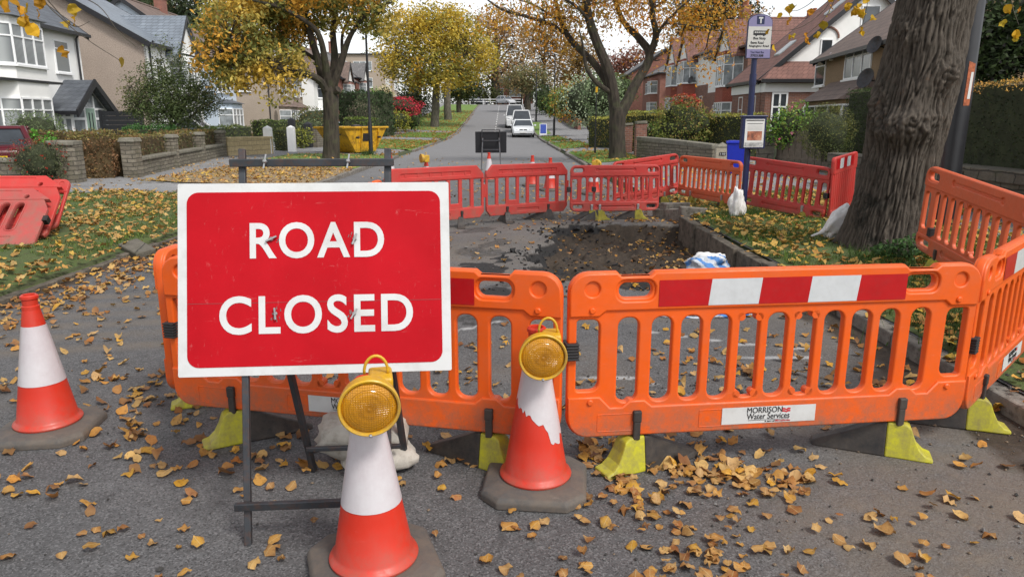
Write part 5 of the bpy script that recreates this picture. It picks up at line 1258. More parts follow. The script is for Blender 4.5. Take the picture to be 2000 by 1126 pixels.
# lamp columns
def lamp_post(label, x, y, z, h, head=True, r0=.075, group='black street lamp columns', arm=-1, cat='lamp post', name='street_lamp', base_h=1.3):
    r = thing(name, label, cat, (x, y, z), 0, group)
    mb = MB(); mb.lathe([(r0, -.3), (r0, base_h), (r0 * .62, base_h + .12), (r0 * .55, h * .6), (r0 * .42, h)], 16); mb.build('column', M['blackpaint'], r, 'auto')
    if head:
        mb = MB(); mb.tube([(0, 0, h - .05), (arm * .15, 0, h + .06), (arm * .45, 0, h + .1)], .025, 8); hd = mb.build('arm', M['blackpaint'], r)
        mb = MB(); mb.hexa([(arm * .3, -.09, h + .05), (arm * .8, -.07, h + .06), (arm * .8, .07, h + .06), (arm * .3, .09, h + .05), (arm * .32, -.05, h + .14), (arm * .75, -.04, h + .12), (arm * .75, .04, h + .12), (arm * .32, .05, h + .14)]); mb.build('lamp_head', M['blackpaint'], hd)
    return r
p = at_y(725, 300, 29.8); lamp_post('tall black lamp column in front of the yellow skip', p.x, 29.8, vz(p.x, 29.8), 6.0, True, .085, arm=-.6)
lamp_post('black lamp column by the blue pavement board', at_y(1082, 262, 59).x, 59, gz(3.5, 59), 6.3, True, .09, arm=-1)
lamp_post('black lamp column farthest up the right pavement', at_y(1047, 238, 85).x, 85, gz(3.1, 85), 6.2, True, .1, arm=-.8)
q = lamp_post('slim black post with a yellow top by the right street tree', at_y(1162, 303, 30.5).x, 30.5, vz(3.5, 30.5), 2.55, False, .045, cat='post', name='marker_post', base_h=.3, group=None)
mb = MB(); mb.box((0, 0, 2.58), (.09, .06, .22)); mb.build('marker_cap', M['lampyellow'], q)
q = lamp_post('thick black lamp column right behind the big trunk', 5.66, 9.35, vz(5.66, 9.35), 7.0, True, .125, arm=-1, base_h=4.2)
mb = MB(); mb.add([(-.035, -.1265, 1.52), (.04, -.1265, 1.52), (.05, -.1265, 2.02), (-.03, -.1265, 2.05)], [(0, 1, 2, 3)], 0); mb.add([(.0, -.129, 1.60), (.035, -.129, 1.60), (.04, -.129, 1.92), (.01, -.129, 1.92)], [(0, 1, 2, 3)], 1); mb.build('torn_sticker', [simple('rust_patch', (.42, .12, .05), .8, var=.4, scale=30), M['paper']], q)

# back of a sign down the road, pavement board
r = thing('sign_back', 'black back of a temporary road sign on a frame', 'road sign', (-.62, 21.5, 0), R(2)); 
mb = MB(); mb.mesh(plate([rrect(-.46, 0, .46, .62, .01)], .01), 0, Matrix.Translation((0, .1, .62)) @ Matrix.Rotation(R(98), 4, 'X')); mb.build('sign_plate', M['ink'], r)
def rbar(nm, a, b, par, w_=.022, mat='steel'):
    mb = MB(); mb.tube([a, b], w_, 4); return mb.build(nm, M[mat], par)
for s in (-1, 1): rbar('leg', (s * .26, -.03, 1.28), (s * .29, .2, -.0), r); rbar('rear_leg', (s * .24, .0, 1.05), (s * .29, -.42, 0), r)
for z, y in ((1.28, -.03), (.98, -.06), (.72, -.12)): rbar('crossbar', (-.27, y, z), (.27, y, z), r)
p = at_y(1061, 255, 63); r = thing('pavement_board', 'small blue notice board standing on the right verge', 'sign board', (p.x, 63, gz(p.x, 63)), 0)
mb = MB(); mb.box((0, 0, .45), (.62, .05, .95)); mb.build('board_frame', M['upvc'], r); mb = MB(); mb.box((0, -.03, .5), (.5, .012, .76)); mb.build('notice', simple('blue_notice', (.03, .08, .45), .4, var=.1, scale=30, dirt=(.6, .6, .7, .4)), r)

# yellow skip
p = at_g(690, 312); sx, sy = -5.98, 31.6; r = thing('skip', 'rusty yellow skip of rubble behind the left street tree', 'skip', (-7.05, 32.4, gz(-6.3, 32)), R(60)); r.scale = (.93, .93, .95)
M['skipyellow'] = simple('skip_paint', (.60, .33, .012), .55, var=.25, scale=2, bump=.002, dirt=(.13, .055, .02, .95))
def shell(pts_b, pts_t, t=.05):
    mb = MB(); n_ = len(pts_b); c = Vector((0, 0, 0))
    inn = lambda p: (p[0] * .965, p[1] * .94, p[2] + .0)
    vs = list(pts_b) + list(pts_t) + [inn(p) for p in pts_t] + [(p[0] * .95, p[1] * .93, p[2] + .1) for p in pts_b]
    fs = [tuple(range(n_))[::-1]]
    for i in range(n_):
        j = (i + 1) % n_; fs += [(i, j, n_ + j, n_ + i), (n_ + i, n_ + j, 2 * n_ + j, 2 * n_ + i), (2 * n_ + i, 2 * n_ + j, 3 * n_ + j, 3 * n_ + i)]
    fs.append(tuple(range(3 * n_, 4 * n_))); mb.add(vs, fs); return mb
b_ = [(-.62, -.72, .06), (.78, -.72, .06), (.78, .72, .06), (-.62, .72, .06)]; t_ = [(-1.55, -.86, 1.16), (1.5, -.86, 1.16), (1.5, .86, 1.16), (-1.55, .86, 1.16)]
bev(shell(b_, t_).build('hopper', M['skipyellow'], r), .01)
mb = MB(); mb.tube([(-1.57, -.9, 1.16), (1.52, -.9, 1.16), (1.52, .9, 1.16), (-1.57, .9, 1.16), (-1.57, -.9, 1.16)], .05, 6)
for x in (-.35, .25, .8): mb.hexa([(x, -.80, .25), (x + .07, -.80, .25), (x + .07, -.7, .25), (x, -.7, .25), (x, -.93, 1.12), (x + .07, -.93, 1.12), (x + .07, -.8, 1.12), (x, -.8, 1.12)])
mb.build('rim', M['skipyellow'], r)
for s in (-.7, .8): mb = MB(); mb.tube([(s, -.87, .72), (s, -1.02, .72)], .05, 10); mb.build('lifting_lug', M['steel'], r)
mb = MB(); mb.add([(-.2, -.81, .55), (.2, -.81, .55), (.2, -.845, .9), (-.2, -.845, .9)], [(0, 1, 2, 3)], 0); mb.build('notice', M['ink'], r)
mb = MB(); rr = random.Random(4)
for k in range(46):
    s = rr.uniform(.08, .26); mb.box((rr.uniform(-1.3, 1.25), rr.uniform(-.65, .65), rr.uniform(.8, 1.16) ), (s * 1.5, s, s * .7), 0, Matrix.Rotation(rr.uniform(-.2, .2), 4, 'Y'))
o = mb.build('rubble', simple('rubble', (.085, .075, .07), .95, var=.4, scale=8)); o.parent = r; o['kind'] = 'stuff'

# kerb blocks lifted out, stone on the left grass, blue sacking, rubble
def block(label, P, d, rot, mat='kerb', cat='stone block', name='kerb_block', group=None, seed=1):
    mb = MB(); rr = random.Random(seed); mb.box((0, 0, d[2] / 2), d); mb.v = [(x + rr.uniform(-.02, .02), y + rr.uniform(-.02, .02), z + rr.uniform(-.012, .012)) for x, y, z in mb.v]
    o = bev(mb.build(name, M[mat]), .018); o.location = P; o.rotation_euler = rot; return tag(o, label, cat, group)
gk = 'kerb stones lifted beside the hole'
p = at_z(1318, 412, .12); block('loose kerb stone nearest the far corner of the hole', (p.x, p.y, .10), (.42, .22, .16), (0, 0, R(12)), group=gk); p = at_z(1352, 420, .12); block('loose kerb stone lying right of the first by the faded barrier', (p.x, p.y, .10), (.40, .2, .15), (0, .05, R(-8)), group=gk, seed=2)
p = at_z(1305, 424, .0); block('tilted kerb stone at the end of the exposed kerb line', (p.x + .02, p.y - .3, -.08), (.22, .8, .26), (R(-6), 0, R(24)), group=gk, seed=5)
p = at_g(268, 486); block('flat brown stone lying on the leafy left grass', (p.x, p.y, vz(p.x, p.y) - .02), (.46, .24, .13), (R(8), R(10), R(-38)), 'stonedark', seed=3)
p = at_z(1150, 407, 0)
def crumple(name, label, cat, P, dims, seed, mats, rot=0, split=.5):
    mb = MB(); nu, nv = 40, 24; vs = []; fs = []; ms = []
    for i in range(nv + 1):
        v = -PI / 2 + PI * i / nv
        for j in range(nu):
            u = 2 * PI * j / nu; d = Vector((math.cos(u) * math.cos(v), math.sin(u) * math.cos(v), math.sin(v)))
            k = 1 + .42 * noise.noise(d * 1.6 + Vector((seed, 0, 0))) + .30 * abs(noise.noise(d * 4 + Vector((0, seed, 0)))) + .06 * noise.noise(d * 9)
            vs.append((d.x * dims[0] * k, d.y * dims[1] * k, max(d.z * dims[2] * k, -dims[2] * .5)))
    for i in range(nv):
        for j in range(nu): fs.append((i * nu + j, i * nu + (j + 1) % nu, (i + 1) * nu + (j + 1) % nu, (i + 1) * nu + j))
    mb.add(vs, fs); mb.m = [1 if (noise.noise(Vector(mb.v[f[0]]) * 6 + Vector((seed, 3, 1))) + (mb.v[f[0]][2] / dims[2] - split)) > .12 else 0 for f in mb.f]
    o = mb.build(name, [M[m] for m in mats], None, True); o.location = P; o.rotation_euler = (0, 0, rot); return tag(o, label, cat)
p = at_z(1385, 516, -.02); crumple('plastic_sack', 'crumpled blue and white plastic sack beside the exposed kerb', 'sack', (p.x - .02, p.y, -.01), (.25, .15, .11), 6, ('bluebag', 'bag'), .3, .62)
crumple('sandbag', 'tall white sandbag hanging left of the bus stop pole', 'sandbag', (3.36, 10.72, .31), (.115, .10, .25), 21, ('bag', 'bag'), .4)
p = at_z(1385, 612, .0); crumple('plastic_sheet', 'flattened blue plastic sheet on the road behind the orange barrier', 'plastic sheet', (p.x, p.y, .01), (.42, .12, .03), 8, ('bluebag', 'bluebag'), .1)
# broken tarmac round the hole
mb = MB(); rr = random.Random(9); cnt = 0
while cnt < 1150:
    x, y = rr.uniform(-.3, 2.6), rr.uniform(6.6, 12.0); hh = hole(x, y)
    w_ = 1 if .03 < hh < .7 and x < 1.6 else (.25 if hh >= .7 else .03)
    if x < 1.7 and 6.6 < y < 9: w_ = max(w_, .12 if x < .2 else .3)
    if rr.random() > w_: continue
    s = rr.uniform(.006, .032) * (2.2 if rr.random() < .05 else 1); z = road_z(x, y, x - xc(y)) + s * .2
    pts = [Vector((rr.uniform(-1, 1), rr.uniform(-1, 1), rr.uniform(-.7, .7))) * s for _ in range(8)]
    b = bmesh.new(); [b.verts.new(q) for q in pts]
    try: bmesh.ops.convex_hull(b, input=b.verts)
    except Exception: b.free(); continue
    b.verts.ensure_lookup_table(); b.verts.index_update()
    mb.add([v.co + Vector((x, y, z)) for v in b.verts], [[v.index for v in f.verts] for f in b.faces], 0 if (x < 1.4 or rr.random() < .3) else 1); b.free(); cnt += 1
o = mb.build('rubble', [simple('tarmac_lumps', (.012, .012, .013), .7, var=.4, scale=20), simple('soil_lumps', (.062, .042, .027), .95, var=.4, scale=20)]); o['kind'] = 'stuff'; o['label'] = 'broken black tarmac lumps round the hole'

# white railing over the crest
r = thing('railing', 'white tubular railing across the junction over the crest', 'railing', (-18, 141, 4.2))
mb = MB(); mb.tube([(0, 0, 1.0), (20, 0, 1.0)], .05, 6); mb.build('rail', M['upvc'], r); mb = MB(); mb.tube([(0, 0, .55), (20, 0, .55)], .04, 6); mb.build('rail', M['upvc'], r)
for k in range(9): mb = MB(); mb.tube([(k * 2.5, 0, -.2), (k * 2.5, 0, 1.05)], .055, 6); mb.build('post', M['upvc'], r)

# ------------------------------------------------------------------ vehicles
def car(name, label, P, rot, paint, L, Wd, top, green, roofz, rear_lights=True, wheels=(.85, 3.75), plate=None, kind='car', group=None, cat='car', rw=.33, low=.22, white_roof=False):
    """front towards local -y; top: side profile of the bonnet/belt line (y, z); green: windscreen foot, roof front, roof rear, rear foot"""
    r = thing(name, label, cat, P, rot, group); pm_ = simple(name + '_paint_' + label[:6], paint, .22, .0, .04, 3, spec=.6); hw = Wd / 2
    mb = MB(); st = []
    for y, z in top:
        e = min(y, L - y); k = 1 - .16 * max(0, 1 - e / .7) ** 2
        st.append([(-hw * k * .9, y, low), (-hw * k, y, low + .16), (-hw * k, y, max(low + .2, z - .16)), (-hw * k * .93, y, z - .03), (-hw * .55 * k, y, z + .02), (hw * .55 * k, y, z + .02), (hw * k * .93, y, z - .03), (hw * k, y, max(low + .2, z - .16)), (hw * k, y, low + .16), (hw * k * .9, y, low)])
    vs = [p for s in st for p in s]; n_ = 10; fs = [tuple(range(n_)), tuple(range((len(st) - 1) * n_, len(st) * n_))[::-1]]
    for i in range(len(st) - 1): fs += [(i * n_ + k, (i + 1) * n_ + k, (i + 1) * n_ + (k + 1) % n_, i * n_ + (k + 1) % n_) for k in range(n_)]
    mb.add(vs, fs); body = bev(mb.build('body', pm_, r, 'auto'), .03, 2, 25)
    y0, y1, y2, y3 = green; zb = lambda y: np.interp(y, [t[0] for t in top], [t[1] for t in top])
    a, b = hw * .90, hw * .70
    mb = MB(); mb.hexa([(-a, y0, zb(y0) - .02), (a, y0, zb(y0) - .02), (a, y3, zb(y3) - .02), (-a, y3, zb(y3) - .02), (-b, y1, roofz - .02), (b, y1, roofz - .02), (b, y2, roofz - .02), (-b, y2, roofz - .02)]); bev(mb.build('glazing', M['glass'], r), .03, 2, 20)
    mb = MB(); mb.hexa([(-b - .03, y1 - .06, roofz - .05), (b + .03, y1 - .06, roofz - .05), (b + .03, y2 + .08, roofz - .05), (-b - .03, y2 + .08, roofz - .05), (-b * .9, y1 + .05, roofz + .02), (b * .9, y1 + .05, roofz + .02), (b * .9, y2 - .03, roofz + .02), (-b * .9, y2 - .03, roofz + .02)])
    for s in (-1, 1):
        mb.tube([(s * a, y0, zb(y0)), (s * b, y1, roofz - .02)], .045, 6); mb.tube([(s * a, y3, zb(y3)), (s * b, y2, roofz - .02)], .075, 6); ym = (y1 + y2) / 2; mb.tube([(s * a, ym, zb(ym)), (s * b * 1.01, ym, roofz - .03)], .04, 6)
    bev(mb.build('roof', pm_ if not white_roof else M['white'], r), .03, 2, 25)
    for s in (-1, 1):
        for wy in wheels:
            T = Matrix.Translation((s * (hw - .1), wy, rw)) @ Matrix.Rotation(R(90), 4, 'Y'); mb = MB(); mb.lathe([(rw * .6, -.10), (rw, -.09), (rw, .09), (rw * .6, .10)], 20, 0, T); wh = mb.build('wheel', M['black'], r, 'auto')
            mb = MB(); mb.lathe([(.001, s * .105), (rw * .62, s * .108)], 14, 0, T, False); mb.build('rim', M['galv'], wh)
            mb = MB(); mb.lathe([(rw * 1.12, -.085 + .0), (rw * 1.12, .098)], 20, 0, T, True); mb.build('wheel_arch', M['ink'], r) if False else None
        mb = MB(); mb.box((s * (hw + .09), y0 + .35, zb(y0) + .06), (.17, .1, .12)); bev(mb.build('mirror', pm_, r), .02)
        mb = MB(); zf = np.interp(.2, [t[0] for t in top], [t[1] for t in top]); mb.hexa([(s * hw * .52, .06, zf - .17), (s * hw * .86, .20, zf - .15), (s * hw * .86, .3, zf - .15), (s * hw * .52, .2, zf - .17), (s * hw * .5, .02, zf - .08), (s * hw * .85, .16, zf - .04), (s * hw * .85, .3, zf - .04), (s * hw * .5, .2, zf - .08)] if s > 0 else [(s * hw * .86, .20, zf - .15), (s * hw * .52, .06, zf - .17), (s * hw * .52, .2, zf - .17), (s * hw * .86, .3, zf - .15), (s * hw * .85, .16, zf - .04), (s * hw * .5, .02, zf - .08), (s * hw * .5, .2, zf - .08), (s * hw * .85, .3, zf - .04)]); mb.build('headlight', M['glass_pale'] if kind != 'dark' else M['glass'], r)
        mb = MB(); zr = np.interp(L - .2, [t[0] for t in top], [t[1] for t in top]); mb.box((s * hw * .80, L - .10, zr - .18), (.22, .16, .3 if kind == 'hatch' else .16)); bev(mb.build('tail_light', simple('tail_red', (.25, .004, .006), .2), r), .02)
    return r, body, hw
saloon = [(0, .56), (.12, .70), (.5, .80), (1.3, .93), (2.0, .97), (3.9, 1.0), (4.5, 1.04), (4.82, 1.0), (4.93, .8)]
y = 60.5; p = at_y(1022, 266, y); r, b, hw = car('parked_car', 'white saloon parked facing down the hill at the right kerb', (p.x, y, rz(y)), 0, (.72, .74, .76), 4.93, 1.87, saloon, (1.45, 2.15, 3.35, 4.35), 1.46)
for s in (-1, 1): mb = MB(); mb.mesh(plate([rrect(-.15, -.075, .15, .075, .05)], .04, .005), 0, UPRIGHT(s * .17, .03, .60)); mb.build('grille', M['ink'], r)
mb = MB(); mb.box((0, .02, .30), (1.5, .06, .10)); mb.build('air_intake', M['ink'], r); mb = MB(); mb.box((0, -.03, .44), (.5, .02, .10)); mb.build('number_plate', M['paper'], r)
y = 68.5; p = at_y(1021, 243, y); van = [(0, .75), (.15, 1.0), (.7, 1.15), (1.0, 1.22), (4.8, 1.25), (5.0, 1.2)]
r, b, hw = car('parked_van', 'white boxy van parked just behind the white saloon', (p.x - .1, y, rz(y) + .05), 0, (.70, .71, .72), 5.0, 1.95, van, (.75, 1.35, 4.6, 4.95), 2.05, wheels=(.9, 4.0), cat='van')
mb = MB(); mb.box((0, .02, .72), (1.2, .05, .18)); mb.build('grille', M['ink'], r)
y = 76; p = at_y(1012, 230, y); r, b, hw = car('parked_van', 'taller white van behind the boxy one, its dark nose showing', (p.x - .35, y, rz(y) + .05), 0, (.62, .63, .64), 5.6, 2.0, [(0, .8), (.2, 1.05), (.9, 1.25), (5.3, 1.3), (5.6, 1.2)], (.85, 1.5, 5.3, 5.55), 2.35, wheels=(.95, 4.4), cat='van')
hatch = [(0, .5), (.12, .66), (.5, .80), (1.1, .92), (1.5, .96), (3.6, 1.02), (3.95, 1.02), (4.1, .86)]
r, b, hw = car('parked_car', 'maroon hatchback with yellow number plate at the left edge', (-14.6, 21.2, -.06), R(210), (.085, .004, .010), 4.1, 1.74, hatch, (1.15, 1.9, 3.45, 3.98), 1.47, kind='hatch', wheels=(.8, 3.3))
mb = MB(); mb.box((0, 4.13, .72), (.53, .02, .115)); pq = mb.build('number_plate', simple('plate_yellow', (.72, .48, .01), .4, var=.03), r)
mb = MB(); T = Matrix.Translation((0, 4.1435, .72)) @ Matrix.Rotation(R(180), 4, 'Z') @ Matrix.Rotation(R(90), 4, 'X'); mb.mesh(text_mesh('PN66 YPC', .47, .082, .02), 0, T); mb.build('lettering', M['ink'], pq)
mb = MB(); mb.lathe([(.0, .0), (.05, .0), (.05, .012), (.0, .014)], 16, 0, Matrix.Translation((0, 4.08, .93)) @ Matrix.Rotation(R(-90), 4, 'X'), False); mb.build('emblem', M['galv'], r)
mb = MB(); mb.tube([(.25, 4.06, 1.06), (-.05, 4.03, 1.10), (-.35, 4.02, 1.09)], .014, 6); mb.build('wiper', M['ink'], r)
p = at_y(468, 252, 41); r, b, hw = car('parked_car', 'dark car with pale roof parked behind the left garden hedge', (p.x - .4, 41, .05), R(96), (.10, .12, .15), 4.5, 1.85, [(0, .6), (.15, .8), (.8, .95), (1.4, 1.05), (4.2, 1.08), (4.5, .95)], (1.3, 2.0, 4.1, 4.45), 1.66, kind='dark', white_roof=True)
p = at_y(662, 225, 74); car('parked_car', 'small pale blue car on the drive left of the lamp column', (p.x, 74, .6), R(80), (.35, .42, .48), 4.1, 1.74, hatch, (1.15, 1.9, 3.45, 3.98), 1.50)
p = at_y(995, 205, 137); car('parked_car', 'silver car turning at the junction over the crest', (p.x + .6, 137, 4.25), R(40), (.45, .46, .48), 4.1, 1.74, hatch, (1.15, 1.9, 3.45, 3.98), 1.50)
p = at_y(955, 205, 145); car('parked_car', 'dark car behind the white railing over the crest', (p.x, 145, 4.2), R(90), (.02, .022, .03), 4.1, 1.74, hatch, (1.15, 1.9, 3.45, 3.98), 1.50, kind='dark')
# ------------------------------------------------------------------ trees, shrubs, hedges
ROWS = [(-.5, .02), (-.38, .30), (-.18, .46), (.06, .47), (.26, .32), (.42, .12), (.54, .01)]
def leaf_verts(n, rng):
    """curled heart-shaped leaves, unit length, lying in xy: (n, 21, 3)"""
    V = np.zeros((n, 21, 3)); fl_ = rng.choice([.3, .7, 1.25], n, p=[.45, .3, .25]); c1 = rng.normal(.2, .55, n) * fl_; c2 = rng.normal(.15, .5, n) * fl_; tw = rng.normal(0, .55, n) * fl_; ed = rng.normal(0, .15, (n, 7, 2)); asp = rng.uniform(.78, 1.1, n)
    for i, (t, w_) in enumerate(ROWS):
        for j, s in enumerate((-1, 0, 1)):
            k = i * 3 + j; x = s * w_ * asp * (1 + (ed[:, i, 0 if s < 0 else 1] if s else 0)); sg = np.full(n, t) - (.10 * (1 - abs(t)) if s and i < 2 else 0)
            z = c1 * x * x * 1.6 + c2 * t * t * 1.2 + tw * x * t + (ed[:, i, 0] * .9 * abs(s)) + .06 * abs(s) * np.sign(c1)
            V[:, k, 0] = x * np.cos(c1 * .5); V[:, k, 1] = sg; V[:, k, 2] = z
    V[:, :, 2] -= V[:, :, 2].min(1)[:, None]; return V
LF = [(i * 3 + j, i * 3 + j + 1, (i + 1) * 3 + j + 1, (i + 1) * 3 + j) for i in range(6) for j in range(2)]
def big_leaves(cl, P, size, cols, rng):
    """whole curled leaves hanging at the points, added to a cloud"""
    n = len(P); V = leaf_verts(n, rng); V[:, :, 2] -= V[:, :, 2].mean(1)[:, None]; V *= (size * rng.uniform(.75, 1.25, n))[:, None, None]
    d = rng.normal(0, .45, (n, 3)) - np.array([0, 0, 1.]); d /= np.linalg.norm(d, axis=1)[:, None]; w_ = rng.normal(size=(n, 3)) + np.array([0, 0, 0]); w_ -= d * (w_ * d).sum(1)[:, None]; w_ /= np.linalg.norm(w_, axis=1)[:, None]; nn = np.cross(w_, d)
    A = P[:, None, :] + V[:, :, 0:1] * w_[:, None, :] + V[:, :, 1:2] * d[:, None, :] + V[:, :, 2:3] * nn[:, None, :]
    Q = A[:, np.array(LF), :].reshape(-1, 4, 3); cl.quads(Q, np.repeat(palette(n, cols, rng), len(LF), 0))
def V3(p): return np.array(p, float)
def wander(pts, n=6, amp=.04, seed=0):
    """smooth, slightly crooked path through the points; each point is (x, y, z, r)"""
    P = [Vector(p[:3]) for p in pts]; Rr = [p[3] for p in pts]; out = []; rad = []
    m = len(P)
    for i in range(m - 1):
        p0, p1, p2, p3 = P[max(i - 1, 0)], P[i], P[i + 1], P[min(i + 2, m - 1)]
        for k in range(n):
            t = k / n; q = .5 * ((2 * p1) + (p2 - p0) * t + (2 * p0 - 5 * p1 + 4 * p2 - p3) * t * t + (3 * p1 - p0 - 3 * p2 + p3) * t ** 3)
            j = amp * (p2 - p1).length * .5
            q = q + Vector((noise.noise(q * .9 + Vector((seed, 0, 0))), noise.noise(q * .9 + Vector((0, seed, 5))), noise.noise(q * .9 + Vector((9, 0, seed))))) * j
            out.append(q); rad.append(Rr[i] + (Rr[i + 1] - Rr[i]) * t)
    out.append(P[-1]); rad.append(Rr[-1]); return out, rad
def blob_points(rng, c, r, n, shell=.55):
    d = rng.normal(size=(n, 3)); d /= np.linalg.norm(d, axis=1)[:, None]
    k = (shell + (1 - shell) * rng.random(n) ** .6)[:, None]
    return V3(c) + d * k * V3(r)
def tree(name, label, root, trunk, limbs, blobs, cols, n_tuft, per, leaf, bark_, seed=1, tuft_r=.3, group=None, droop=0.0, twig_r=.012, patch=.6, wide=.5, stub=None, cat='tree', leafmat='leaf', tilt=.7):
    rng = np.random.default_rng(seed); r = thing(name, label, cat, root, 0, group); o = Vector(root)
    wood = MB(); skel = []
    pts, rad = wander(trunk, 8, .05, seed); wood.tube([p - o for p in pts], rad, 14); skel += [(p, q) for p, q in zip(pts, rad)]
    if stub: wood.tube([Vector(stub[0]) - o, Vector(stub[1]) - o], [stub[2], stub[2] * .95], 10)
    mt = wood.build('trunk', M[bark_], r, 'auto')
    wood = MB(); skel = skel[len(skel) // 2:]
    for lb in limbs:
        pts, rad = wander(lb, 6, .12, seed + 3); wood.tube([p - o for p in pts], rad, 9); skel += [(p, q) for p, q in zip(pts, rad)]
    SP = np.array([p[:] for p, _ in skel]); vol = sum(b[1][0] * b[1][1] * b[1][2] for b in blobs) ** 1.0
    cl = Cloud(); wts = np.array([(b[1][0] * b[1][2] + b[1][0] * b[1][1]) * (b[2] if len(b) > 2 else 1) for b in blobs]); wts = wts / wts.sum()
    allP = []
    for b, w_ in zip(blobs, wts):
        k = max(3, int(n_tuft * w_)); T = blob_points(rng, b[0], b[1], k)
        # gather twigs to a bough end inside the blob
        c = V3(b[0]); near = SP[np.argmin(((SP - c) ** 2).sum(1))]; hub = Vector(c * .65 + near * .35)
        nr = float(np.linalg.norm(c - near))
        if nr > .3: pts, rad = wander([(*near, min(.05, .02 + nr * .012)), (*(V3(near) * .5 + V3(hub) * .5 + rng.normal(0, .12, 3) * nr * .4), .025), (*hub, .014)], 5, .2, seed); wood.tube([p - o for p in pts], rad, 6)
        for j, t in enumerate(T):
            if j % 3 == 0:
                s_ = Vector(hub).lerp(Vector(near), rng.random() * .8); m_ = s_.lerp(Vector(t), .5) + Vector(rng.normal(0, .1, 3)) * (Vector(t) - s_).length * .7
                wood.tube([s_ - o, m_ - o, Vector(t) - o], [twig_r * 1.3, twig_r, twig_r * .4], 4, 0, False)
        L = np.repeat(T, per, 0) + rng.normal(0, tuft_r, (k * per, 3)) * np.array([1, 1, .7]); L[:, 2] -= droop * rng.random(len(L)) * tuft_r * 2
        allP.append(L)
    L = np.concatenate(allP) - V3(o)
    cl.leaves(L, leaf, cols, rng, patch, seed, droop=droop, tilt=tilt, wide=wide)
    wood.build('limbs', M[bark_], r, 'auto'); cl.build('crown', M[leafmat], r); return r
def PX(u, v, y): return at_y(u, v, y)
def lim(y0, *pp): return [(*PX(u, v, y0 + dy), r_) for u, v, dy, r_ in pp]
def blb(y0, *bb):
    out = []
    for b in bb:
        u, v, ru, rv = b[:4]; dy = b[4] if len(b) > 4 else 0; k = pxm(y0 + dy)
        out.append((tuple(PX(u, v, y0 + dy)), (ru * k, max(ru, rv) * k * .8, rv * k)) + ((b[5],) if len(b) > 5 else ()))
    return out
GT = 'street trees along the verges'
AUT = [(.66, .45, .08), (.60, .43, .10), (.52, .40, .09), (.42, .36, .09), (.28, .28, .08), (.16, .18, .05), (.64, .36, .07), (.66, .38, .06)]
GOLD = [(.64, .46, .06), (.58, .43, .07), (.48, .38, .07), (.36, .32, .06), (.26, .26, .06), (.62, .38, .05)]
ORG = [(.66, .28, .03), (.60, .33, .05), (.64, .38, .06), (.52, .22, .03), (.42, .31, .06), (.28, .25, .06)]
Y = 27.0; g = at_g(645, 318)
tree('street_tree', 'left street tree with yellow ochre crown and bare forked trunk', (g.x, Y, vz(g.x, Y)),
     lim(Y, (645, 322, 0, .42), (647, 300, 0, .31), (647, 240, 0, .275), (646, 195, 0, .29), (642, 170, 0, .24)),
     [lim(Y, (642, 185, 0, .20), (628, 160, -.3, .14), (600, 146, -.6, .11), (560, 138, -1, .08), (505, 118, -1.6, .05), (440, 95, -2, .025)),
      lim(Y, (640, 180, 0, .20), (622, 120, .2, .14), (606, 70, .4, .11), (592, 0, .6, .08), (585, -70, .8, .04)),
      lim(Y, (645, 178, 0, .20), (634, 120, -.4, .12), (618, 60, -.8, .09), (560, 20, -1.4, .06), (480, 0, -1.8, .03)),
      lim(Y, (648, 178, 0, .20), (655, 120, .3, .14), (652, 60, .5, .10), (660, -20, .8, .06)),
      lim(Y, (650, 175, 0, .18), (668, 110, -.2, .12), (690, 60, -.4, .08), (735, 15, -.6, .05), (770, 5, -.8, .02)),
      lim(Y, (622, 120, .2, .08), (580, 95, .8, .06), (520, 60, 1.2, .04)), lim(Y, (668, 110, 0, .07), (672, 60, .8, .05), (700, 0, 1.2, .04))],
     blb(Y, (450, 50, 62, 55, -1.5), (425, 105, 42, 45, -1.8), (475, 120, 50, 40, -1.2), (530, 115, 62, 38, -1), (500, 30, 70, 45, .5), (560, 60, 45, 40, .8), (590, 15, 52, 42, 1), (655, 15, 50, 38, .5, .8), (715, 22, 36, 36, -.3, .9), (745, 12, 40, 28, -.6, .7), (560, 168, 26, 16, -1, .5), (450, 150, 34, 16, -1.6, .8), (640, -40, 120, 45, 0, .6), (480, -30, 90, 40, 0, .6), (540, -5, 55, 30, -1), (750, 50, 14, 30, -.6, .4), (530, 185, 12, 14, -1, .4)),
     AUT, 1300, 18, .165, 'bark_brown', 3, .19, GT, .6, .012, .55, stub=(tuple(PX(648, 186, Y)), tuple(PX(661, 174, Y - .2)), .13))
Y = 26.5; g = at_g(1205, 320)
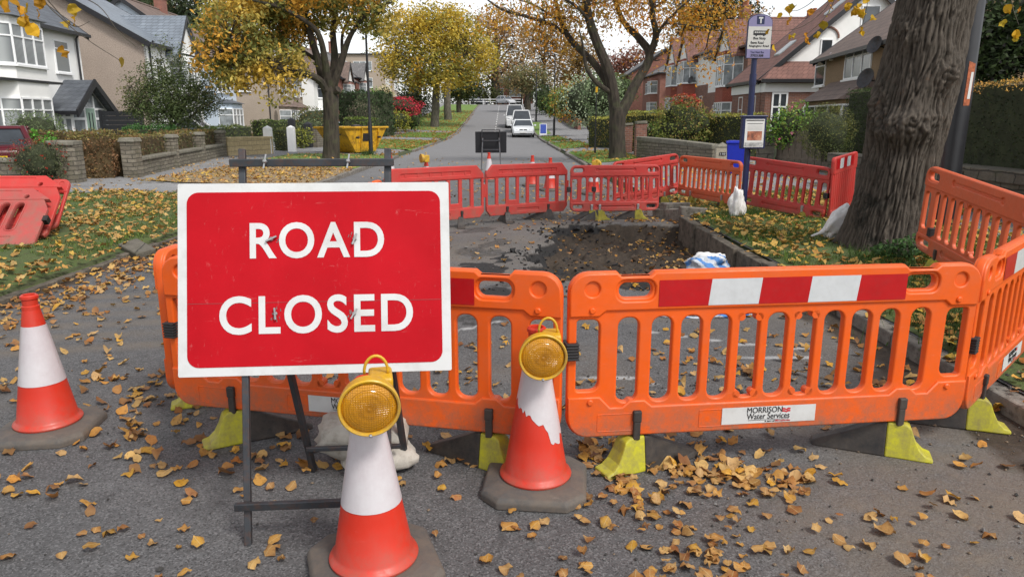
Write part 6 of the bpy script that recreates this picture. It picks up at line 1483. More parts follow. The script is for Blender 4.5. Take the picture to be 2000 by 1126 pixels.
tree('street_tree', 'right street tree forking low with sparse orange leaves', (g.x, Y, vz(g.x, Y)),
     lim(Y, (1206, 322, 0, .42), (1206, 300, 0, .31), (1205, 260, 0, .28), (1207, 225, 0, .30), (1205, 208, 0, .26)),
     [lim(Y, (1203, 222, 0, .22), (1198, 190, 0, .21), (1188, 140, -.1, .19), (1168, 90, -.2, .165), (1152, 40, -.3, .15), (1140, -30, -.4, .12), (1130, -80, -.4, .06)),
      lim(Y, (1196, 180, 0, .15), (1165, 130, .3, .13), (1120, 85, .6, .11), (1098, 45, .8, .09), (1082, -10, 1, .06)),
      lim(Y, (1112, 72, .6, .08), (1080, 50, .2, .07), (1030, 35, -.4, .06), (985, 22, -.8, .045), (945, -5, -1.2, .02)),
      lim(Y, (1195, 182, 0, .09), (1165, 160, -.5, .08), (1145, 130, -.7, .065), (1138, 85, -.8, .04), (1132, 60, -.8, .02)),
      lim(Y, (1212, 222, 0, .22), (1228, 190, .1, .19), (1252, 148, .2, .165), (1268, 105, .3, .15), (1248, 75, .5, .13), (1222, 50, .7, .10), (1205, 10, .9, .08), (1195, -40, 1, .05)),
      lim(Y, (1266, 110, .3, .13), (1282, 70, .1, .12), (1275, 30, -.1, .10), (1270, -40, -.2, .07)),
      lim(Y, (1280, 75, .1, .07), (1300, 45, -.3, .05), (1340, 5, -.6, .035), (1380, -30, -.6, .02)),
      lim(Y, (1100, 45, .8, .05), (1060, 20, 1, .04), (1000, -5, 1.3, .02)), lim(Y, (1155, 45, -.3, .06), (1120, 10, -.8, .05), (1070, -20, -1, .03)), lim(Y, (1300, 45, -.3, .03), (1350, 50, -.5, .022), (1420, 60, -.6, .01)), lim(Y, (1270, 20, 0, .05), (1330, -10, .4, .03), (1420, 15, .6, .015))],
     blb(Y, (1000, 15, 55, 32, -.5, .7), (1060, 15, 60, 40, .3), (1100, 35, 45, 40, .5, .8), (955, 22, 32, 30, -1, .5), (1150, 0, 60, 45, 0), (1200, -5, 70, 35, .3), (1270, 5, 70, 40, 0), (1330, 15, 60, 42, .2), (1390, 30, 58, 45, .3), (1440, 30, 40, 40, .4, .8), (1330, 75, 40, 30, 0, .4), (1400, 95, 36, 30, .3, .5), (1240, 60, 30, 40, .4, .3), (1120, 90, 40, 25, .4, .3), (1050, 75, 30, 25, 0, .3), (1300, 120, 26, 22, .2, .2), (1370, 120, 20, 18, .2, .3), (1200, -50, 160, 40, 0, .5)),
     ORG, 640, 14, .135, 'bark_brown', 5, .25, GT, .9, .010, .4, wide=.45)
Y = 76.0; g = PX(849, 252, Y)
tree('street_tree', 'golden green street tree farther up the left verge', (g.x, Y, vz(g.x, Y)), lim(Y, (849, 254, 0, .50), (850, 225, 0, .42), (852, 180, 0, .38), (855, 150, 0, .30)),
     [lim(Y, (853, 175, 0, .25), (830, 145, -.5, .2), (800, 120, -1, .12), (770, 100, -1, .06)), lim(Y, (854, 165, 0, .25), (850, 110, 0, .2), (845, 60, 0, .1)), lim(Y, (855, 165, 0, .25), (885, 130, 0, .18), (915, 105, 0, .1))],
     blb(Y, (775, 95, 38, 45), (800, 125, 45, 38, -1), (845, 120, 50, 40, -2), (800, 60, 50, 38), (850, 60, 55, 40, -1), (905, 95, 55, 42), (935, 115, 34, 30), (900, 60, 45, 35), (850, 30, 60, 25), (900, 145, 40, 20, -1), (850, 158, 40, 18, -1), (770, 135, 25, 16)),
     GOLD, 1100, 15, .32, 'bark_grey', 8, .55, GT, .3, .03, .3)
Y = 88.0; g = PX(877, 236, Y)
tree('street_tree', 'pale trunked street tree just behind the golden green one', (g.x, Y, vz(g.x, Y)), lim(Y, (875, 238, 0, .50), (874, 200, 0, .42), (874, 160, 0, .36), (876, 130, 0, .26)),
     [lim(Y, (876, 150, 0, .22), (900, 120, 0, .15), (930, 90, 0, .08)), lim(Y, (875, 150, 0, .22), (860, 100, 0, .15))],
     blb(Y, (880, 110, 50, 30), (930, 95, 34, 34), (860, 70, 50, 30)), GOLD, 240, 12, .34, 'bark_grey', 9, .6, GT, .3, .03, .3)
GREENB = [(.05, .075, .02), (.07, .09, .025), (.04, .055, .016), (.09, .10, .03)]
BROWN = [(.48, .27, .12), (.40, .23, .11), (.33, .24, .13), (.52, .30, .11), (.28, .24, .12), (.50, .37, .16)]
OLIVE = [(.24, .22, .10), (.18, .19, .085), (.30, .24, .11), (.14, .15, .07), (.34, .24, .11)]
Y = 104; g = PX(897, 224, Y)
tree('street_tree', 'small dark green tree leaning on the left verge near the crest', (g.x, Y, vz(g.x, Y)), lim(Y, (897, 226, 0, .4), (896, 205, 0, .35), (899, 190, 0, .3)), [lim(Y, (898, 200, 0, .2), (882, 175, 0, .15)), lim(Y, (898, 195, 0, .2), (912, 170, 0, .12))],
     blb(Y, (890, 165, 22, 22), (910, 165, 24, 26), (880, 180, 16, 14), (918, 185, 12, 12), (900, 150, 26, 14)), GREENB + [(.12, .10, .03)], 240, 10, .38, 'bark_dark', 12, .5, GT, .2)
Y = 108; g = PX(1031, 212, Y)
tree('street_tree', 'small olive brown tree on the right verge near the crest', (g.x, Y, vz(g.x, Y)), lim(Y, (1031, 214, 0, .45), (1032, 195, 0, .4), (1034, 180, 0, .34)), [lim(Y, (1033, 188, 0, .2), (1010, 165, 0, .15)), lim(Y, (1034, 185, 0, .2), (1060, 160, 0, .12)), lim(Y, (1018, 210, 3, .12), (1020, 180, 3, .1)), lim(Y, (1024, 210, 3, .12), (1028, 180, 3, .1))],
     blb(Y, (1010, 165, 28, 20), (1045, 160, 34, 24), (1030, 145, 34, 16), (1070, 170, 18, 16), (995, 155, 16, 14)), OLIVE, 330, 10, .38, 'bark_dark', 13, .55, GT, .2)
# tall trees over the crest and behind the houses
def big_tree(label, u, v0, Y, h_blobs, cols, n, seed, leaf=.55, name='tree', group='tall trees behind the houses and crest', trunk_r=.5, bark_='bark_dark', zb=None):
    ys_ = [b[1] for b in h_blobs]; vt = min(ys_)
    g = PX(u, v0, Y); root = (g.x, Y, g.z if zb is None else zb)
    t = [(*root, trunk_r * 1.2), (*PX(u, (v0 + vt) / 2 + (v0 - vt) * .15, Y), trunk_r * .8), (*PX(u + 2, (v0 + vt) / 2 - (v0 - vt) * .1, Y), trunk_r * .5), (*PX(u, vt, Y), .08)]
    L = []
    for b in h_blobs[:7]: L.append([(*PX(u, min(v0 - 8, b[1] + (v0 - b[1]) * .4), Y), trunk_r * .35), (*PX((u + b[0]) / 2, b[1] + (v0 - b[1]) * .15, Y), trunk_r * .2), (*PX(b[0], b[1], Y), .05)])
    return tree(name, label, root, t, L, blb(Y, *h_blobs), cols, n, 10, leaf, bark_, seed, leaf * 1.6, group, .2, .04, .15)
big_tree('tall copper brown tree standing over the crest of the road', 968, 200, 152, [(965, 110, 38, 40), (1000, 90, 45, 45), (950, 70, 40, 40), (990, 55, 45, 35), (1020, 120, 34, 30), (940, 140, 26, 24), (985, 140, 40, 22), (1010, 150, 26, 20), (970, 40, 40, 26)], BROWN, 520, 21, .6, trunk_r=.9)
big_tree('orange leaved tree beyond the crest right of the copper one', 1062, 190, 160, [(1060, 110, 40, 40), (1090, 90, 40, 40), (1040, 80, 34, 34), (1100, 130, 30, 30), (1080, 60, 44, 30)], [(.34, .19, .05), (.28, .18, .06), (.40, .21, .05), (.2, .16, .05)], 420, 22, .6)
big_tree('yellow brown tree right of centre on the skyline', 1130, 195, 150, [(1125, 120, 34, 40), (1150, 135, 30, 36), (1105, 150, 26, 28), (1140, 95, 36, 26), (1120, 165, 30, 18)], [(.34, .2, .06), (.3, .17, .05), (.22, .15, .05), (.38, .24, .07)], 330, 23, .6)
big_tree('reddish tree behind the far right hand houses', 1225, 190, 140, [(1215, 125, 30, 24), (1240, 120, 34, 26), (1195, 130, 22, 22), (1270, 125, 26, 20), (1300, 130, 26, 18)], [(.32, .14, .10), (.26, .11, .09), (.36, .17, .10), (.22, .12, .09)], 260, 24, .6)
big_tree('dark pointed conifer behind the tile hung house', 1395, 120, 95, [(1390, 30, 36, 40), (1420, 10, 30, 40), (1365, 30, 30, 34), (1450, 25, 26, 36), (1400, -20, 40, 30), (1350, 60, 24, 26)], [(.025, .045, .022), (.035, .06, .028), (.018, .03, .016)], 360, 25, .5)
DARK = [(.08, .11, .055), (.10, .13, .065), (.055, .08, .045), (.13, .14, .07)]
big_tree('tall dark tree behind the pebbledashed house roof', 215, 130, 72, [(205, 15, 40, 30), (240, 10, 34, 34), (170, 0, 36, 26), (220, -25, 50, 26)], DARK, 330, 26, .4)
big_tree('dark evergreen behind the left chimney', 360, 130, 74, [(345, 45, 34, 44), (380, 40, 34, 48), (405, 60, 22, 40), (330, 15, 36, 34), (385, 5, 40, 30), (360, 80, 40, 30)], DARK, 480, 27, .4)
big_tree('brown autumn tree peeping over the roof behind the chimney', 292, 120, 80, [(290, 20, 28, 26), (270, 5, 26, 20), (310, 5, 24, 24)], BROWN + DARK, 190, 28, .4)
big_tree('dark green tree screening the flats on the left', 812, 235, 92, [(805, 175, 24, 28), (820, 200, 22, 26), (795, 205, 18, 22), (815, 150, 22, 18)], DARK, 330, 29, .32)
big_tree('bushy dark tree left of the crest', 935, 205, 150, [(915, 185, 30, 18), (950, 190, 30, 16), (880, 188, 26, 14), (930, 170, 34, 16)], GREENB, 330, 30, .5)
big_tree('brown tree on the far left skyline above the flats', 745, 135, 150, [(745, 115, 30, 14), (775, 112, 26, 14), (720, 118, 18, 12)], OLIVE, 130, 31, .5)
big_tree('dark tree overhanging the clipped hedge at the right edge', 1955, 220, 15.5, [(1930, 60, 50, 45), (1975, 40, 50, 45), (1950, 110, 60, 36), (1995, 95, 40, 40), (1920, 130, 36, 26), (2030, 60, 50, 60)], [(.035, .055, .02), (.05, .075, .025), (.025, .03, .02), (.03, .025, .025)], 700, 32, .13, trunk_r=.12)
big_tree('far treetop between the right street tree and the red roofs', 1480, 100, 120, [(1470, 40, 24, 20), (1330, 60, 30, 24), (1345, 20, 20, 24)], GREENB + BROWN, 130, 33, .5)

# --- the big lime trunk
def lime():
    bx_, by_ = 4.14, 7.95; z0 = gz(bx_, by_) - .05; r = thing('lime_tree', 'huge gnarled tree trunk with a burl on the right verge', 'tree', (bx_, by_, z0))
    nt = 260; zs = np.concatenate([np.linspace(-.25, 3.0, 250), np.linspace(3.06, 6.2, 50)]); nz_ = len(zs); vs = []
    nv_ = lambda a, b, c: noise.noise(Vector((a, b, c)))
    crack = lambda v, k: 1 - min(1, abs(v) * k)
    for z in zs:
        base = .362 + .008 * max(0, z - 1) + .035 * math.exp(-((z - 1.75) / .5) ** 2)
        cx, cy = .04 + .085 * min(z, 3.2), 0
        for k in range(nt):
            a = 2 * PI * k / nt; ca, sa = math.cos(a), math.sin(a); s0 = a / (2 * PI)
            fl = math.exp(-max(z, -.1) / .26) * (.06 + .07 * max(0, math.sin(a * 3 + .9)) + .06 * max(0, math.sin(a * 5 + 2.0))) + .05 * math.exp(-max(z, 0) / .8)
            lob = .020 * math.sin(a * 3 + z * .5) + .014 * math.sin(a * 5 - z * .9 + 1)
            da = math.atan2(math.sin(a - R(238)), math.cos(a - R(238)))
            g1 = math.exp(-(da / .7) ** 2 - ((z - 1.40) / .17) ** 2); g2 = math.exp(-((da - .75) / .35) ** 2 - ((z - 1.95) / .2) ** 2); g3 = math.exp(-((da + .95) / .35) ** 2 - ((z - 1.62) / .28) ** 2); g4 = math.exp(-((da + .5) / .5) ** 2 - ((z - 2.35) / .22) ** 2)
            knob = min(1, g1 * 1.1 + .9 * g2 + .8 * g3 + .7 * g4)
            bur = .115 * g1 + .075 * g2 + .06 * g3 + .05 * g4 - .03 * math.exp(-(da / .6) ** 2 - ((z - 1.12) / .1) ** 2)
            # grain bends round the burl
            flow = .9 * (z - 1.5) * da * math.exp(-((z - 1.55) / .45) ** 2 - (da / 1.0) ** 2)
            x0 = 9.0 * ca + 2.2 * flow; y0 = 9.0 * sa; wob = .9 * nv_(ca * 2, sa * 2, z * 1.6) + .35 * nv_(ca * 6, sa * 6, z * 4)
            c1 = crack(nv_(x0 + wob, y0 + wob, z * 1.5 + flow * 3), 4.5); c2 = crack(nv_(x0 * 2.1 + wob * 2, y0 * 2.1, z * 3.2 + 9 + flow * 5), 4); n3 = nv_(ca * 14, sa * 14, z * 13)
            lump = (nv_(ca * 6, sa * 6, z * 7) * .075 + abs(nv_(ca * 13, sa * 13, z * 15)) * .07 - .015) * knob
            q = base + fl + lob + bur - (.034 * c1 + .018 * c2) * (1 - .55 * knob) + lump + .006 * n3
            vs.append((cx + q * ca, cy + q * sa, z))
    fs = [(i * nt + k, i * nt + (k + 1) % nt, (i + 1) * nt + (k + 1) % nt, (i + 1) * nt + k) for i in range(nz_ - 1) for k in range(nt)]
    n = N('lime_bark'); v = n.mapv((1, 1, .20)); a = n.noise(26, 6, .7, v, .8); b = n.noise(8, 7, .75)
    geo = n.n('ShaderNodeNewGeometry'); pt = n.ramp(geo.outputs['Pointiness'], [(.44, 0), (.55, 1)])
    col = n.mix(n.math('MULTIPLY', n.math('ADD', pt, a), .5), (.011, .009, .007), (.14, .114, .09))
    col = n.mix(n.ramp(b, [(.5, 0), (.72, .55)]), col, (.035, .03, .022))
    sepz = n.n('ShaderNodeSeparateXYZ'); n.l(n.vec, sepz.inputs[0])
    side = n.math('MULTIPLY', n.ramp(sepz.outputs[0], [(.0, 0), (.01, 0)]), 0)
    moss = n.math('MULTIPLY', n.ramp(n.noise(3.2, 6, .7), [(.5, 0), (.62, 1)]), n.ramp(n.math('ADD', n.math('MULTIPLY', sepz.outputs[0], -1.6), n.math('MULTIPLY', sepz.outputs[2], -.08)), [(-.12, 0), (.38, .9)]))
    col = n.mix(moss, col, (.012, .013, .009))
    gold = n.math('MULTIPLY', n.ramp(n.noise(9, 5, .8), [(.6, 0), (.7, .6)]), n.ramp(n.math('SUBTRACT', .55, n.math('ABSOLUTE', n.math('SUBTRACT', sepz.outputs[2], 1.55))), [(0, 0), (.4, 1)]))
    col = n.mix(gold, col, (.20, .085, .03))
    b0 = n.bump(a, .9, .03); n.bump(n.noise(60, 5, .7), .6, .008, b0)
    me = bpy.data.meshes.new('trunk'); me.from_pydata(vs, [], fs); me.update(); link('trunk', me, n.done(col, .95), r, True)
    # hanging twigs of the crown that reach into view, and boughs above it
    rng = np.random.default_rng(77); tw = MB(); P = []
    o = Vector((bx_, by_, z0))
    for lb in ([(0, 0, 5.6, .3), (-.8, -.3, 7.2, .2), (-2, .4, 8.2, .1), (-3, 1, 8, .04)], [(0, 0, 5.6, .3), (.6, .5, 7.5, .2), (1.4, 1.6, 9, .1)], [(0, 0, 5.4, .28), (-.3, 1.2, 7, .18), (-1.2, 2.6, 7.6, .07), (-1.6, 3.4, 6.6, .02)]):
        pts, rad = wander([(*(p), r_) for *p, r_ in lb], 6, .1, 4); tw.tube(pts, rad, 8)
    def twig(px, n_leaf):
        pts = [Vector((-.15, 0, 5.3))] + [PX(u, v, y) - o for u, v, y in px]; pp, _ = wander([(*p, .004) for p in pts], 6, .05, 2); tw.tube(pp, list(np.linspace(.006, .0018, len(pp))), 5)
        for k in range(n_leaf):
            q = pp[int(rng.integers(9, len(pp)))]; P.append(V3(q) + rng.normal(0, .05, 3) - np.array([0, 0, .05]))
    twig([(1700, -120, 8), (1650, -40, 7.6), (1610, 20, 7.4), (1560, 55, 7.3), (1505, 60, 7.2)], 13); twig([(1680, -100, 7.6), (1640, -20, 7.3), (1615, 30, 7.2), (1585, 60, 7.2), (1568, 72, 7.2)], 9)
    twig([(1720, -100, 7.2), (1700, -20, 7), (1690, 30, 7), (1682, 55, 7)], 10); twig([(1700, -120, 7.4), (1680, -30, 7.1), (1672, 20, 7)], 9); twig([(1960, -120, 6.5), (1975, 0, 6.2), (1990, 50, 6.1)], 5); twig([(1640, -80, 7.4), (1600, -10, 7.2), (1560, 20, 7.1), (1530, 18, 7.1)], 8)
    cl = Cloud(); big_leaves(cl, np.array(P), .066, [(.58, .36, .02), (.52, .30, .02), (.45, .33, .03), (.5, .22, .02)], rng)
    P2 = np.concatenate([rng.normal(c, s_, (260, 3)) for c, s_ in (((-2.4, .6, 8.2), (.7, .7, .4)), ((1.2, 1.4, 9), (.8, .8, .5)), ((-1.2, 2.8, 7.9), (.6, .6, .4)))]); cl.leaves(P2, .09, [(.5, .33, .02), (.35, .28, .02), (.2, .22, .03)], rng, droop=.6)
    tw.build('limbs', M['bark_dark'], r, True); cl.build('crown', M['leaf'], r)
lime()
# overhanging spray of yellow leaves at the top left, hung from a bough above the picture
rng = np.random.default_rng(5); o = at_y(60, -160, 6.2); r = thing('overhanging_branch', 'thin bare twigs with a few yellow leaves hanging into the top left', 'branch', o); tw = MB(); P = []
for px in ([(60, -160, 6.2), (75, -20, 6), (130, 45, 5.8), (180, 85, 5.6), (235, 120, 5.5)], [(60, -160, 6.2), (100, -40, 6), (190, 10, 6), (230, 60, 6), (270, 95, 6)], [(75, -20, 6), (110, 20, 5.9), (145, 52, 5.9), (175, 42, 5.9)], [(60, -160, 6.2), (20, -60, 5.8), (30, 0, 5.7), (45, 45, 5.7)], [(60, -100, 6.1), (-30, -40, 6), (-10, 10, 5.9)]):
    pp, _ = wander([(*(PX(*p) - o), .004) for p in px], 6, .06, 3); tw.tube(pp, list(np.linspace(.006, .0016, len(pp))), 5)
for u, v, y in ((48, 45, 5.7), (40, 20, 5.7), (12, 14, 5.8), (28, -4, 5.7), (52, 15, 5.7), (78, 8, 5.9), (75, 28, 5.9), (143, 20, 5.9), (145, 42, 5.9), (132, 50, 5.9), (66, 60, 5.7), (125, 102, 5.7), (238, 122, 5.5), (30, 8, 5.7), (52, 38, 5.7), (5, 2, 5.8), (80, -8, 5.9)): P.append(V3(PX(u, v, y) - o))
tw.build('twigs', M['bark_dark'], r, True); cl = Cloud(); big_leaves(cl, np.array(P), .085, [(.58, .33, .02), (.52, .26, .02), (.45, .30, .03)], rng); cl.build('leaves', M['leaf'], r)

# --- hedges and shrubs
def hedge(label, path, width, h, cols, n, size, z0=0.0, lump=.05, core='core', seed=1, group=None, topcols=None, taper=1.0, name='hedge', zfix=None):
    cols = [sc(c, 1.9) for c in cols]; topcols = [sc(c, 1.6) for c in topcols] if topcols is not None else None
    rng = np.random.default_rng(seed); o = Vector((*path[0], 0)); r = thing(name, label, 'hedge', (path[0][0], path[0][1], gz(*path[0]) + z0), 0, group); o = Vector(r.location); mb = MB(); cl = Cloud()
    segs = [(Vector((*path[i], 0)), Vector((*path[i + 1], 0))) for i in range(len(path) - 1)]; tot = sum((b - a).length for a, b in segs)
    for a, b in segs:
        d = (b - a).normalized(); nn = Vector((-d.y, d.x, 0)); L = (b - a).length; za, zb = [(gz(p.x, p.y) + z0 if zfix is None else zfix) for p in (a, b)]
        w0, w1 = width / 2 - .06, (width / 2 - .06) * taper
        P = [a - nn * w0 + d * .05, b - nn * w0 - d * .05, b + nn * w0 - d * .05, a + nn * w0 + d * .05]; Q = [a - nn * w1 + d * .05, b - nn * w1 - d * .05, b + nn * w1 - d * .05, a + nn * w1 + d * .05]; Z = [za, zb, zb, za]
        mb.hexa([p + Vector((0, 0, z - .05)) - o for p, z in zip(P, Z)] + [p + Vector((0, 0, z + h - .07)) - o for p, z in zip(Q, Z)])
        areas = np.array([L * h, L * h, L * width, width * h, width * h]); k = max(8, int(n * L / tot)); f = rng.choice(5, k, p=areas / areas.sum())
        s_ = rng.random(k) * L; t_ = rng.random(k); w_ = rng.uniform(-.5, .5, k) * width
        off = np.where(f == 0, -width / 2, np.where(f == 1, width / 2, w_)); s_ = np.where(f == 3, 0, np.where(f == 4, L, s_)); hh = np.where(f == 2, h, t_ * h)
        off = off * (1 + (taper - 1) * hh / h)
        pos = V3(a)[None] + s_[:, None] * V3(d) + off[:, None] * V3(nn); pos[:, 2] = za + (zb - za) * s_ / max(L, .01) + hh
        jit = np.array([fbm(p[0] * 1.6, p[1] * 1.6, p[2] * 2.2 + seed, 3) for p in pos]); out = np.where((f < 2)[:, None], np.sign(off)[:, None] * V3(nn), np.where((f == 2)[:, None], np.array([[0, 0, 1.]]), np.where((f == 3)[:, None], -V3(d), V3(d))))
        pos += out * (jit * lump * 2)[:, None] + rng.normal(0, lump * .45, (k, 3)); pos -= V3(o)
        top = (hh > h * .9)
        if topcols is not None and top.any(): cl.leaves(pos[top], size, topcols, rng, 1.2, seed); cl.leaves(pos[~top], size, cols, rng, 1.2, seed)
        else: cl.leaves(pos, size, cols, rng, 1.2, seed)
    b_ = mb.build('shade_core', M[core], r); cl.build('foliage', M['hedge'], r); return r  # solid dark box, painted as the shade behind the leaves
def shrub(label, c, rx, ry, h, cols, n, size, seed=1, core=True, name='shrub', group=None, lumps=.28, bloom=None, droop=0.0, shell=.62, cat='shrub', coremat='core', stems=6, up=0.0, wide=.62):
    cols = [sc(c_, 1.75) for c_ in cols]
    rng = np.random.default_rng(seed); r = thing(name, label, cat, c, 0, group); d = rng.normal(size=(n, 3)); d /= np.linalg.norm(d, axis=1)[:, None]
    lump = np.array([1 + lumps * 1.6 * noise.noise(Vector(q) * 2.2 + Vector((seed, 0, 0))) + lumps * .5 * noise.noise(Vector(q) * 5 + Vector((0, seed, 0))) for q in d]); k = (shell + (1 - shell) * rng.random(n) ** .5) * lump
    P = d * k[:, None] * np.array([rx, ry, h / 2]); P[:, 2] += h / 2; P = P[P[:, 2] > .02]; cl = Cloud(); cl.leaves(P, size, cols, rng, .9 / max(rx, .3), seed, droop=droop, wide=wide)
    st = MB()
    for i in range(stems):
        a = rng.uniform(0, 6.3); q = rng.uniform(.3, .75); st.tube([(0.05 * math.cos(a), .05 * math.sin(a), 0), (rx * q * .4 * math.cos(a), ry * q * .4 * math.sin(a), h * .4), (rx * q * math.cos(a), ry * q * math.sin(a), h * rng.uniform(.65, .95))], [.03, .02, .006], 5)
    st.build('stem', M['bark_dark'], r)
    if core:
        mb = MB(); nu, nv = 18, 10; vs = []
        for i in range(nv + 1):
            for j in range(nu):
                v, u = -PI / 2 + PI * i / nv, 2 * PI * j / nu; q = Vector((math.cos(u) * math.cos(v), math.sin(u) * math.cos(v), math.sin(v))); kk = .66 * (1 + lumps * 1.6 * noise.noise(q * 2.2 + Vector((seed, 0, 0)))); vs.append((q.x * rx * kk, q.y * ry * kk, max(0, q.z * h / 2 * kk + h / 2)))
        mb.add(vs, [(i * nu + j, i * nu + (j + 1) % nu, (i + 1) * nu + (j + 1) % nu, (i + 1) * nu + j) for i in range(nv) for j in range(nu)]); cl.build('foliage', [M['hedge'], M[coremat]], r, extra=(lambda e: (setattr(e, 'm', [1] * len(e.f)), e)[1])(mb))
    else: cl.build('foliage', M['hedge'], r)
    if bloom:
        bc, nb, bs = bloom; q = blob_points(rng, (0, 0, h / 2), (rx * 1.02, ry * 1.02, h / 2 * 1.02), nb, .92); c2 = Cloud(); q = np.repeat(q, 6, 0) + rng.normal(0, bs * .35, (nb * 6, 3)); c2.leaves(q, bs, bc, rng, wide=.9); c2.build('flowers', M['hedge'], r)
    return r
def at_gp(u, v, e=0.0): p = at_g(u, v); return (p.x, p.y, gz(p.x, p.y) + e)
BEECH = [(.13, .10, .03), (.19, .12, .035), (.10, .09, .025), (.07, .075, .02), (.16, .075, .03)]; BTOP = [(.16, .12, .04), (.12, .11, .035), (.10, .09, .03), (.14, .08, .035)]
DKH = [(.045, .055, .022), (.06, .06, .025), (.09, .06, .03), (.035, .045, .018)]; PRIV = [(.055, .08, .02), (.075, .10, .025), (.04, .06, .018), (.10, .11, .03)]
w0, w1 = G(262, 346), G(432, 305); off = (-.32, .05)
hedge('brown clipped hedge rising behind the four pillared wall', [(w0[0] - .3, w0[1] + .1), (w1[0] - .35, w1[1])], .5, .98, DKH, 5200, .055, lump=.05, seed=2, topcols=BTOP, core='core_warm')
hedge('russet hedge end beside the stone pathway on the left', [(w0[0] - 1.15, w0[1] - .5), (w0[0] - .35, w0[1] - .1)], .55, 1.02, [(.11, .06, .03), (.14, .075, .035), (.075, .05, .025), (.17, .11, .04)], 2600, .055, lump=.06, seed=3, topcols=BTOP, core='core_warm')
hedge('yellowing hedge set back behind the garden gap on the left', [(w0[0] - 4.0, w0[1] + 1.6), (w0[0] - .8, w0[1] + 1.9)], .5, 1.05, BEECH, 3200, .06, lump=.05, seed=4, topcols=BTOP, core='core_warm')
shrub('arching red berried shrub spilling over the low wall', (ga[0] - .38, ga[1] - .42, gz(*ga)), .62, .40, 1.0, [(.055, .065, .03), (.08, .075, .035), (.05, .05, .03), (.13, .055, .035)], 2600, .05, 11, True, droop=.5, bloom=([(.38, .03, .015), (.28, .02, .012)], 70, .03), wide=.35)
p = at_y(80, 300, 18.7); shrub('bright green leafy shrub behind the low wall', (p.x, 18.7, .15), .46, .4, 1.1, [(.06, .16, .02), (.08, .20, .03), (.045, .11, .02)], 2200, .08, 12)
p = at_y(72, 255, 21.5); shrub('grey green feathery bush in front of the bay window', (p.x, 21.5, .6), .85, .7, 1.25, [(.07, .10, .04), (.10, .13, .055), (.05, .07, .03)], 2600, .09, 13, wide=.22)
tr = at_y(335, 262, 29)
tree('young_tree', 'young loose leaved green tree before the pale blue house', (tr.x, 29, .25), lim(29, (342, 275, 0, .07), (338, 255, 0, .06), (335, 235, 0, .045), (333, 215, 0, .03)),
     [lim(29, (338, 250, 0, .035), (310, 200, 0, .025), (285, 150, 0, .01)), lim(29, (336, 250, 0, .035), (330, 170, 0, .025), (310, 90, 0, .008)), lim(29, (338, 250, 0, .035), (370, 190, 0, .025), (400, 160, 0, .01)), lim(29, (338, 255, 0, .03), (350, 170, .3, .02), (355, 110, .3, .006)), lim(29, (336, 255, 0, .03), (280, 210, -.3, .02), (250, 170, -.3, .008)), lim(29, (336, 255, 0, .03), (380, 220, -.3, .02), (425, 195, -.3, .008))],
     blb(29, (320, 190, 45, 35), (355, 190, 45, 38), (290, 200, 38, 30), (385, 195, 36, 30), (335, 230, 55, 20), (300, 150, 30, 30, 0, .7), (345, 145, 30, 30, 0, .8), (310, 110, 14, 24, 0, .4), (355, 115, 16, 26, 0, .5), (265, 170, 20, 25, 0, .6), (400, 165, 24, 22, 0, .7), (412, 205, 18, 18), (265, 205, 22, 14), (320, 85, 8, 16, 0, .3), (285, 130, 10, 16, 0, .3)),
     [(.10, .14, .05), (.14, .17, .065), (.07, .10, .04), (.17, .17, .06)], 1300, 15, .085, 'bark_dark', 41, .17, None, .1, .006, .6, leafmat='hedge')
hedge('low dark green hedge at the foot of the young tree', [(at_y(245, 258, 27.5).x, 27.5), (at_y(350, 258, 28).x, 28)], .8, 1.0, [(.035, .08, .022), (.05, .11, .03), (.025, .055, .018)], 2400, .09, seed=6, lump=.1)
hedge('dark clipped hedge behind the yellow stone wall', [(at_y(372, 262, 30).x, 30), (at_y(480, 258, 36.5).x, 36.5)], .7, .98, [(.05, .065, .02), (.075, .08, .025), (.035, .05, .018)], 2400, .08, seed=7, topcols=PRIV)
p0, p1 = G(534, 296), G(563, 294); hedge('green hedge filling the gap between white gateposts', [(p0[0], p0[1] + .9), (p1[0] - .1, p1[1] + .9)], .6, .95, [(.06, .07, .02), (.09, .09, .025), (.04, .055, .018)], 900, .07, seed=8)
p0, p1 = at_y(500, 250, 46), at_y(640, 245, 50); hedge('long low clipped hedge below the beige houses', [(p0.x, 46), (p1.x - .6, 50)], 1.0, .95, PRIV, 1900, .12, seed=9, z0=.25)
p = at_y(638, 285, 34.5); shrub('yellow green shrub behind the dark gatepost', (at_y(588, 285, 35.5).x, 35.5, .2), .6, .5, 1.0, [(.16, .17, .03), (.10, .12, .025), (.20, .18, .04)], 900, .09, 14)
shrub('rounded grey green bush in the garden left of the trunk', (at_y(606, 250, 40).x, 40, .6), .75, .7, 1.0, [(.10, .12, .06), (.07, .09, .04)], 900, .09, 15, lumps=.1)
shrub('rusty leaved garden bush left of the street tree trunk', (at_y(612, 240, 44).x, 44, .6), 1.4, 1.0, 1.7, [(.09, .10, .03), (.13, .09, .035), (.06, .08, .025)], 1300, .11, 16)
hedge('clipped arched hedge right of the left street tree trunk', [(at_y(690, 250, 43).x, 43), (at_y(722, 246, 46).x, 46)], 1.2, 1.35, [(.07, .10, .02), (.10, .12, .03), (.05, .07, .02)], 1500, .12, seed=10, z0=.1)
hedge('tall dark clipped hedge behind the lamp column', [(at_y(680, 235, 56).x, 56), (at_y(752, 232, 59).x, 59)], 2.2, 3.2, [(.022, .04, .014), (.035, .055, .02), (.016, .028, .012)], 3400, .18, seed=11, lump=.12, z0=.1)
shrub('bare brown climber stems over the tall dark hedge', (at_y(708, 236, 54.3).x, 54.3, .3), 1.3, .3, 2.6, [(.16, .13, .09), (.10, .085, .06)], 700, .16, 17, False, wide=.15, stems=26)
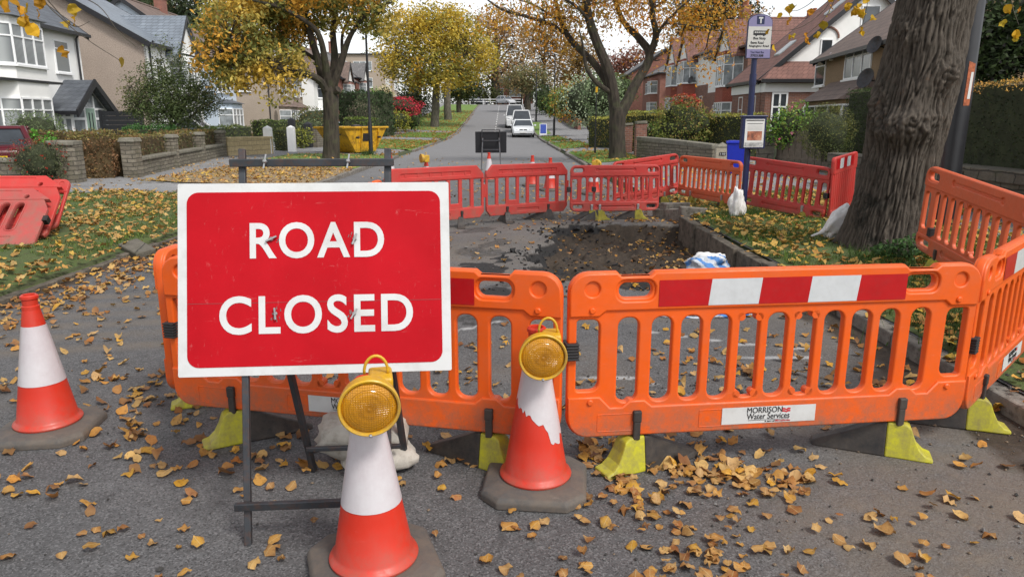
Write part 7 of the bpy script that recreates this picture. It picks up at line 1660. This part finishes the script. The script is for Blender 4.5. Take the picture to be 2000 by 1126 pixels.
shrub('crimson maple bush above the far stone wall', (at_y(785, 222, 66).x, 66, 1.7), 1.9, 1.5, 1.9, [(.30, .02, .035), (.22, .015, .03), (.38, .04, .05)], 1500, .16, 18, lumps=.2)
shrub('round yellow green shrub below the crimson maple', (at_y(772, 232, 62.5).x, 62.5, .5), 1.4, 1.2, 1.9, [(.17, .18, .025), (.12, .14, .02), (.22, .2, .04)], 1300, .14, 19)
shrub('dark green shrub right of the crimson maple', (at_y(803, 232, 68).x, 68, .6), 1.2, 1.2, 2.0, [(.05, .085, .02), (.07, .11, .03)], 1100, .15, 20)
hedge('distant dark hedge row beside the left path up the hill', [(-12.9, 72), (-13.2, 100)], 2.0, 2.3, [(.03, .05, .018), (.045, .06, .02), (.06, .06, .025)], 2600, .25, seed=12, lump=.2)
for i, (u, v, y, rx, h_, cc, lab) in enumerate(((735, 190, 100, 1.8, 2.6, [(.12, .22, .03), (.09, .17, .03)], 'bright green bush below the flats'), (752, 182, 98, 1.2, 2.2, [(.5, .42, .28), (.3, .3, .15)], 'cream plumed grass below the flats'))):
    q = at_y(u, v, y); shrub(lab, (q.x, y, q.z - h_ / 2), rx, rx, h_, cc, 700, .22, 50 + i)
# right side
hedge('two tone hedge nearest the right street tree', [(at_y(1172, 240, 36).x, 38), (at_y(1252, 240, 33).x, 34)], .9, 1.45, [(.15, .14, .03), (.10, .11, .025), (.19, .15, .04)], 2200, .09, seed=21, z0=.0, topcols=[(.26, .24, .05), (.2, .2, .04)])
hedge('upper clipped hedge running behind the tree trunk to the red houses', [(at_y(1225, 215, 39).x, 39.5), (at_y(1395, 215, 33).x, 36)], .9, 1.72, [(.13, .13, .03), (.08, .10, .025), (.18, .14, .035)], 3000, .09, seed=22, topcols=[(.24, .25, .05), (.18, .2, .04)])
hedge('golden brown clipped hedge just left of the spreading bush', [(at_y(1232, 260, 31.5).x, 32), (at_y(1300, 260, 30).x, 31)], .8, 1.55, [(.20, .15, .03), (.14, .13, .03), (.10, .10, .025)], 2000, .075, seed=23)
hedge('long trimmed hedge behind the mossy wall and blue bin', [(at_y(1365, 245, 29).x, 29.5), (at_y(1500, 245, 25).x, 26)], .9, 1.5, [(.10, .11, .025), (.07, .085, .02), (.15, .13, .03)], 3400, .07, seed=24, topcols=[(.22, .2, .04), (.16, .17, .035)])
shrub('spreading tan and green bush over the mossy wall', (at_y(1335, 290, 27.8).x, 27.8, .55), 1.15, .7, 1.75, [(.13, .15, .035), (.18, .14, .045), (.09, .12, .025), (.24, .15, .06)], 3000, .085, 24, lumps=.4)
shrub('cream flowered hydrangea behind the mossy wall', (at_y(1275, 285, 29.2).x, 29.2, .4), .7, .5, 1.0, [(.08, .14, .03), (.11, .17, .04)], 900, .09, 25, bloom=([(.55, .52, .36), (.62, .60, .48)], 26, .09))
shrub('leafy rose bush with pink blooms above the board fence', (at_y(1545, 275, 20.2).x, 20.2, .75), .85, .5, 1.2, [(.07, .15, .025), (.10, .19, .035), (.16, .20, .04), (.05, .10, .02)], 2400, .075, 26, bloom=([(.66, .16, .24), (.7, .28, .36)], 15, .06), lumps=.4)
shrub('rounded clipped conifer left of the tall clipped hedge', (at_y(1612, 300, 17).x, 17, .62), .64, .6, 1.35, [(.055, .075, .02), (.085, .10, .03), (.04, .055, .018), (.12, .12, .035)], 5200, .045, 27, lumps=.1, wide=.3)
hedge('tall dark clipped hedge left of the big trunk', [(9.0, 18.8), (8.75, 16.6)], 1.0, 1.8, [(.028, .042, .014), (.042, .058, .02), (.02, .03, .012)], 7000, .04, seed=28, lump=.035, z0=.25)
hedge('long dark yew hedge right of the big trunk with fallen leaves on top', [(7.75, 14.2), (7.85, 5.5)], 1.05, 1.66, [(.022, .032, .014), (.034, .045, .018), (.015, .022, .01)], 18000, .035, seed=29, lump=.03, z0=.25, topcols=[(.35, .18, .04), (.10, .08, .03), (.03, .04, .015), (.42, .24, .05)])
for i, (u, v, y, rx, h_, cc, lab, s_) in enumerate((
        (1150, 245, 49, 2.0, 3.7, [(.20, .24, .15), (.26, .30, .20), (.14, .18, .10)], 'large silver leaved bush beside the right pavement', .16),
        (1175, 225, 43, 1.2, 3.0, [(.15, .20, .10), (.2, .24, .14), (.1, .14, .07)], 'pale green bush right behind the street tree', .14),
        (1118, 232, 58, 1.7, 3.2, [(.42, .18, .03), (.35, .15, .03), (.2, .15, .03), (.12, .14, .03)], 'orange leaved shrub along the right pavement', .17),
        (1095, 226, 70, 1.5, 2.8, [(.06, .11, .03), (.09, .15, .04), (.2, .16, .03)], 'green shrub above the brick piers', .18),
        (1075, 220, 84, 1.6, 2.6, [(.03, .05, .018), (.045, .065, .02)], 'dark clipped bush farther up the right pavement', .2),
        (1062, 212, 97, 1.6, 3.2, [(.025, .045, .018), (.04, .055, .02)], 'pair of dark columnar bushes near the crest', .22),
        (1340, 215, 60, 1.2, 1.6, [(.35, .04, .03), (.28, .05, .03), (.2, .1, .04)], 'small red leaved bush before the twin gabled house', .15),
        (1205, 200, 70, 2.0, 3.0, [(.05, .08, .025), (.1, .1, .03)], 'dark bush before the farthest right houses', .2))):
    q = at_y(u, v, y); shrub(lab, (q.x, y, max(gz(q.x, y), q.z - .3)), rx, rx * .8, h_, cc, 1700, s_, 60 + i)
shrub('ivy and dark weeds at the foot of the big trunk', (4.02, 7.22, vz(4.0, 7.2) - .05), .34, .2, .26, [(.03, .065, .02), (.045, .09, .025), (.02, .04, .015)], 900, .045, 71, False, name='ivy', lumps=.5)
# ------------------------------------------------------------------ grass
def blades(name, label, specs, seed, cols):
    rng = np.random.default_rng(seed); Q = []; C = []
    for n, (x0, x1), (y0, y1), h, ok in specs:
        y = y0 + (y1 - y0) * rng.random(n) ; x = np.array([xc(v) for v in y]) + rng.uniform(x0, x1, n); keep = np.array([ok(a, b) for a, b in zip(x, y)]); x, y = x[keep], y[keep]; k = len(x)
        if k == 0: continue
        z = np.array([vz(a, b) for a, b in zip(x, y)]) - .012; P = np.stack([x, y, z], 1); a = rng.uniform(0, 2 * PI, k); hh = h * rng.uniform(.5, 1.3, k); w_ = .0035 + h * .045
        t = np.stack([np.cos(a), np.sin(a), 0 * a], 1); b = rng.uniform(0, 2 * PI, k); ln = np.stack([np.cos(b) * .55, np.sin(b) * .55, np.ones(k)], 1) * hh[:, None]
        Q.append(np.stack([P - t * w_, P + t * w_, P + ln + t * w_ * .25, P + ln - t * w_ * .25], 1)); C.append(palette(k, cols, rng, P, 1.1, seed))
    cl = Cloud(); cl.quads(np.concatenate(Q), np.concatenate(C)); o = cl.build(name, M['grassblade']); o['kind'] = 'stuff'; o['label'] = label; return o
GR_ = [(.11, .18, .035), (.14, .22, .04), (.08, .13, .03), (.19, .21, .06), (.16, .14, .05)]
LW = [(.13, .23, .035), (.17, .27, .045), (.11, .19, .03)]
def inv(x, y): return vz(x, y) > gz(x, y) + .02
def thin(s): return lambda x, y: inv(x, y) and fbm(x * 1.1, y * 1.1, s) > -.12
blades('grass', 'short grass on the left verge', [(42000, (-8.2, -3.8), (5.2, 14.4), .05, thin(2)), (3000, (-8.0, -3.8), (16.4, 30.6), .06, lambda x, y: inv(x, y) and (fbm(x * .8, y * .8, 5) > .12 or abs(x + 6.2) < 1.1 and y > 24))], 3, GR_)
blades('grass', 'short grass on the right verge', [(26000, (3.8, 6.6), (5.0, 14.4), .06, thin(7))], 4, GR_)
blades('grass', 'trimmed lawn grass on the far verges', [(9000, (-8, -3.8), (36.4, 51), .07, inv), (4000, (3.8, 5.9), (25, 33.2), .06, inv), (4000, (3.8, 5.6), (37, 60), .08, inv), (3500, (-7.8, -3.8), (57, 66), .1, inv)], 5, LW)
def tufts(name, label, pts, seed):
    rng = np.random.default_rng(seed); Q = []; C = []
    for x, y, r_, h, n in pts:
        k = n; P = np.stack([x + rng.normal(0, r_, k), y + rng.normal(0, r_, k), np.zeros(k)], 1); P[:, 2] = [vz(a, b) - .01 for a, b in P[:, :2]]
        a = rng.uniform(0, 2 * PI, k); t = np.stack([np.cos(a), np.sin(a), 0 * a], 1); hh = h * rng.uniform(.5, 1.2, k); b = rng.uniform(0, 2 * PI, k); ln = np.stack([np.cos(b) * .5, np.sin(b) * .5, np.ones(k)], 1) * hh[:, None]
        Q.append(np.stack([P - t * .005, P + t * .005, P + ln + t * .001, P + ln - t * .001], 1)); C.append(palette(k, [(.06, .12, .025), (.08, .15, .03), (.045, .08, .02)], rng))
    cl = Cloud(); cl.quads(np.concatenate(Q), np.concatenate(C)); o = cl.build(name, M['grassblade']); o['kind'] = 'stuff'; o['label'] = label
tufts('grass', 'taller grass tufts round posts and trunk', [(3.55, 10.75, .12, .14, 260), (3.25, 10.6, .15, .1, 200), (4.6, 7.3, .14, .14, 300), (3.75, 7.25, .2, .12, 420), (3.3, 9.0, .2, .1, 260), (4.3, 6.6, .25, .12, 400), (-5.95, 29.75, .18, .3, 260), (3.3, 6.2, .2, .12, 300), (3.2, 4.6, .25, .14, 320), (3.55, 5.0, .3, .14, 320)], 8)

# ------------------------------------------------------------------ fallen leaves
LCOL = [(.50, .26, .06), (.44, .20, .04), (.54, .34, .12), (.34, .13, .03), (.56, .29, .03), (.18, .07, .025), (.45, .28, .12), (.26, .12, .05)]
rng = np.random.default_rng(2024)
def scatter(n, x0, x1, y0, y1, fn=None):
    out = []
    while len(out) < n:
        x, y = rng.uniform(x0, x1), rng.uniform(y0, y1)
        if fn is None or rng.random() < fn(x, y): out.append((x, y))
    return out
def clump(n, u, v, su, sv):
    out = []
    for _ in range(n): p = at_z(u + rng.normal(0, su), min(v + rng.normal(0, sv), 1300), 0); out.append((p.x, p.y))
    return out
foot = [(-.5, 2.31), (.105, 2.93), (-2.43, 3.5)]
def clear(x, y): return all(math.hypot(x - a, y - b) > .25 for a, b in foot)
near = [q for q in scatter(1150, -3.3, 3.6, 1.7, 5.2, lambda x, y: .3 + .9 * max(0, fbm(x * .8, y * .8, 31) + .1) + .5 * sst(.9, .3, abs(x - .9)) * sst(3.6, 2.9, y))]
for a in ((26, 1230, 905, 60, 30), (40, 1330, 920, 80, 26), (46, 1460, 938, 75, 16), (18, 1390, 900, 40, 34), (34, 1360, 1060, 75, 45), (22, 1240, 985, 35, 22), (14, 1170, 890, 20, 14), (14, 990, 830, 35, 15), (12, 1430, 1090, 40, 20), (12, 500, 880, 40, 20), (10, 250, 830, 50, 20), (10, 620, 900, 60, 20), (10, 870, 880, 50, 22), (8, 1000, 1010, 60, 20), (14, 1545, 960, 30, 16)): near += clump(*a)
near = [q for q in near if clear(*q) and q[1] > 1.75]
road_far = scatter(760, -4.3, 2.6, 5.2, 12.5, lambda x, y: .35 + .65 * sst(1.2, 2.7, abs(x + .9))) + scatter(150, .2, 2.7, 6.6, 12, None) + scatter(700, -2.5, 3.2, 12.2, 19, lambda x, y: .25 + .75 * sst(-.5, 2.6, x)) + scatter(420, -4.3, -3.3, 4.2, 18)
road_far += scatter(1500, -4.65, -3.8, 4.0, 17) + scatter(260, 1.9, 2.7, 7.2, 12)
left = scatter(3300, -9.2, -4.55, 5.0, 14.6, lambda x, y: (.32 + .75 * (fbm(x * .7, y * .7, 12) + .3)) if inv(x, y) else .06)
left += scatter(1300, -8.6, -4.7, 16.3, 22.8, lambda x, y: 1 if inv(x, y) else .1) + scatter(420, -8.7, -4.7, 23, 31, lambda x, y: .5 if inv(x, y) else .15)
right = scatter(2300, 2.75, 6.0, 4.2, 13.5, lambda x, y: .5 + .6 * (fbm(x * .9, y * .9, 17) + .2) if math.hypot(x - 4.14, y - 7.95) > .42 else 0) + scatter(500, 5.5, 7.0, 4, 14) + scatter(700, 2.4, 8.0, 13.5, 24)
right += scatter(260, 3.0, 4.6, 25, 33)
pav = scatter(260, -10.4, -8.2, 14, 27) + scatter(160, -4.4, 2.5, 19, 30)
allp = [(x, y, 0) for x, y in near] + [(x, y, 1) for x, y in road_far + left + right + pav]
def lz(x, y):
    q = x - xc(y)
    if abs(q) < HW: return road_z(x, y, q) + .004
    if HW <= abs(q) <= HW + .14: return rz(y) + .112
    return vz(x, y) + .008
def seen(x, y):
    d = Vector((x, y, -1.5)); ax = y * CP + 1.5 * SP; return ax > .5 and abs(x / ax) < .74 and (563 - F_PX * (y * SP - 1.5 * CP) / ax) < 1150
near_s = sorted([(x * x + y * y, x, y) for x, y, _ in allp if seen(x, y) and abs(x - xc(y)) < HW])[:300]
chosen = {(x, y) for _, x, y in near_s}
var = leaf_verts(14, rng); mes = []
for k in range(14):
    me = bpy.data.meshes.new('fallen_leaf'); me.from_pydata([tuple(v) for v in var[k]], [], LF); me.update(); me.materials.append(M['litter1']); me.shade_smooth(); mes.append(me)
GLF = 'fallen leaves scattered on the tarmac in front of the barriers'
for i, (_, x, y) in enumerate(near_s):
    o = bpy.data.objects.new('fallen_leaf', mes[i % 14]); COL.objects.link(o); s_ = rng.uniform(.030, .058) * (1.35 if rng.random() < .12 else 1); flip = rng.random() < .45
    o.location = (x, y, lz(x, y) + (.012 if flip else 0) + abs(rng.normal(0, .006))); o.scale = (s_, s_, s_ * rng.uniform(.4, 1.1)); o.rotation_euler = (rng.normal(0, .22) + (PI if flip else 0), rng.normal(0, .22), rng.uniform(0, 6.28))
    if flip: o.location.z += s_ * .12
    tag(o, 'curled ochre brown fallen leaf on the tarmac nearest the camera', 'leaf', GLF)
def litter_mesh(name, label, pts, size, cols, zoff=0.0, tiltk=.25, pile=.0):
    pts = [p for p in pts if (p[0], p[1]) not in chosen]; n = len(pts); V = leaf_verts(n, rng); V[:, :, 2] *= .75; s_ = size * rng.uniform(.62, 1.25, n); V *= s_[:, None, None]
    flip = np.where(rng.random(n) < .4, -1, 1); V[:, :, 2] *= flip[:, None]; V[:, :, 2] -= V[:, :, 2].min(1)[:, None]
    ax, ay, az = rng.normal(0, tiltk, n), rng.normal(0, tiltk, n), rng.uniform(0, 2 * PI, n)
    z2 = V[:, :, 2] + V[:, :, 1] * np.sin(ax)[:, None] + V[:, :, 0] * np.sin(ay)[:, None]; z2 -= z2.min(1)[:, None] * .8
    c, s = np.cos(az)[:, None], np.sin(az)[:, None]; X_ = V[:, :, 0] * c - V[:, :, 1] * s; Y_ = V[:, :, 0] * s + V[:, :, 1] * c
    P = np.array([(x, y, lz(x, y)) for x, y in pts]); zz = np.abs(rng.normal(0, pile, n)) if pile else np.zeros(n)
    A = np.stack([X_ + P[:, 0:1], Y_ + P[:, 1:2], z2 + P[:, 2:3] + zz[:, None] + zoff], 2).reshape(-1, 3)
    F_ = (np.arange(n)[:, None, None] * 21 + np.array(LF)[None]).reshape(-1, 4)
    me = bpy.data.meshes.new(name); me.vertices.add(len(A)); me.vertices.foreach_set('co', A.astype(np.float32).ravel()); me.loops.add(F_.size); me.loops.foreach_set('vertex_index', F_.astype(np.int32).ravel()); me.polygons.add(len(F_)); me.polygons.foreach_set('loop_start', (np.arange(len(F_)) * 4).astype(np.int32)); me.update(calc_edges=True)
    at = me.attributes.new('col', 'FLOAT_COLOR', 'POINT'); cc = np.ones((len(A), 4), np.float32); cc[:, :3] = np.repeat(palette(n, cols, rng), 21, 0); at.data.foreach_set('color', cc.ravel())
    o = link(name, me, M['litter'], None, True); o['kind'] = 'stuff'; o['label'] = label; return o
litter_mesh('fallen_leaves', 'ochre fallen leaves strewn over the road and hole', near + road_far, .058, LCOL)
litter_mesh('fallen_leaves', 'thick carpet of fallen leaves on the left verge', left, .075, [(.50, .30, .10), (.46, .26, .07), (.52, .35, .13), (.40, .18, .045), (.55, .36, .06)], pile=.008)
litter_mesh('fallen_leaves', 'thick carpet of yellow fallen leaves on the right verge', right, .075, [(.52, .32, .07), (.48, .28, .06), (.54, .36, .10), (.40, .19, .04), (.56, .38, .05)], pile=.010)
litter_mesh('fallen_leaves', 'thin scatter of pale leaves on the pavement', pav, .075, [(.48, .30, .13), (.42, .24, .09), (.5, .34, .16)])
# leaves far off on the verges and path
cl = Cloud(); P = []
for n_, a, b, y0, y1 in ((1600, -9.5, -4, 56, 110), (500, -8, -3.8, 36, 52), (500, -12, -8, 50, 100), (250, 3.8, 5.6, 26, 60), (500, -4.6, -3.4, 30, 110)):
    for _ in range(n_):
        y = rng.uniform(y0, y1); x = xc(y) + rng.uniform(a, b); P.append((x, y, vz(x, y) + .035))
cl.leaves(np.array(P), .17, [(.42, .22, .06), (.36, .17, .045), (.46, .28, .09)], rng, tilt=.15, flat=.0); o = cl.build('fallen_leaves', M['leaf']); o['kind'] = 'stuff'; o['label'] = 'leaf litter on the distant verges and path'

# grit and small stones thrown up round the works
rng = np.random.default_rng(91); mb = MB(); rr = random.Random(19)
OCT = [(1, 0, 0), (0, 1, 0), (-1, 0, 0), (0, -1, 0), (0, 0, .8), (0, 0, -.6)]; OF = [(0, 1, 4), (1, 2, 4), (2, 3, 4), (3, 0, 4), (1, 0, 5), (2, 1, 5), (3, 2, 5), (0, 3, 5)]
k = 0
while k < 2600:
    if k < 1500: x, y = rr.uniform(-1.8, 2.7), rr.uniform(3.2, 13.0)
    elif k < 2100: x, y = rr.uniform(.8, 3.2), rr.uniform(1.9, 4.2)
    else: x, y = rr.uniform(-3.2, 3), rr.uniform(1.8, 4.5)
    if k < 2100 and rr.random() > .15 + sst(-.1, .35, fbm(x * .9, y * .9, 33)): continue
    s_ = rr.uniform(.003, .009) * (2 if rr.random() < .08 else 1); a = rr.uniform(0, 6.3); z = lz(x, y) - .002; c_, d_ = math.cos(a), math.sin(a); e = rr.uniform(.6, 1.4)
    mb.add([((p * c_ * e - q * d_) * s_ * rr.uniform(.8, 1.2) + x, (p * d_ * e + q * c_) * s_ * rr.uniform(.8, 1.2) + y, t * s_ + z + s_ * .4) for p, q, t in OCT], OF, k % 3); k += 1
o = mb.build('gravel', [simple('grey_grit', (.16, .155, .15), .9, var=.4, scale=30), simple('dark_grit', (.04, .038, .036), .9, var=.4, scale=30), simple('brown_grit', (.17, .125, .085), .9, var=.4, scale=30)]); o['kind'] = 'stuff'; o['label'] = 'grit and small stones on the tarmac round the works'
